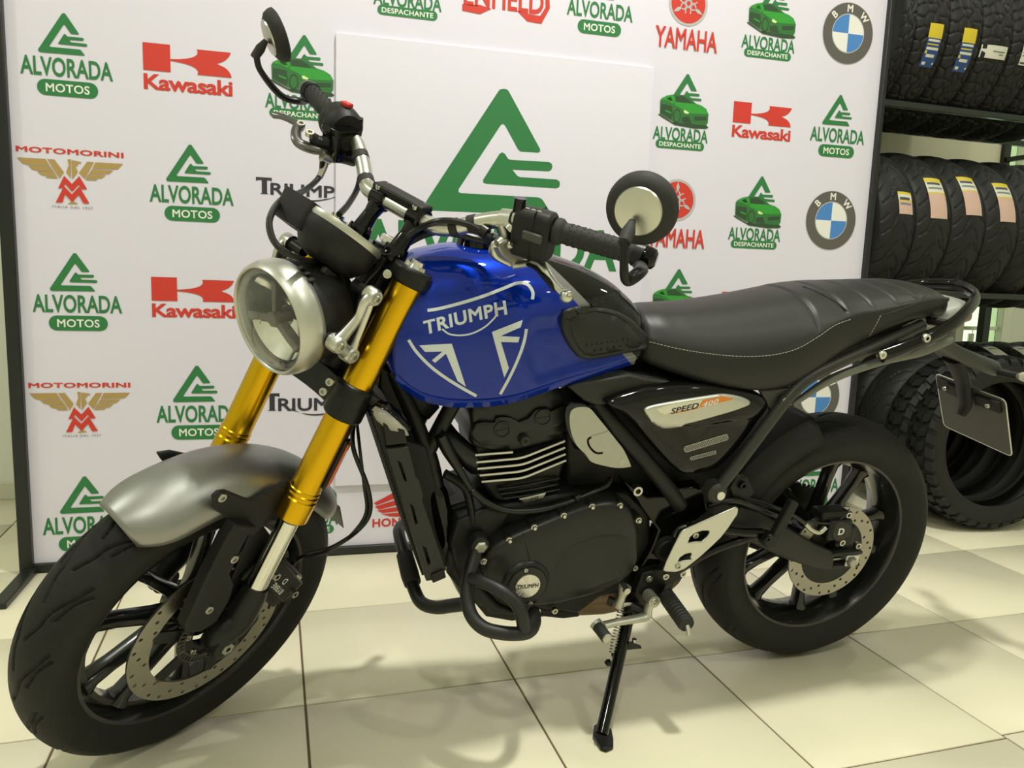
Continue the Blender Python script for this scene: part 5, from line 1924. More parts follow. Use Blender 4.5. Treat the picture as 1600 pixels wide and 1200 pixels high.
for s in (1, -1):
    MB().bar(pt + pn * 0.006 + [0, 0.09 * s, 0] + pd * 0.022, pt + pn * 0.006 + [0, 0.02 * s, 0] + pd * 0.026, 0.030, 0.010, up=pn).build('plate_clamp', PLAST, car_, bevel=0.002)
    bolts('plate_bolt', [(pt + pn * 0.012 + np.array([0, 0.062 * s, 0]) + pd * 0.024, pn)], car_, r=0.006)
    MB().tube([(-0.375, 0.040 * s, 0.728), (-0.385, 0.085 * s, 0.730), (-0.39, 0.105 * s, 0.732)], [0.010, 0.009, 0.009], n=10).build('rear_indicator', PLAST, car_)
    p = [np.array(q) for q in ((-0.388, 0.098 * s, 0.731), (-0.392, 0.118 * s, 0.735), (-0.398, 0.145 * s, 0.738), (-0.402, 0.172 * s, 0.740), (-0.404, 0.182 * s, 0.741))]
    MB().tube(p, [0.008, 0.0165, 0.0175, 0.010, 0.003], n=14, flat=(1.0, 0.8)).build('rear_indicator_lens', SMOKE, car_)

# ---------------------------------------------------------------- rear hugger
mb = MB()
rings = []
for a in np.linspace(math.radians(18), math.radians(70), 20):
    t = (a - math.radians(18)) / math.radians(52)
    hw = 0.092 + 0.004 * t
    rg = []
    for k in range(13):
        q = -1 + k / 6
        r = 0.336 + 0.012 * t - (0.050 if abs(q) > 0.8 else 0.0) * (1 if abs(q) > 0.95 else 0.35)
        rg.append(RA + np.array([r * math.cos(a), hw * q, r * math.sin(a)]))
    rings.append(rg)
mb.loft(rings, closed=False, cap=False)
hug = mb.build('rear_hugger', PLAST, bike, smooth=40, solid=0.004)
bolts('hugger_bolt', [(B(1160, 758, 0.118), (0, 1, 0))], hug, r=0.009, h=0.006, m=SATIN)
slab('hugger_lug', [(1140, 762), (1150, 745), (1168, 745), (1180, 770), (1165, 785), (1145, 782)], 0.115, 0.10, 0.116, SATIN, hug)

# ---------------------------------------------------------------- frame
mbF = MB()
mbF.tube([B(930, 628, 0.095), B(962, 668, 0.108), B(1010, 722, 0.110), B(1045, 765, 0.108), B(1062, 790, 0.105)], 0.0165, n=14)
mbF.mirror_y()
mainf = mbF.build('frame_side_tube', SATIN, bike)
# spine, headstock and front down tube (in the bike's own coordinates)
MB().tube([(1.055, 0, 0.905), (1.0, 0, 0.80), (0.90, 0, 0.775), (0.78, 0, 0.765), (0.66, 0, 0.74)], [0.030, 0.030, 0.026, 0.024, 0.022], n=14).build('frame_spine', SATIN, mainf)
MB().cyl((1.120, 0, 0.735), (1.030, 0, 0.930), 0.033, 24).build('headstock', SATIN, mainf)
for s in (1, -1):
    f = lambda px, py, y: B(px, py, y) * [1, s, 1]
    MB().tube([f(612, 580, 0.035), f(638, 632, 0.045), f(667, 702, 0.058), f(676, 730, 0.060), f(682, 760, 0.060)], 0.0145, n=12).build('down_tube', SATIN, mainf)
    MB().tube([f(718, 612, 0.062), f(692, 660, 0.060), f(668, 706, 0.058)], 0.0145, n=12).build('down_tube_brace', SATIN, mainf)
slab('head_gusset', [(612, 580), (650, 590), (690, 640), (672, 660), (640, 640)], 0.03, -0.02, 0.02, SATIN, mainf)
# pivot plate
pv = slab('pivot_plate', [(975, 752), (1012, 778), (1040, 776), (1050, 765), (1098, 760), (1108, 800), (1090, 815), (1060, 826), (1042, 850), (1032, 885), (1060, 895), (1050, 925), (1020, 938), (992, 905), (1018, 860), (1030, 830), (1000, 790)], 0.108, 0.070, 0.106, GLOSSB, mainf, bevel=0.004, mirror=True)
MB().lathe([(0.0, 0.010), (0.019, 0.010), (0.021, 0.007), (0.026, 0.006), (0.028, 0.0)], B(1040, 856, 0.106), (0, 1, 0), 32).build('pivot_cap', PLAST, mainf)
slab('peg_bracket', [(1003, 895), (1030, 888), (1060, 890), (1070, 893), (1064, 905), (1040, 915), (1030, 940), (1015, 948), (1000, 945), (990, 930)], 0.125, 0.105, 0.128, SATIN, mainf)
bolts('frame_bolt', [(B(*p, 0.128), (0, 1, 0)) for p in ((1014, 904), (1039.5, 900), (1066.5, 896))], mainf, r=0.0075)
bolts('frame_bolt', [(B(993, 764, 0.095), (0, 1, 0))], mainf, r=0.011, h=0.012)
# carrier for the pillion pegs
bt([(1056, 893, 0.135), (1110, 862, 0.140), (1165, 842, 0.140), (1190, 836, 0.140)], 0.0085, 'pillion_hanger', GLOSSB, mainf)
bt([(1095, 822, 0.135), (1130, 828, 0.138), (1160, 832, 0.140), (1190, 832, 0.140)], 0.0095, 'pillion_hanger', GLOSSB, mainf)
bt([(1106, 790, 0.120), (1145, 782, 0.125), (1185, 795, 0.125), (1235, 815, 0.120)], 0.006, 'brake_line', CABLE, mainf)
pp = MB().bar(B(1203, 850, 0.152), B(1240, 782, 0.152), 0.022, 0.018).build('pillion_peg', PLAST, bike, bevel=0.004, seg=3)
MB().lathe([(0.0, 0.012), (0.013, 0.012), (0.016, 0.008), (0.016, -0.012)], B(1199, 842, 0.150), (0, 1, 0), 18).build('peg_joint', SATIN, pp)
bolts('peg_bolt', [(B(1199, 842, 0.162), (0, 1, 0))], pp, r=0.007, m=SATIN)
# heel guard
H4 = lambda L: [(960 + x / 5.4536, 740 + y / 5.4536) for x, y in L]
hg = plate('heel_guard', H4([(412, 822), (440, 745), (500, 620), (560, 502), (580, 480), (610, 465), (820, 370), (1025, 280), (1045, 283), (1050, 310), (1043, 350), (975, 450), (900, 545), (800, 640), (720, 712), (640, 775), (590, 812), (520, 836), (430, 834)]),
           [H4([(622, 585), (640, 540), (680, 505), (740, 485), (800, 483), (808, 500), (790, 530), (745, 575)]), H4([(535, 748), (555, 712), (600, 682), (650, 672), (655, 690), (640, 712), (655, 730), (600, 735)])],
           0.150, 0.146, 0.153, ALU, bike, bevel=0.0022)
bolts('guard_bolt', [(B(1059.5, 885, 0.153), (0, 1, 0))], hg, r=0.006)
slab('guard_backing', [(1040, 890), (1064, 832), (1140, 800), (1148, 803), (1100, 860), (1060, 893)], 0.142, 0.128, 0.138, SATIN, hg)
bolts('guard_bolt', [(B(1086, 836, 0.138), (0, 1, 0))], hg, r=0.007)

# ---------------------------------------------------------------- swingarm
sa = MB()
for s in (1, -1):
    st_ = [(0.40, 0.445, 0.038, 0.078), (0.33, 0.430, 0.036, 0.092), (0.24, 0.400, 0.036, 0.098), (0.16, 0.360, 0.036, 0.103), (0.08, 0.322, 0.028, 0.106), (0.03, 0.306, 0.022, 0.107)]
    rings = []
    for x, z, h, y in st_:
        rings.append([(x, s * (y + 0.013), z + h * 0.55), (x, s * (y + 0.016), z + h * 0.2), (x, s * (y + 0.016), z - h * 0.75), (x, s * (y + 0.010), z - h), (x, s * (y - 0.014), z - h), (x, s * (y - 0.014), z + h), (x, s * (y + 0.006), z + h)])
    sa.loft(rings)
    for dz in (0.016, -0.016):
        sa.box((-0.005, s * 0.107, 0.306 + dz), (0.09, 0.026, 0.008))
sa.box((0.375, 0, 0.445), (0.05, 0.17, 0.06))
sw = sa.build('swingarm', PLAST2, bike, bevel=0.003)
for s in (1, -1):
    MB().box((-0.022, s * 0.120, 0.306), (0.036, 0.006, 0.027)).build('axle_adjuster', ALU, sw, bevel=0.002)
    MB().lathe([(0.0, 0.012), (0.010, 0.012), (0.0125, 0.008), (0.0125, 0)], (-0.016, s * 0.122, 0.306), (0, s, 0), 6).build('axle_nut', CASTAL, sw)
    MB().cyl((0.03, s * 0.108, 0.306), (0.0, s * 0.108, 0.306), 0.004, 8).build('adjuster_screw', BOLT, sw)
mb = MB()
for zo, zi in ((0.306 + 0.098, 0.425 + 0.030), (0.306 - 0.098, 0.425 - 0.032)):
    mb.bar((0.0, -0.071, zo), (0.46, -0.071, zi), 0.014, 0.010)
mb.build('drive_chain', SATIN, sw)
# rear caliper
ca = math.radians(112)
er = np.array([math.cos(ca), 0, math.sin(ca)]); et = np.array([-math.sin(ca), 0, math.cos(ca)])
cc = RA + er * 0.100 + np.array([0, 0.079, 0])
RC = np.stack([er, ey, et], 1)
mb = MB()
cq = B(1308, 826, 0.105)
mb.box(cq + [0, -0.004, 0], (0.062, 0.030, 0.050))
mb.box(cq + [0.01, -0.02, 0.030], (0.075, 0.04, 0.022))
mb.box(cq + [-0.028, -0.006, -0.022], (0.05, 0.022, 0.052))
rc2 = mb.build('rear_caliper', SATIN, bike, bevel=0.006, seg=3)
MB().lathe([(0, 0.004), (0.022, 0.004), (0.025, 0.0)], cq + [0.0, 0.011, 0], (0, 1, 0), 20).build('piston_cap', PLAST2, rc2)
V, T_ = text2d('D', 0.03)
mb = MB(); mb.add([cq + np.array([0.002 - x * 0.016, 0.0158, -0.006 + z * 0.015]) for x, z in V], T_)
mb.build('caliper_lettering', WHITEP, rc2, fix=False, smooth=180)
bolts('caliper_bolt', [(B(1323, 803, 0.10), (0, 1, 0)), (B(1338, 851, 0.105), (0, 1, 0)), (B(1313, 846, 0.112), (0, 1, 0))], rc2, r=0.008, h=0.008)
bt([(1290, 824, 0.118), (1280, 832, 0.118), (1268, 828, 0.118), (1258, 818, 0.116)], 0.0055, 'banjo_fitting', BOLT, rc2)
bt([(1258, 818, 0.116), (1240, 806, 0.116), (1215, 795, 0.11), (1180, 782, 0.10), (1150, 778, 0.10)], 0.005, 'brake_hose', CABLE, rc2)
bt([(1330, 800, 0.10), (1300, 817, 0.110), (1260, 815, 0.116)], 0.0028, 'sensor_cable', CABLE, rc2)

# ---------------------------------------------------------------- engine
ENG = mat('engine_black', (0.009, 0.0095, 0.009), 0.42, var=0.07, scale=60, bump=0.03, bscale=900, spec=0.35)
ENG2 = mat('engine_cover_black', (0.012, 0.0125, 0.0118), 0.34, var=0.06, scale=120, bump=0.04, bscale=1400, spec=0.45)
eng = slab('engine_case', [(700, 835), (735, 800), (790, 790), (880, 772), (985, 768), (1018, 800), (1020, 880), (990, 925), (940, 935), (905, 962), (880, 958), (845, 955), (800, 962), (735, 945), (700, 900)], 0.09, -0.10, 0.088, ENG, bike, bevel=0.010, seg=3)
cov = pillow('engine_cover', [(752, 884), (764, 862), (790, 843), (838, 821), (882, 803), (926, 788), (966, 784), (988, 796), (1002, 826), (1004, 865), (996, 893), (975, 914), (940, 929), (885, 944), (850, 950), (815, 948), (780, 934), (758, 908)], 0.135,
             [(1.0, 0.085), (1.0, 0.108), (0.985, 0.122), (0.95, 0.131), (0.88, 0.136), (0.6, 0.138), (0.2, 0.138)], ENG2, eng)
pillow('cover_bulge', [(872, 880), (890, 858), (925, 842), (960, 838), (984, 850), (990, 878), (975, 900), (945, 914), (905, 926), (880, 925), (868, 905)], 0.142,
       [(1.10, 0.1360), (1.0, 0.1385), (0.90, 0.1398), (0.5, 0.1402), (0.1, 0.1402)], ENG2, eng)
# round inspection cap with the maker's disc
bc = B(824.5, 915.5, 0.150)
MB().lathe([(0.0, 0.0), (0.030, 0.0), (0.0375, -0.0005), (0.0385, -0.003), (0.0385, -0.030)], bc, (0, 1, 0), 48).build('inspection_cap', PLAST2, eng, smooth=40)
MB().lathe([(0.0395, -0.004), (0.044, -0.006), (0.050, -0.016), (0.052, -0.030)], bc, (0, 1, 0), 48).build('cap_collar', ENG2, eng, smooth=40)
ms = bpy.data.materials.new('spun_steel')
ms.use_nodes = True
nt = ms.node_tree; bs = nt.nodes['Principled BSDF']
bs.inputs['Metallic'].default_value = 1.0; bs.inputs['Roughness'].default_value = 0.28; bs.inputs['Base Color'].default_value = (0.62, 0.61, 0.56, 1)
tcn = nt.nodes.new('ShaderNodeTexCoord'); sb = nt.nodes.new('ShaderNodeVectorMath'); sb.operation = 'SUBTRACT'; sb.inputs[1].default_value = tuple(bc)
nt.links.new(tcn.outputs['Object'], sb.inputs[0])
sp_ = nt.nodes.new('ShaderNodeSeparateXYZ'); nt.links.new(sb.outputs[0], sp_.inputs[0])
at_ = nt.nodes.new('ShaderNodeMath'); at_.operation = 'ARCTAN2'; nt.links.new(sp_.outputs[0], at_.inputs[0]); nt.links.new(sp_.outputs[2], at_.inputs[1])
sn = nt.nodes.new('ShaderNodeTexNoise'); sn.noise_dimensions = '1D'; sn.inputs['Scale'].default_value = 3.2; sn.inputs['Detail'].default_value = 3
nt.links.new(at_.outputs[0], sn.inputs['W'])
rmp = nt.nodes.new('ShaderNodeMapRange'); rmp.inputs[1].default_value = 0.35; rmp.inputs[2].default_value = 0.65; rmp.inputs[3].default_value = 0.16; rmp.inputs[4].default_value = 0.42
nt.links.new(sn.outputs[0], rmp.inputs[0]); nt.links.new(rmp.outputs[0], bs.inputs['Roughness'])
MB().lathe([(0.0, 0.0015), (0.0245, 0.0015), (0.025, 0.0)], bc, (0, 1, 0), 48).build('maker_disc', ms, eng, smooth=30)
V, T_ = text2d('TRIUMPH', 0.03, 1.0, 1.05)
wv = max(v[0] for v in V) - min(v[0] for v in V)
mb = MB()
tu = unit(np.array([-1.0, 0, 0.0])); 
mb.add([bc + tu * (x / wv * 0.043) + np.array([0, 0.0018, -0.004 + z * 0.0085]) for x, z in V], T_)
mb.build('maker_lettering', INK_DARK, eng, fix=False, smooth=180)
bolts('cap_bolt', [(B(821.5, 890.5, 0.150), (0, 1, 0)), (B(829, 942, 0.150), (0, 1, 0))], eng, r=0.004, h=0.003)
for px in ((795, 843), (834, 823), (880, 804.5), (924, 790.5), (967.5, 789), (997, 812), (755, 876)):
    q = B(px[0], px[1], 0.1285)
    MB().lathe([(0.0, 0.001), (0.0085, 0.001), (0.0095, -0.006), (0.0095, -0.03)], q, (0, 1, 0), 16).build('bolt_recess', ENG, eng)
    MB().lathe([(0.0, 0.0085), (0.0032, 0.008), (0.0042, 0.0065), (0.0042, 0.003), (0.0062, 0.0025), (0.0062, 0.0)], q + [0, 0.001, 0], (0, 1, 0), 12).build('cover_bolt', BOLT, eng)
bolts('cover_bolt', [(B(839, 953, 0.10), (0, 1, 0)), (B(866, 953, 0.10), (0, 1, 0)), (B(991, 886, 0.115), (0, 1, 0))], eng, r=0.0065, h=0.006)
mb = MB(); mb.tube([B(817, 833, 0.1335) + [0, 0.0005, 0], B(824, 858, 0.138), B(829, 880, 0.1395)], 0.0011, n=6); mb.build('cover_joint', CABLE, eng)
# left front of the case, with the guard mount
slab('engine_front', [(700, 850), (712, 815), (760, 792), (800, 800), (770, 850), (745, 880), (752, 915), (780, 945), (815, 962), (770, 960), (725, 925)], 0.098, 0.0, 0.100, ENG, eng, bevel=0.008, seg=3)
slab('sump', [(735, 935), (850, 950), (900, 955), (908, 965), (880, 968), (850, 965), (800, 972), (760, 965)], 0.06, -0.06, 0.06, ENG, eng, bevel=0.006)

# cylinder and fins
cyl_L = [(745, 700), (885, 672), (886, 722), (872, 770), (800, 792), (775, 785), (752, 755)]
cyo = slab('cylinder', cyl_L, 0.082, -0.07, 0.074, ENG, eng, bevel=0.006)
FINE = mat('fin_edge_bare', (0.74, 0.71, 0.60), 0.35, metal=0.25, var=0.04)
T1 = lambda x, y: (700 + x / 6.0, 600 + y / 6.0)
fins = [((255, 667), None, (608, 640)), ((265, 735), (690, 697), (1095, 535)), ((275, 796), (700, 758), (1095, 597)), ((297, 858), (700, 820), (1100, 658)), ((316, 918), (700, 884), (1105, 717))]
for a, c, b_ in fins:
    yA, yC, yB = 0.078, 0.098, 0.086
    P = [B(*T1(*a), yA)] + ([B(*T1(*c), yC)] if c else []) + [B(*T1(*b_), yB if c else 0.094)]
    inner = [np.array([p[0], 0.055, p[2] - 0.004]) for p in P]
    mb = MB()
    up = np.array([0.0, 0, 0.0018])
    mb.loft([[p + up for p in P] + [q + up for q in reversed(inner)], [p - up for p in P] + [q - up for q in reversed(inner)]])
    fo = mb.build('fin', ENG, cyo)
    mb = MB()
    dn_ = []
    for i, p in enumerate(P):
        dn_.append(p)
    if c:
        q1 = P[1] + unit(P[0] - P[1]) * 0.016; q2 = P[1] + unit(P[2] - P[1]) * 0.016
        cur = [P[0], q1] + [tuple((1 - t) ** 2 * q1 + 2 * t * (1 - t) * P[1] + t * t * q2) for t in (0.25, 0.5, 0.75)] + [q2, P[2]]
        mb.tube([np.array(v) for v in cur], 0.0021, n=8, smooth=False)
    else:
        mb.tube(P, 0.0021, n=8, smooth=False)
    mb.build('fin_edge', FINE, cyo)
for k, (x0_, y0_, x1_, y1_) in enumerate(((470, 985, 1040, 880), (490, 1030, 1030, 935), (520, 1070, 1040, 985))):
    mb = MB(); mb.tube([B(*T1(x0_, y0_), 0.080), B(*T1((x0_ + x1_) / 2, (y0_ + y1_) / 2 + 8), 0.086), B(*T1(x1_, y1_), 0.080)], 0.003, n=8, flat=(1.4, 0.8)); mb.build('fin', ENG2, cyo)
plq = slab('capacity_badge', [T1(*p) for p in [(665, 1078), (920, 1018), (890, 1070), (715, 1118), (690, 1095)]], 0.090, 0.074, 0.091, ALU, cyo, bevel=0.0008)
V, T_ = text2d('400', 0.02, 1.0, 1.0, 1.0, 0.2)
mb = MB(); qb = B(*T1(800, 1088), 0.0914)
mb.add([qb + np.array([-x * 0.0085, 0, z * 0.0055 + x * 0.0022]) for x, z in V], T_)
mb.build('badge_lettering', INK_DARK, cyo, fix=False, smooth=180)

# cylinder head and valve cover
hd = pillow('cylinder_head', [(741, 700), (738, 668), (736, 645), (748, 630), (800, 622), (868, 606), (884, 625), (887, 655), (882, 682), (840, 697), (795, 706)], 0.082, [(1.0, -0.072), (1.0, 0.066), (0.98, 0.075), (0.93, 0.080), (0.6, 0.082), (0.2, 0.082)], ENG2, eng)
hp_ = pillow('valve_cover', [(742, 690), (743, 662), (770, 660), (776, 652), (796, 652), (806, 660), (832, 650), (838, 640), (856, 637), (866, 645), (884, 633), (885, 655), (868, 668), (840, 676), (828, 672), (810, 678), (800, 692), (775, 697)], 0.088, [(1.0, 0.076), (0.99, 0.0865), (0.95, 0.089), (0.5, 0.0895)], ENG2, eng)
for px in ((784.5, 671), (848.5, 652)):
    q = B(px[0], px[1], 0.089)
    MB().lathe([(0.0, 0.0015), (0.0125, 0.0015), (0.0135, 0.0), (0.0135, 0.003), (0.0165, 0.003), (0.018, -0.004)], q, (0, 1, 0), 28).build('cover_plug', ENG2, eng)
    MB().bar(q + [0.012, 0.0016, -0.002], q + [-0.012, 0.0016, 0.002], 0.0022, 0.0012).build('plug_slot', ENG, eng)
q = B(820, 688, 0.088)
MB().lathe([(0.0, 0.006), (0.009, 0.006), (0.0105, 0.003), (0.0105, -0.01)], q, (0, 1, 0), 20).build('head_plug', PLAST2, eng)
bolts('head_bolt', [(q + [0, 0.0045, 0], (0, 1, 0))], eng, r=0.003, h=0.003, m=SATIN)
# breather hose across the engine, intake rubber, coolant hose
bt([(738, 768, 0.095), (762, 786, 0.105), (795, 798, 0.112), (840, 797, 0.112), (885, 786, 0.108), (915, 774, 0.10), (945, 760, 0.09), (955, 748, 0.08)], 0.0062, 'breather_hose', CABLE, eng)
MB().lathe([(0.0062, -0.006), (0.010, -0.006), (0.010, 0.006), (0.0062, 0.006)], B(901, 779, 0.104), unit(B(915, 774, 0.10) - B(885, 786, 0.108)), 14, closed=True).build('hose_clip', SATIN, eng)
bt([(690, 672, 0.03), (705, 690, 0.05), (730, 712, 0.06), (745, 725, 0.05)], 0.022, 'coolant_hose', CABLE, eng)
bt([(688, 680, 0.08), (700, 705, 0.08), (718, 735, 0.085), (735, 765, 0.09)], [0.012, 0.011, 0.008, 0.006], 'coolant_hose', CABLE, eng)
bt([(695, 740, 0.08), (715, 752, 0.085), (728, 765, 0.088), (735, 790, 0.09), (738, 815, 0.09)], 0.011, 'engine_mount', SATIN, eng, flat=(1.2, 0.7))
for yy in (0, 16):
    bt([(704, 795 + yy, 0.05), (735, 785 + yy, 0.06)], 0.008, 'engine_stay', ENG, eng, smooth=False)
bt([(885, 645, 0.05), (900, 660, 0.05), (915, 690, 0.05)], 0.026, 'intake_rubber', CABLE, eng)
MB().tube([B(915, 752, 0.03), B(950, 757, 0.03), B(1000, 775, 0.03)], [0.014, 0.024, 0.026], n=14).build('starter_motor', ENG, eng)
# black header pipe in front of the cylinder
MB().tube([B(678, 748, 0.055), B(682, 770, 0.06), B(692, 815, 0.062), B(702, 850, 0.06), B(712, 880, 0.045), B(735, 925, 0.02), (0.80, -0.01, 0.245), (0.66, -0.02, 0.225)], [0.010, 0.021, 0.023, 0.022, 0.021, 0.021, 0.022, 0.024], n=18).build('exhaust_header', GLOSSB, eng)
RUST = mat('heat_stained_steel', (0.22, 0.16, 0.10), 0.42, metal=0.85, var=0.25, scale=45)
MB().tube([(0.68, -0.02, 0.228), (0.63, -0.02, 0.222), (0.54, -0.02, 0.225), (0.44, -0.02, 0.24), (0.38, -0.03, 0.255), (0.35, -0.04, 0.27)], [0.030, 0.058, 0.068, 0.068, 0.058, 0.03], n=22, flat=(1.25, 0.9)).build('exhaust_box', RUST, eng)
MB().tube([(0.36, -0.07, 0.27), (0.30, -0.13, 0.30), (0.24, -0.155, 0.33), (0.05, -0.165, 0.40), (-0.02, -0.168, 0.42)], [0.024, 0.030, 0.052, 0.055, 0.045], n=20).build('silencer', SATIN, eng)

# intake side cover (bare alloy)
T3 = lambda L: [(860 + x / 6.0, 580 + y / 6.0) for x, y in L]
tc_o = [tuple(p) for p in catmull([np.array(p) for p in T3([(185, 400), (205, 362), (260, 338), (365, 345), (450, 440), (545, 555), (620, 650), (690, 742), (752, 880), (735, 897), (640, 908), (520, 890), (385, 850), (330, 780), (250, 700), (200, 590), (180, 480)])], 3, True)]
V, Tn = stroke(T3([(382, 618), (352, 645), (366, 705), (424, 764), (492, 766)]), 3.4)
nh = len(V) // 2
slot = V[:nh] + V[nh:][::-1]
sc_o = plate('throttle_cover', tc_o, [slot], 0.122, 0.100, 0.1222, CASTAL, bike, bevel=0.0012)
MB().tube([B(*p, 0.1222) for p in T3([(380, 612), (470, 585), (545, 558)])], 0.0012, n=6).build('cover_crease', CASTAL, sc_o)
bolts('cover_bolt', [(B(*T3([(665, 848)])[0], 0.120), (0, 1, 0))], sc_o, r=0.005, h=0.003)
# dark trim under the tank
slab('tank_trim', [(888, 605), (905, 600), (985, 586), (1010, 592), (1060, 599), (1035, 604), (1000, 615), (965, 632), (930, 634), (915, 628)], 0.118, 0.085, 0.117, PLAST2, bike, bevel=0.005, seg=3)
slab('airbox', [(900, 600), (1000, 585), (1100, 600), (1200, 620), (1190, 660), (1120, 735), (1060, 730), (980, 640), (930, 640)], 0.09, -0.10, 0.09, PLAST, bike, bevel=0.01)

slab('inner_dark_fill', [(885, 640), (930, 632), (1110, 640), (1135, 735), (1100, 790), (1045, 800), (960, 790), (890, 770)], 0.06, -0.06, 0.05, PLAST, bike, bevel=0.008)  # added black filler that keeps the gaps among the internals dark

# side panel with badge and vents
SP_L = [(946, 629), (985, 613), (1030, 603), (1100, 601), (1170, 611), (1197, 622), (1199, 640), (1170, 685), (1132, 727), (1105, 740), (1075, 743), (1055, 733), (1015, 690), (975, 646)]
P = np.array(side(SP_L, 0.132)); P = np.array(catmull([p for p in P], 4, True)); cS = P.mean(0)
mb = MB()
mb.loft([[(cS[0] + (p[0] - cS[0]) * k, y + (0.006 if p[1] > cS[1] + 0.0 else 0.0) * (k < 0.99) * float(smooth01((p[1] - cS[1]) / 0.03)), cS[1] + (p[1] - cS[1]) * k) for p in P] for k, y in ((1.0, 0.095), (1.0, 0.118), (0.985, 0.126), (0.94, 0.1315), (0.8, 0.134), (0.6, 0.135), (0.3, 0.135), (0.05, 0.135))])
SP_BVH = bvh_of(mb)
sp = mb.build('side_panel', GLOSSB, bike, smooth=50)
mbm = MB(); mbm.v = [(x, -y, z) for x, y, z in mb.v]; mbm.f = [tuple(reversed(f)) for f in mb.f]; mbm.mi = [0] * len(mb.f)
mbm.build('side_panel', GLOSSB, bike, smooth=50)
T5 = lambda L: [(1000 + x / 5.3333, 590 + y / 5.3333) for x, y in L]
bd_o = T5([(30, 275), (45, 247), (120, 222), (340, 182), (600, 142), (700, 133), (820, 150), (890, 178), (912, 205), (890, 225), (770, 270), (640, 310), (460, 362), (300, 400), (210, 411), (140, 398), (80, 350)])
pb2 = np.array(catmull([np.array(p) for p in bd_o], 4, True)); cb2 = pb2.mean(0)
mb = MB()
def squash(p, k):
    return (cb2[0] + (p[0] - cb2[0]) * (1 - (1 - k) * 0.45), cb2[1] + (p[1] - cb2[1]) * k)
mb.loft([[cast(SP_BVH, *squash(p, k), o_) for p in pb2] for k, o_ in ((1.0, -0.002), (1.0, 0.0025), (0.96, 0.0055), (0.85, 0.007), (0.7, 0.007), (0.4, 0.007), (0.1, 0.007))])
BADGE_BVH = bvh_of(mb)
bg = mb.build('side_badge', ALU2, sp, smooth=50)
decal('badge_plate', BADGE_BVH, [T5([(140, 258), (280, 215), (520, 178), (690, 152), (775, 170), (775, 182), (650, 215), (420, 275), (215, 308), (165, 290)])], mat('badge_silver', (0.70, 0.70, 0.62), 0.3, metal=0.7, var=0.02), bg, 0.0003, 5)
ORANGE = mat('badge_orange', srgb(224, 132, 30), 0.35, coat=0.5, var=0.02)
decal('badge_flash', BADGE_BVH, [T5([(525, 185), (690, 155), (770, 172), (772, 182), (650, 213), (490, 252), (505, 215)]), T5([(215, 304), (300, 285), (490, 245), (485, 258), (300, 298)])], ORANGE, bg, 0.0006, 5)
V, T_ = text2d('SPEED', 0.02, 1.0, 1.05, 1.0, 0.25)
x0_, x1_ = min(v[0] for v in V), max(v[0] for v in V)
lt = lambda xa, ya, xb, yb, h: (lambda x, z: T5([(xa + (xb - xa) * (x - x0_) / (x1_ - x0_) + 0 * z, ya + (yb - ya) * (x - x0_) / (x1_ - x0_) - h * z)])[0])
f_ = lt(255, 303, 490, 250, 42)
decal('badge_lettering', BADGE_BVH, [([f_(*v) for v in V], T_)], INK_DARK, bg, 0.0009, 5)
V, T_ = text2d('400', 0.02, 1.0, 1.05, 1.0, 0.25)
x0_, x1_ = min(v[0] for v in V), max(v[0] for v in V)
f_ = lt(515, 245, 655, 212, 38)
decal('badge_lettering', BADGE_BVH, [([f_(*v) for v in V], T_)], WHITEP, bg, 0.0010, 5)
# mesh vents
MESHG = mat('vent_mesh_grey', (0.30, 0.30, 0.27), 0.45, metal=0.3, var=0.05)
for (xa, ya, xb, yb, hw_, ncol, nrow) in ((375, 597, 720, 492, 27, 20, 4), (425, 672, 620, 620, 16, 12, 3)):
    A = np.array((xa, ya), float); Bq = np.array((xb, yb), float)
    d_ = unit(Bq - A); n_ = np.array([-d_[1], d_[0]]); L_ = np.linalg.norm(Bq - A)
    loop = [A + d_ * u_ + n_ * v_ for u_, v_ in rrect(-12, L_ + 12, -hw_, hw_, hw_ * 0.8, 5)]
    hexes = []
    for i in range(ncol):
        for j in range(nrow):
            c_ = A + d_ * (L_ * (i + 0.5 * (j % 2)) / (ncol - 0.5)) + n_ * (hw_ * 1.5 * ((j + 0.5) / nrow - 0.5))
            hexes.append(T5([c_ + np.array((5.2 * math.cos(t), 5.2 * math.sin(t))) for t in np.linspace(0, 6.283, 6, False)]))
    decal('vent_mesh', SP_BVH, [[T5(loop)] + hexes], MESHG, sp, 0.0014, 30)

# ---------------------------------------------------------------- radiator
rd = MB()
fr0, fr1 = B(590, 640, 0.135), B(676, 905, 0.135)
ax_ = unit(np.array([fr1[0] - fr0[0], 0, fr1[2] - fr0[2]])); nx_ = np.array([-ax_[2], 0, ax_[0]])
if nx_[0] < 0: nx_ = -nx_
Lr = math.hypot(fr1[0] - fr0[0], fr1[2] - fr0[2])
def RP(a, n, y):
    return np.array([fr0[0], y, fr0[2]]) + ax_ * a + nx_ * n
rg = lambda a: [RP(a, 0.012, -0.135), RP(a, 0.012, 0.135), RP(a, -0.022, 0.135), RP(a, -0.022, -0.135)]
rd.loft([rg(0.0), rg(Lr)])
rad = rd.build('radiator', PLAST, bike, bevel=0.002)
mb = MB()
for k in range(46):
    a = 0.012 + (Lr - 0.024) * k / 45
    mb.bar(RP(a, 0.0135, -0.128), RP(a, 0.0135, 0.128), 0.0022, 0.004, up=nx_)
for k in range(28):
    yv = -0.126 + 0.252 * k / 27
    mb.bar(RP(0.01, 0.0145, yv), RP(Lr - 0.01, 0.0145, yv), 0.0016, 0.003, up=nx_)
tag(mb.build('radiator_fins', SATIN, rad), kind='stuff')
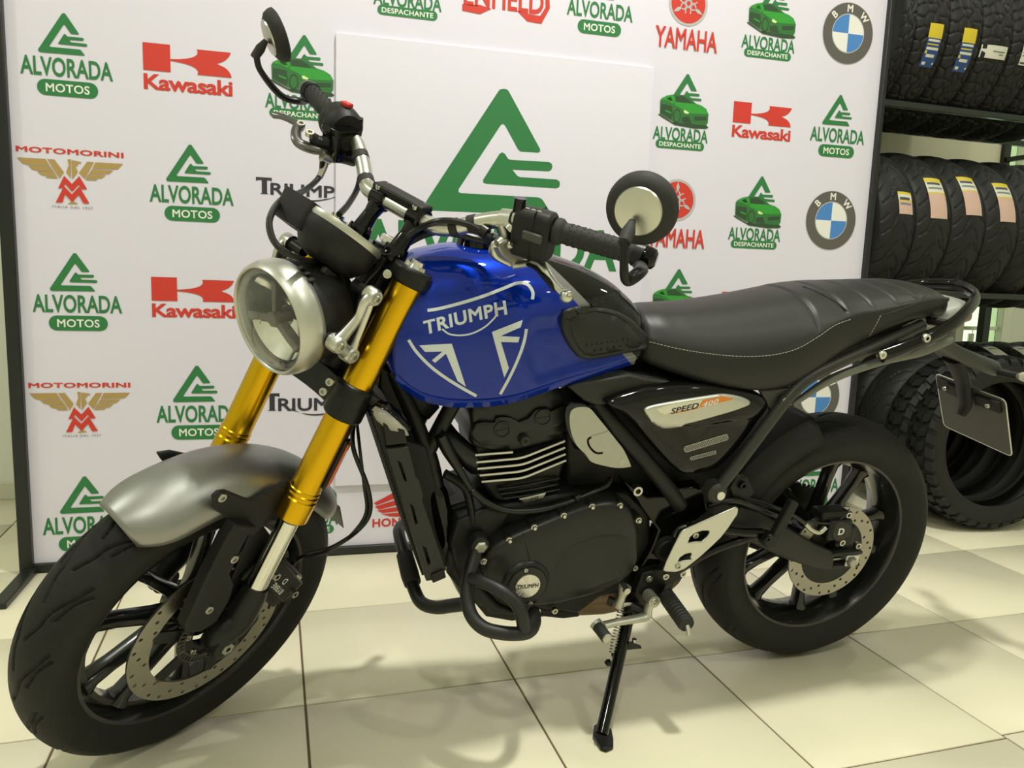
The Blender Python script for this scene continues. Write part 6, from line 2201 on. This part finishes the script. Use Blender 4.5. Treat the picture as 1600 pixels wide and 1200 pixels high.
plate('radiator_shroud', [(603, 702), (638, 698), (650, 745), (655, 750), (662, 775), (660, 782), (697, 890), (683, 905), (666, 908)],
      [[(622, 721), (627, 724), (636, 752), (632, 752)], [(641, 788), (646, 792), (653, 818), (649, 819)], [(661, 854), (666, 857), (673, 880), (669, 884)]], 0.150, 0.137, 0.151, PLAST2, rad)
plate('radiator_shroud', [(598, 660), (632, 672), (636, 692), (604, 696)], [], 0.147, 0.137, 0.149, GLOSSB, rad)
slab('radiator_bracket', [(674, 898), (694, 890), (697, 902), (676, 911)], 0.155, 0.140, 0.157, SATIN, rad, bevel=0.002)
for s in (-1,):
    MB().loft([[RP(a, n, s * 0.137) for a, n in ((0.07, 0.012), (0.07, -0.03), (Lr, -0.03), (Lr, 0.012))], [RP(a, n, s * 0.150) for a, n in ((0.07, 0.012), (0.07, -0.03), (Lr, -0.03), (Lr, 0.012))]]).build('radiator_shroud', PLAST2, rad, bevel=0.002)

slab('radiator_dark_backing', [(630, 690), (668, 700), (706, 850), (700, 890), (672, 880)], 0.08, -0.09, 0.075, PLAST, rad, bevel=0.004)  # added black backing that darkens the gap behind the radiator
slab('head_dark_fill', [(596, 572), (640, 605), (652, 640), (640, 690), (612, 650), (592, 612)], 0.05, -0.045, 0.045, PLAST, mainf, bevel=0.004)  # added black filler to darken the open space round the headstock

# ---------------------------------------------------------------- engine guard
GUARD = mat('guard_powder_black', (0.012, 0.012, 0.012), 0.45, var=0.05, bump=0.05, bscale=1500)
cb_ = bt([(747, 852, 0.118), (738, 880, 0.135), (731, 910, 0.158), (730, 938, 0.178), (738, 964, 0.20), (757, 982, 0.22), (785, 989, 0.232), (812, 990, 0.236), (828, 985, 0.224), (835, 972, 0.190), (834, 958, 0.135)], 0.0128, 'engine_guard', GUARD, n=14)
bt([(735, 904, 0.162), (752, 908, 0.180), (782, 922, 0.208), (803, 938, 0.224), (814, 957, 0.234), (819, 984, 0.236)], [0.0118, 0.0118, 0.0118, 0.0118, 0.0125, 0.0125], 'guard_brace', GUARD, cb_, n=14)
bt([(730, 943, 0.178), (708, 946, 0.145), (680, 949, 0.10), (658, 941, 0.06), (646, 918, 0.02), (638, 890, -0.02), (630, 860, -0.06), (624, 838, -0.10), (624, 826, -0.135), (632, 819, -0.16), (642, 818, -0.18)], 0.0128, 'guard_cross_bar', GUARD, cb_, n=14)
bt([(645, 912, 0.012), (640, 896, -0.01), (632, 866, -0.05)], [0.017, 0.0185, 0.017], 'guard_sleeve', GRIPR, cb_, n=16)
MB().lathe([(0.0, 0.008), (0.016, 0.008), (0.0185, 0.004), (0.0185, -0.016)], B(749, 850, 0.122), (0, 1, 0), 24).build('guard_mount', GUARD, cb_)
MB().lathe([(0.0, 0.017), (0.009, 0.017), (0.0125, 0.014), (0.0135, 0.008)], B(749, 850, 0.122), (0, 1, 0), 6).build('guard_bolt', BOLT, cb_)

# ---------------------------------------------------------------- foot controls
pg = bt([(1040, 928, 0.135), (1046, 937, 0.150)], 0.016, 'foot_peg', SATIN, n=16, smooth=False)
bt([(1041, 931, 0.150), (1058, 955, 0.195), (1073, 976, 0.236)], [0.0165, 0.0158, 0.0158], 'peg_rubber', GRIPR, pg, n=18, smooth=False)
for k in range(9):
    t = 0.12 + 0.8 * k / 8
    a_ = B(1041, 931, 0.150); b_ = B(1073, 976, 0.236)
    c_ = a_ + (b_ - a_) * t
    MB().lathe([(0.0150, -0.0025), (0.0172, -0.0015), (0.0172, 0.0015), (0.0150, 0.0025)], c_, unit(b_ - a_), 18).build('peg_rib', GRIPR, pg)
bt([(1073, 976, 0.232), (1075, 982, 0.238), (1076, 992, 0.240)], [0.005, 0.0045, 0.004], 'peg_feeler', BOLT, pg, n=10, smooth=False)
LEVM = mat('cast_lever_alloy', (0.55, 0.54, 0.47), 0.42, metal=0.75, var=0.06)
gl_ = bt([(944, 977, 0.165), (965, 972, 0.165), (993, 967, 0.163), (1010, 962, 0.160), (1013, 950, 0.158), (1018, 940, 0.156)], [0.010, 0.0095, 0.0105, 0.0115, 0.0100, 0.0110], 'gear_lever', LEVM, n=14, flat=(1.0, 0.7))
bt([(930, 973, 0.158), (938, 983, 0.172)], 0.0125, 'toe_collar', LEVM, gl_, n=16, smooth=False)
bt([(934, 979, 0.168), (948, 997, 0.200)], 0.0115, 'toe_rubber', GRIPR, gl_, n=16, smooth=False)
bt([(947, 996, 0.199), (949, 998, 0.203)], 0.0098, 'toe_cap', LEVM, gl_, n=16, smooth=False)
bt([(1012, 928, 0.132), (1023, 941, 0.165)], 0.0125, 'lever_pivot', LEVM, gl_, n=18, smooth=False)
bolts('lever_bolt', [(B(1022, 940.5, 0.164), (0.0, 1, 0.1))], gl_, r=0.008)
bt([(977, 916, 0.140), (972, 932, 0.140), (966, 949, 0.140)], [0.013, 0.008, 0.009], 'shift_arm', LEVM, gl_, n=14)
MB().lathe([(0, 0.01), (0.007, 0.01), (0.0075, -0.012)], B(977, 920, 0.146), (0, 1, 0), 14).build('shift_shaft', BOLT, gl_)
bt([(966, 947, 0.138), (982, 944, 0.135), (1000, 950, 0.140)], 0.005, 'shift_rod', BOLT, gl_, n=10)
bt([(950, 938, 0.12), (958, 941, 0.125)], 0.010, 'rod_boot', CABLE, gl_, n=12, smooth=False)
bt([(985, 948, 0.137), (1003, 955, 0.145)], 0.011, 'rod_boot', CABLE, gl_, n=12, smooth=False)

# ---------------------------------------------------------------- side stand
def toB(w):
    return BR.T @ (np.asarray(w, float) - BT)


gf = ground(937, 1160, 0.012)
foot = toB(gf)
top = B(984, 952, 0.095)
ss = MB().tube([top, top * 0.5 + foot * 0.5, foot + (top - foot) * 0.06], [0.0135, 0.0125, 0.0125], n=14, smooth=False).build('side_stand', GLOSSB, bike)
gw = np.array([gf[0], gf[1], 0.0])
mb = MB()
fl_ = [ground(*p) for p in ((928, 1140), (934, 1136), (955, 1145), (958, 1160), (958, 1172), (947, 1177), (938, 1174), (926, 1155))]
mb.loft([[toB([p[0], p[1], 0.0006]) for p in fl_], [toB([p[0], p[1], 0.010]) for p in fl_]])
mb.build('stand_foot', SATIN, ss, bevel=0.002)
MB().lathe([(0, 0.014), (0.016, 0.014), (0.018, 0.008), (0.018, -0.014), (0, -0.014)], top, (0, 1, 0), 20).build('stand_pivot', SATIN, ss)
bt([(1000, 940, 0.08), (985, 945, 0.09), (975, 948, 0.095)], 0.016, 'stand_bracket', SATIN, ss)
# return spring: coil
a_ = B(973, 940, 0.125); b_ = B(956, 1021, 0.150)
d_ = unit(b_ - a_); u_, w_2 = basis(d_)
L_ = np.linalg.norm(b_ - a_)
pts = [a_ + d_ * (L_ * t) + 0.0065 * (math.cos(2 * math.pi * 17 * t) * u_ + math.sin(2 * math.pi * 17 * t) * w_2) for t in np.linspace(0, 1, 17 * 10)]
MB().tube(pts, 0.0013, n=6, smooth=False).build('stand_spring', BOLT, ss)
bt([(973, 940, 0.125), (984, 948, 0.10)], 0.003, 'spring_hook', SATIN, ss, smooth=False)
bt([(957, 1022, 0.15), (962, 1040, 0.150)], 0.003, 'spring_hook', SATIN, ss, smooth=False)
tabm = (top + (foot - top) * 0.30)
MB().prism([B(980, 1000, tabm[1]), B(1000, 1007, tabm[1]), B(1001, 1011, tabm[1]), B(978, 1013, tabm[1])], (0, 0.006, 0)).build('stand_tab', GLOSSB, ss, bevel=0.001)
bolts('tab_bolt', [(B(991, 1001, tabm[1]) , (0, 0, 1))], ss, r=0.005)
MB().lathe([(0, 0.004), (0.006, 0.004), (0.0075, 0.0), (0.0075, -0.004)], B(950.5, 1036, 0.150), (0, 1, 0), 6).build('stand_stop', SATIN, ss)

# ================================================================== tyre rack
YF, YR_ = 0.92, 1.32
YC = (YF + YR_) / 2
ZU = W(1480, 172, YF)[2]
ZL = W(1500, 461, YF)[2]
RX0, RX1 = 2.06, 3.50
RACKM = mat('rack_black_steel', (0.05, 0.055, 0.052), 0.25, metal=0.7, var=0.08)
rack = empty('tyre_rack', (RX0, YC, 0))
tag(rack, 'black steel rack with two pairs of rails full of tyres', 'rack')


def rbox(name, c, s, bev=0.003):
    c = np.array(c) - [RX0, YC, 0]
    return MB().box(c, s).build(name, RACKM, rack, bevel=bev)


YB = 1.60       # rear posts stand behind the floor tyres
for z in (ZU, ZL):
    for y in (YF, YR_):
        rbox('rail', ((RX0 + RX1) / 2 - 0.025, y, z), (RX1 - RX0 + 0.05, 0.024, 0.024))
rbox('rail', ((RX0 + RX1) / 2, YB, 0.14), (RX1 - RX0, 0.024, 0.030))
PXP = W(1568, 250, YB)[0]
for x in (RX0 - 0.03, PXP):
    rbox('post', (x, YB, 1.15), (0.045, 0.04, 2.30))
    for z in (ZU, ZL):
        rbox('cross_bar', (x, (YF + YB) / 2, z - 0.024), (0.024, YB - YF, 0.024))

LAB_Y = mat('label_yellow', srgb(214, 190, 48), 0.5, var=0.05)
LAB_B = mat('label_blue', srgb(38, 70, 130), 0.45, var=0.08)
LAB_W = mat('label_white', srgb(214, 212, 198), 0.5, var=0.04)
LAB_P = mat('label_pink', srgb(206, 172, 158), 0.5, var=0.04)
LAB_G = mat('label_grey', srgb(120, 128, 122), 0.5, var=0.05)
LAB_V = mat('label_violet', srgb(74, 72, 116), 0.5, var=0.05)
LAB_D = mat('label_print_dark', srgb(70, 74, 74), 0.5, var=0.05)
LABS = [LAB_Y, LAB_B, LAB_W, LAB_P, LAB_G, LAB_V, LAB_D]
LY, LB, LW, LP, LG, LV, LD = range(7)


def label_patch(R, rim, w, hc, bits):
    """paper label on the tread: bits = (th0, th1, a0, a1, ink, lift) in degrees / tread fraction"""
    mb = MB()
    h = R - rim
    rt = lambda a: R - hc * h * (1 - math.sqrt(max(0.0, 1 - 0.93 * a * a)))
    for t0, t1, a0, a1, ink, lift in bits:
        mb.cur = ink
        nt_, na = 8, 6
        V = []
        for t in np.linspace(math.radians(t0), math.radians(t1), nt_):
            for a in np.linspace(a0, a1, na):
                r = rt(a) + 0.0012 + lift * 0.0004
                V.append((w / 2 * a, r * math.cos(t), r * math.sin(t)))
        mb.add(V, [(i * na + j, i * na + j + 1, (i + 1) * na + j + 1, (i + 1) * na + j) for i in range(nt_ - 1) for j in range(na - 1)])
    return mb


# three kinds of road tyre tread
def street(w, k):
    y = w / 2
    s = lines([(0.0, 0.06 * y), (0.03, 0.30 * y), (0.075, 0.50 * y), (0.10, 0.86 * y)], 0.0026)
    s += lines([(0.05, 0.12 * y), (0.085, 0.42 * y)], 0.0024) + lines([(0.02, 0.62 * y), (0.05, 0.92 * y)], 0.0022)
    return s


def blocky(w):
    y = w / 2
    s = lines([(0.0, 0.0), (0.022, 0.22 * y), (0.012, 0.42 * y), (0.034, 0.66 * y), (0.028, 0.98 * y)], 0.003)
    s += lines([(0.022, 0.22 * y), (0.062, 0.20 * y), (0.078, 0.0)], 0.003) + lines([(0.012, 0.42 * y), (-0.020, 0.5 * y)], 0.003) + lines([(0.034, 0.66 * y), (0.064, 0.60 * y), (0.070, 0.22 * y)], 0.003) + lines([(0.064, 0.60 * y), (0.076, 0.98 * y)], 0.003)
    return s


PROTO = {}


def tyre_proto(kind, R, rim, w):
    key = (kind, R, rim, w)
    if key not in PROTO:
        if kind == 'street':
            n = 16; p = 2 * math.pi * R / n
            sg = mirror_lines(street(w, 0), p, p / 2)
        elif kind == 'block':
            n = 24; p = 2 * math.pi * R / n
            sg = mirror_lines(blocky(w), p, p / 2)
        else:
            n = 1; sg = None
        mb = tyre_builder(R, rim, w, sg, n, nseg=420 if sg else 120, nt=39 if sg else 21, depth=0.006, hc=0.42, hollow=True, axis='X')
        o = mb.build('tyre_mesh', M_RUBBER2, smooth=60, fix=False)
        me = o.data
        bpy.data.objects.remove(o)
        PROTO[key] = me
    return PROTO[key]


def add_tyre(kind, loc, R, rim, w, label, group, bits, rot=(0, 0, 0), tilt=0.0):
    me = tyre_proto(kind, R, rim, w)
    o = bpy.data.objects.new('road_tyre', me)
    COL.objects.link(o)
    o.location = loc
    o.rotation_euler = rot
    tag(o, label, 'tyre', group)
    if bits:
        label_patch(R, rim, w, 0.42, bits).build('paper_label', LABS, o, smooth=60, fix=False)
    return o


def rest_z(R, zr):
    return zr + 0.012 + math.sqrt((R - 0.001) ** 2 - ((YR_ - YF) / 2 - 0.012) ** 2)   # rests on the rails' inner edges


def th_of(px, py, R, zc, yc=YC):
    """angle round the tyre of what is seen at a pixel, on the camera side"""
    d = ray(px, py)
    o = CAM_POS
    A = d[1] ** 2 + d[2] ** 2
    Bq = 2 * ((o[1] - yc) * d[1] + (o[2] - zc) * d[2])
    Cq = (o[1] - yc) ** 2 + (o[2] - zc) ** 2 - R * R
    D = Bq * Bq - 4 * A * Cq
    t = (-Bq - math.sqrt(max(D, 0))) / (2 * A)
    p = o + d * t
    return math.degrees(math.atan2(p[2] - zc, p[1] - yc)) % 360, p


# lower rail: sport tyres, right edges read from the photograph
R = 0.305
zc = rest_z(R, ZL)
prev = RX0 + 0.005
names = ['tyre at the end of the lower rail, half behind the printed backdrop', 'street tyre with pink label, second along the lower rail from the printed backdrop',
         'street tyre with pink label, third along the lower rail from the printed backdrop', 'street tyre with pink label, fourth along the lower rail from the printed backdrop', 'street tyre with pink label, fifth along the lower rail from the printed backdrop',
         'street tyre without label, sixth along the lower rail from the printed backdrop', 'street tyre without label, seventh along the lower rail from the printed backdrop']
edges = [1374, 1438, 1497, 1556, 1634, 1694, 1752]
labx = [(1354, 1373, 296, 331), (1397, 1436, 275, 338), (1454, 1496, 274, 333), (1513, 1555, 284, 344), (1594, 1640, 290, 350), None, None]
for i, e in enumerate(edges):
    q = th_of(e, 370, R, zc)[1]
    w = 0.165 if i != 4 else 0.17
    cx = max(q[0] - w / 2 - 0.004, prev + w / 2 + 0.002)
    prev = cx + w / 2
    bits = None
    if labx[i]:
        xa, xb, ya, yb = labx[i]
        t0, pa = th_of((xa + xb) / 2, ya, R, zc); t1, pb3 = th_of((xa + xb) / 2, yb, R, zc)
        tm = t0 + (t1 - t0) * 0.42
        a0, a1 = (-0.45, 0.50) if i else (-0.2, 0.6)
        bits = [(t0, t0 + (tm - t0) * 0.28, a0, a1, LY, 0), (t0 + (tm - t0) * 0.28, tm - 1.0, a0, a1, LW, 0), (t0 + 4, t0 + 6, a0 + 0.08, a1 - 0.15, LD, 1), (t0 + 8, t0 + 9.5, a0 + 0.08, a1 - 0.1, LG, 1), (tm - 1.0, tm, a0, a1, LY, 0), (tm, t1, a0, a1, LP, 0)]
    add_tyre('street', (cx, YC, zc), R, 0.215, w, ('black ' if i != 0 else 'black street ') + names[i], 'tyres on the lower rail', bits, rot=(0.35 * i, 0, 0) if not bits else (0, 0, 0))
# upper rail
prev = RX0 + 0.005
R = 0.318
zc = rest_z(R, ZU)
edges = [1392, 1424, 1484, 1534, 1576, 1622, 1672]
ups = [('block', 0.06, None), ('block', 0.15, 'M'), ('block', 0.15, 'M2'), ('block', 0.14, 'band'), ('block', 0.13, 'W'), ('block', 0.14, 'W2'), ('street', 0.15, None)]
unames = ['narrow black tyre against the printed backdrop on the upper rail', 'black block tread tyre with yellow and blue label, next to the narrow tyre', 'black block tread tyre with yellow and blue label, beside the white banded tyre',
          'black block tread tyre with a white paper band across its tread', 'black block tread tyre with small white label, beside the white banded tyre', 'black block tread tyre with tall white label on the upper rail', 'black street tyre past the tall white label on the upper rail']
for i, e in enumerate(edges):
    kind, w, lb = ups[i]
    q = th_of(e, 110, R, zc)[1]
    cx = max(q[0] - w / 2 - 0.004, prev + w / 2 + 0.002)
    prev = cx + w / 2
    bits = None
    if lb in ('M', 'M2'):
        xm, ya, yb = (1410, 28, 100) if lb == 'M' else (1465, 36, 108)
        t0 = th_of(xm, ya, R, zc)[0]; t1 = th_of(xm, yb, R, zc)[0]
        f = lambda k: t0 + (t1 - t0) * k
        a0, a1 = -0.42, 0.36
        bits = [(f(0), f(0.33), a0, a1, LY, 0), (f(0.33), f(1), a0, a1, LB, 0), (f(0.36), f(0.41), a0 + 0.05, a1 - 0.06, LW, 1), (f(0.46), f(0.49), a0 + 0.05, a1 - 0.1, LY, 1), (f(0.54), f(0.60), a0 + 0.05, a1 - 0.04, LW, 1), (f(0.62), f(0.69), a0 + 0.03, a0 + 0.14, LY, 1), (f(0.70), f(0.77), a0 + 0.14, a1 - 0.16, LW, 1), (f(0.88), f(0.95), a0 + 0.08, a0 + 0.26, LW, 1), (f(0.88), f(0.93), a1 - 0.14, a1 - 0.03, LW, 1)]
    elif lb == 'band':
        t0 = th_of(1512, 64, R, zc)[0]; t1 = th_of(1512, 86, R, zc)[0]
        bits = [(t0, t1, -0.95, 0.55, LW, 0), (t0 + (t1 - t0) * 0.4, t0 + (t1 - t0) * 0.5, -0.4, 0.35, LG, 1), (t0 + (t1 - t0) * 0.62, t0 + (t1 - t0) * 0.70, 0.0, 0.3, LG, 1)]
    elif lb in ('W', 'W2'):
        xm, ya, yb = (1560, 53, 97) if lb == 'W' else (1588, 82, 126)
        t0 = th_of(xm, ya, R, zc)[0]; t1 = th_of(xm, yb, R, zc)[0]
        f = lambda k: t0 + (t1 - t0) * k
        a0, a1 = -0.45, 0.40
        bits = [(f(0), f(0.18), a0, a1, LV, 0), (f(0.18), f(1), a0, a1, LW, 0), (f(0.28), f(0.33), a0 + 0.1, a1 - 0.1, LD, 1), (f(0.50), f(0.54), a0 + 0.06, a1 - 0.06, LG, 1), (f(0.62), f(0.66), a0 + 0.06, a1 - 0.2, LG, 1), (f(0.88), f(0.95), a0 + 0.05, a1 - 0.05, LD, 1)]
    add_tyre(kind, (cx, YC, zc), R, 0.225, w, unames[i], 'tyres on the upper rail', bits)


# ------------------------------------------------------------------ tyres standing on the floor
def knobby(loc, R, rim, w, label, rz=0.0, phase=0.0):
    mb = tyre_builder(R - 0.012, rim, w - 0.006, None, 1, nseg=120, nt=21, hc=0.40, hollow=True, axis='X')
    o = mb.build('knobby_tyre', M_RUBBER2, smooth=60, fix=False)
    o.location = loc
    o.rotation_euler = (0, 0, rz)
    tag(o, label, 'tyre', 'tyres standing on the floor by the rack')
    h = R - 0.012 - rim
    rt = lambda a: R - 0.012 - 0.40 * h * (1 - math.sqrt(max(0.0, 1 - 0.93 * a * a)))
    hwv = w / 2
    protos = []
    n = 38
    for col_, (a0, a1, sk) in enumerate(((-0.96, -0.60, 0.35), (-0.52, -0.04, -0.30), (0.04, 0.52, 0.30), (0.60, 0.96, -0.35))):
        pitch = 2 * math.pi / n
        mbk = MB()
        lo, hi = [], []
        for (t, a) in ((-0.36, a0), (0.30, a0), (0.30 + sk * 0.5, a1), (-0.36 + sk * 0.5, a1)):
            ang = t * pitch
            for lst, lift in ((lo, -0.002), (hi, 0.011)):
                k = 0.90 if lift > 0 else 1.0
                am = (a0 + a1) / 2
                aa = am + (a - am) * k
                r = rt(aa) + lift
                lst.append((hwv * aa * (1 + (0.03 if lift > 0 else 0)), r * math.cos(ang * k), r * math.sin(ang * k)))
        mbk.loft([lo, hi])
        po = mbk.build('tread_block', M_RUBBER2, o, smooth=20)
        protos.append(po)
        off = 0.5 if col_ in (0, 3) else 0.0
        for i in range(n):
            b_ = po if i == 0 else clone(po, 'tread_block', o)
            b_.rotation_euler = (pitch * (i + off) + phase, 0, 0)
    return o


# a row of tyres facing out from under the rack, each tucked behind the next
gk = ground(1533, 824)
RZ = math.radians(85.0)
AXD = np.array([math.cos(RZ), math.sin(RZ)])
at_row = lambda k: (gk[0] + AXD[0] * k, gk[1] + AXD[1] * k)
knobby((*at_row(0.0), 0.3305), 0.330, 0.235, 0.125, 'knobby black off-road tyre standing furthest out on the floor', rz=RZ)
knobby((*at_row(0.135), 0.3305), 0.330, 0.235, 0.125, 'knobby black off-road tyre tucked in behind the outermost knobby tyre', rz=RZ, phase=0.05)
R = 0.330
lab = lambda t0, t1, a0=-0.5, a1=0.4: [(t0, t0 + 3, a0, a1, LV, 0), (t0 + 3, t1, a0, a1, LW, 0), (t0 + 6, t0 + 7.5, a0 + 0.15, a1 - 0.2, LG, 1), (t1 - 4, t1 - 2, a0 + 0.1, a1 - 0.15, LG, 1)]
FG = 'tyres standing on the floor by the rack'
add_tyre('street', (*at_row(0.290), R + 0.0005), R, 0.225, 0.165, 'smooth black street tyre on the floor behind the two knobby tyres', FG, lab(62, 78), rot=(0, 0, RZ))
add_tyre('street', (*at_row(0.462), R + 0.0005), R, 0.225, 0.160, 'smooth black street tyre on the floor, last of the row behind the knobby tyres', FG, lab(84, 98), rot=(0, 0, RZ))
q1 = th_of(1556, 566, R, R, 1.22)
x_ = max(q1[1][0] - 0.01, at_row(0.462)[0] + 0.43)
for i, nm in enumerate(('with white label, nearest the row of knobby tyres', 'with white label, second from the row of knobby tyres', 'without label, third from the row of knobby tyres')):
    add_tyre('street', (x_ + 0.170 * i, 1.22, R + 0.0005), R, 0.225, 0.16, 'black street tyre on the floor ' + nm, FG, lab(104, 126) if i < 2 else None)
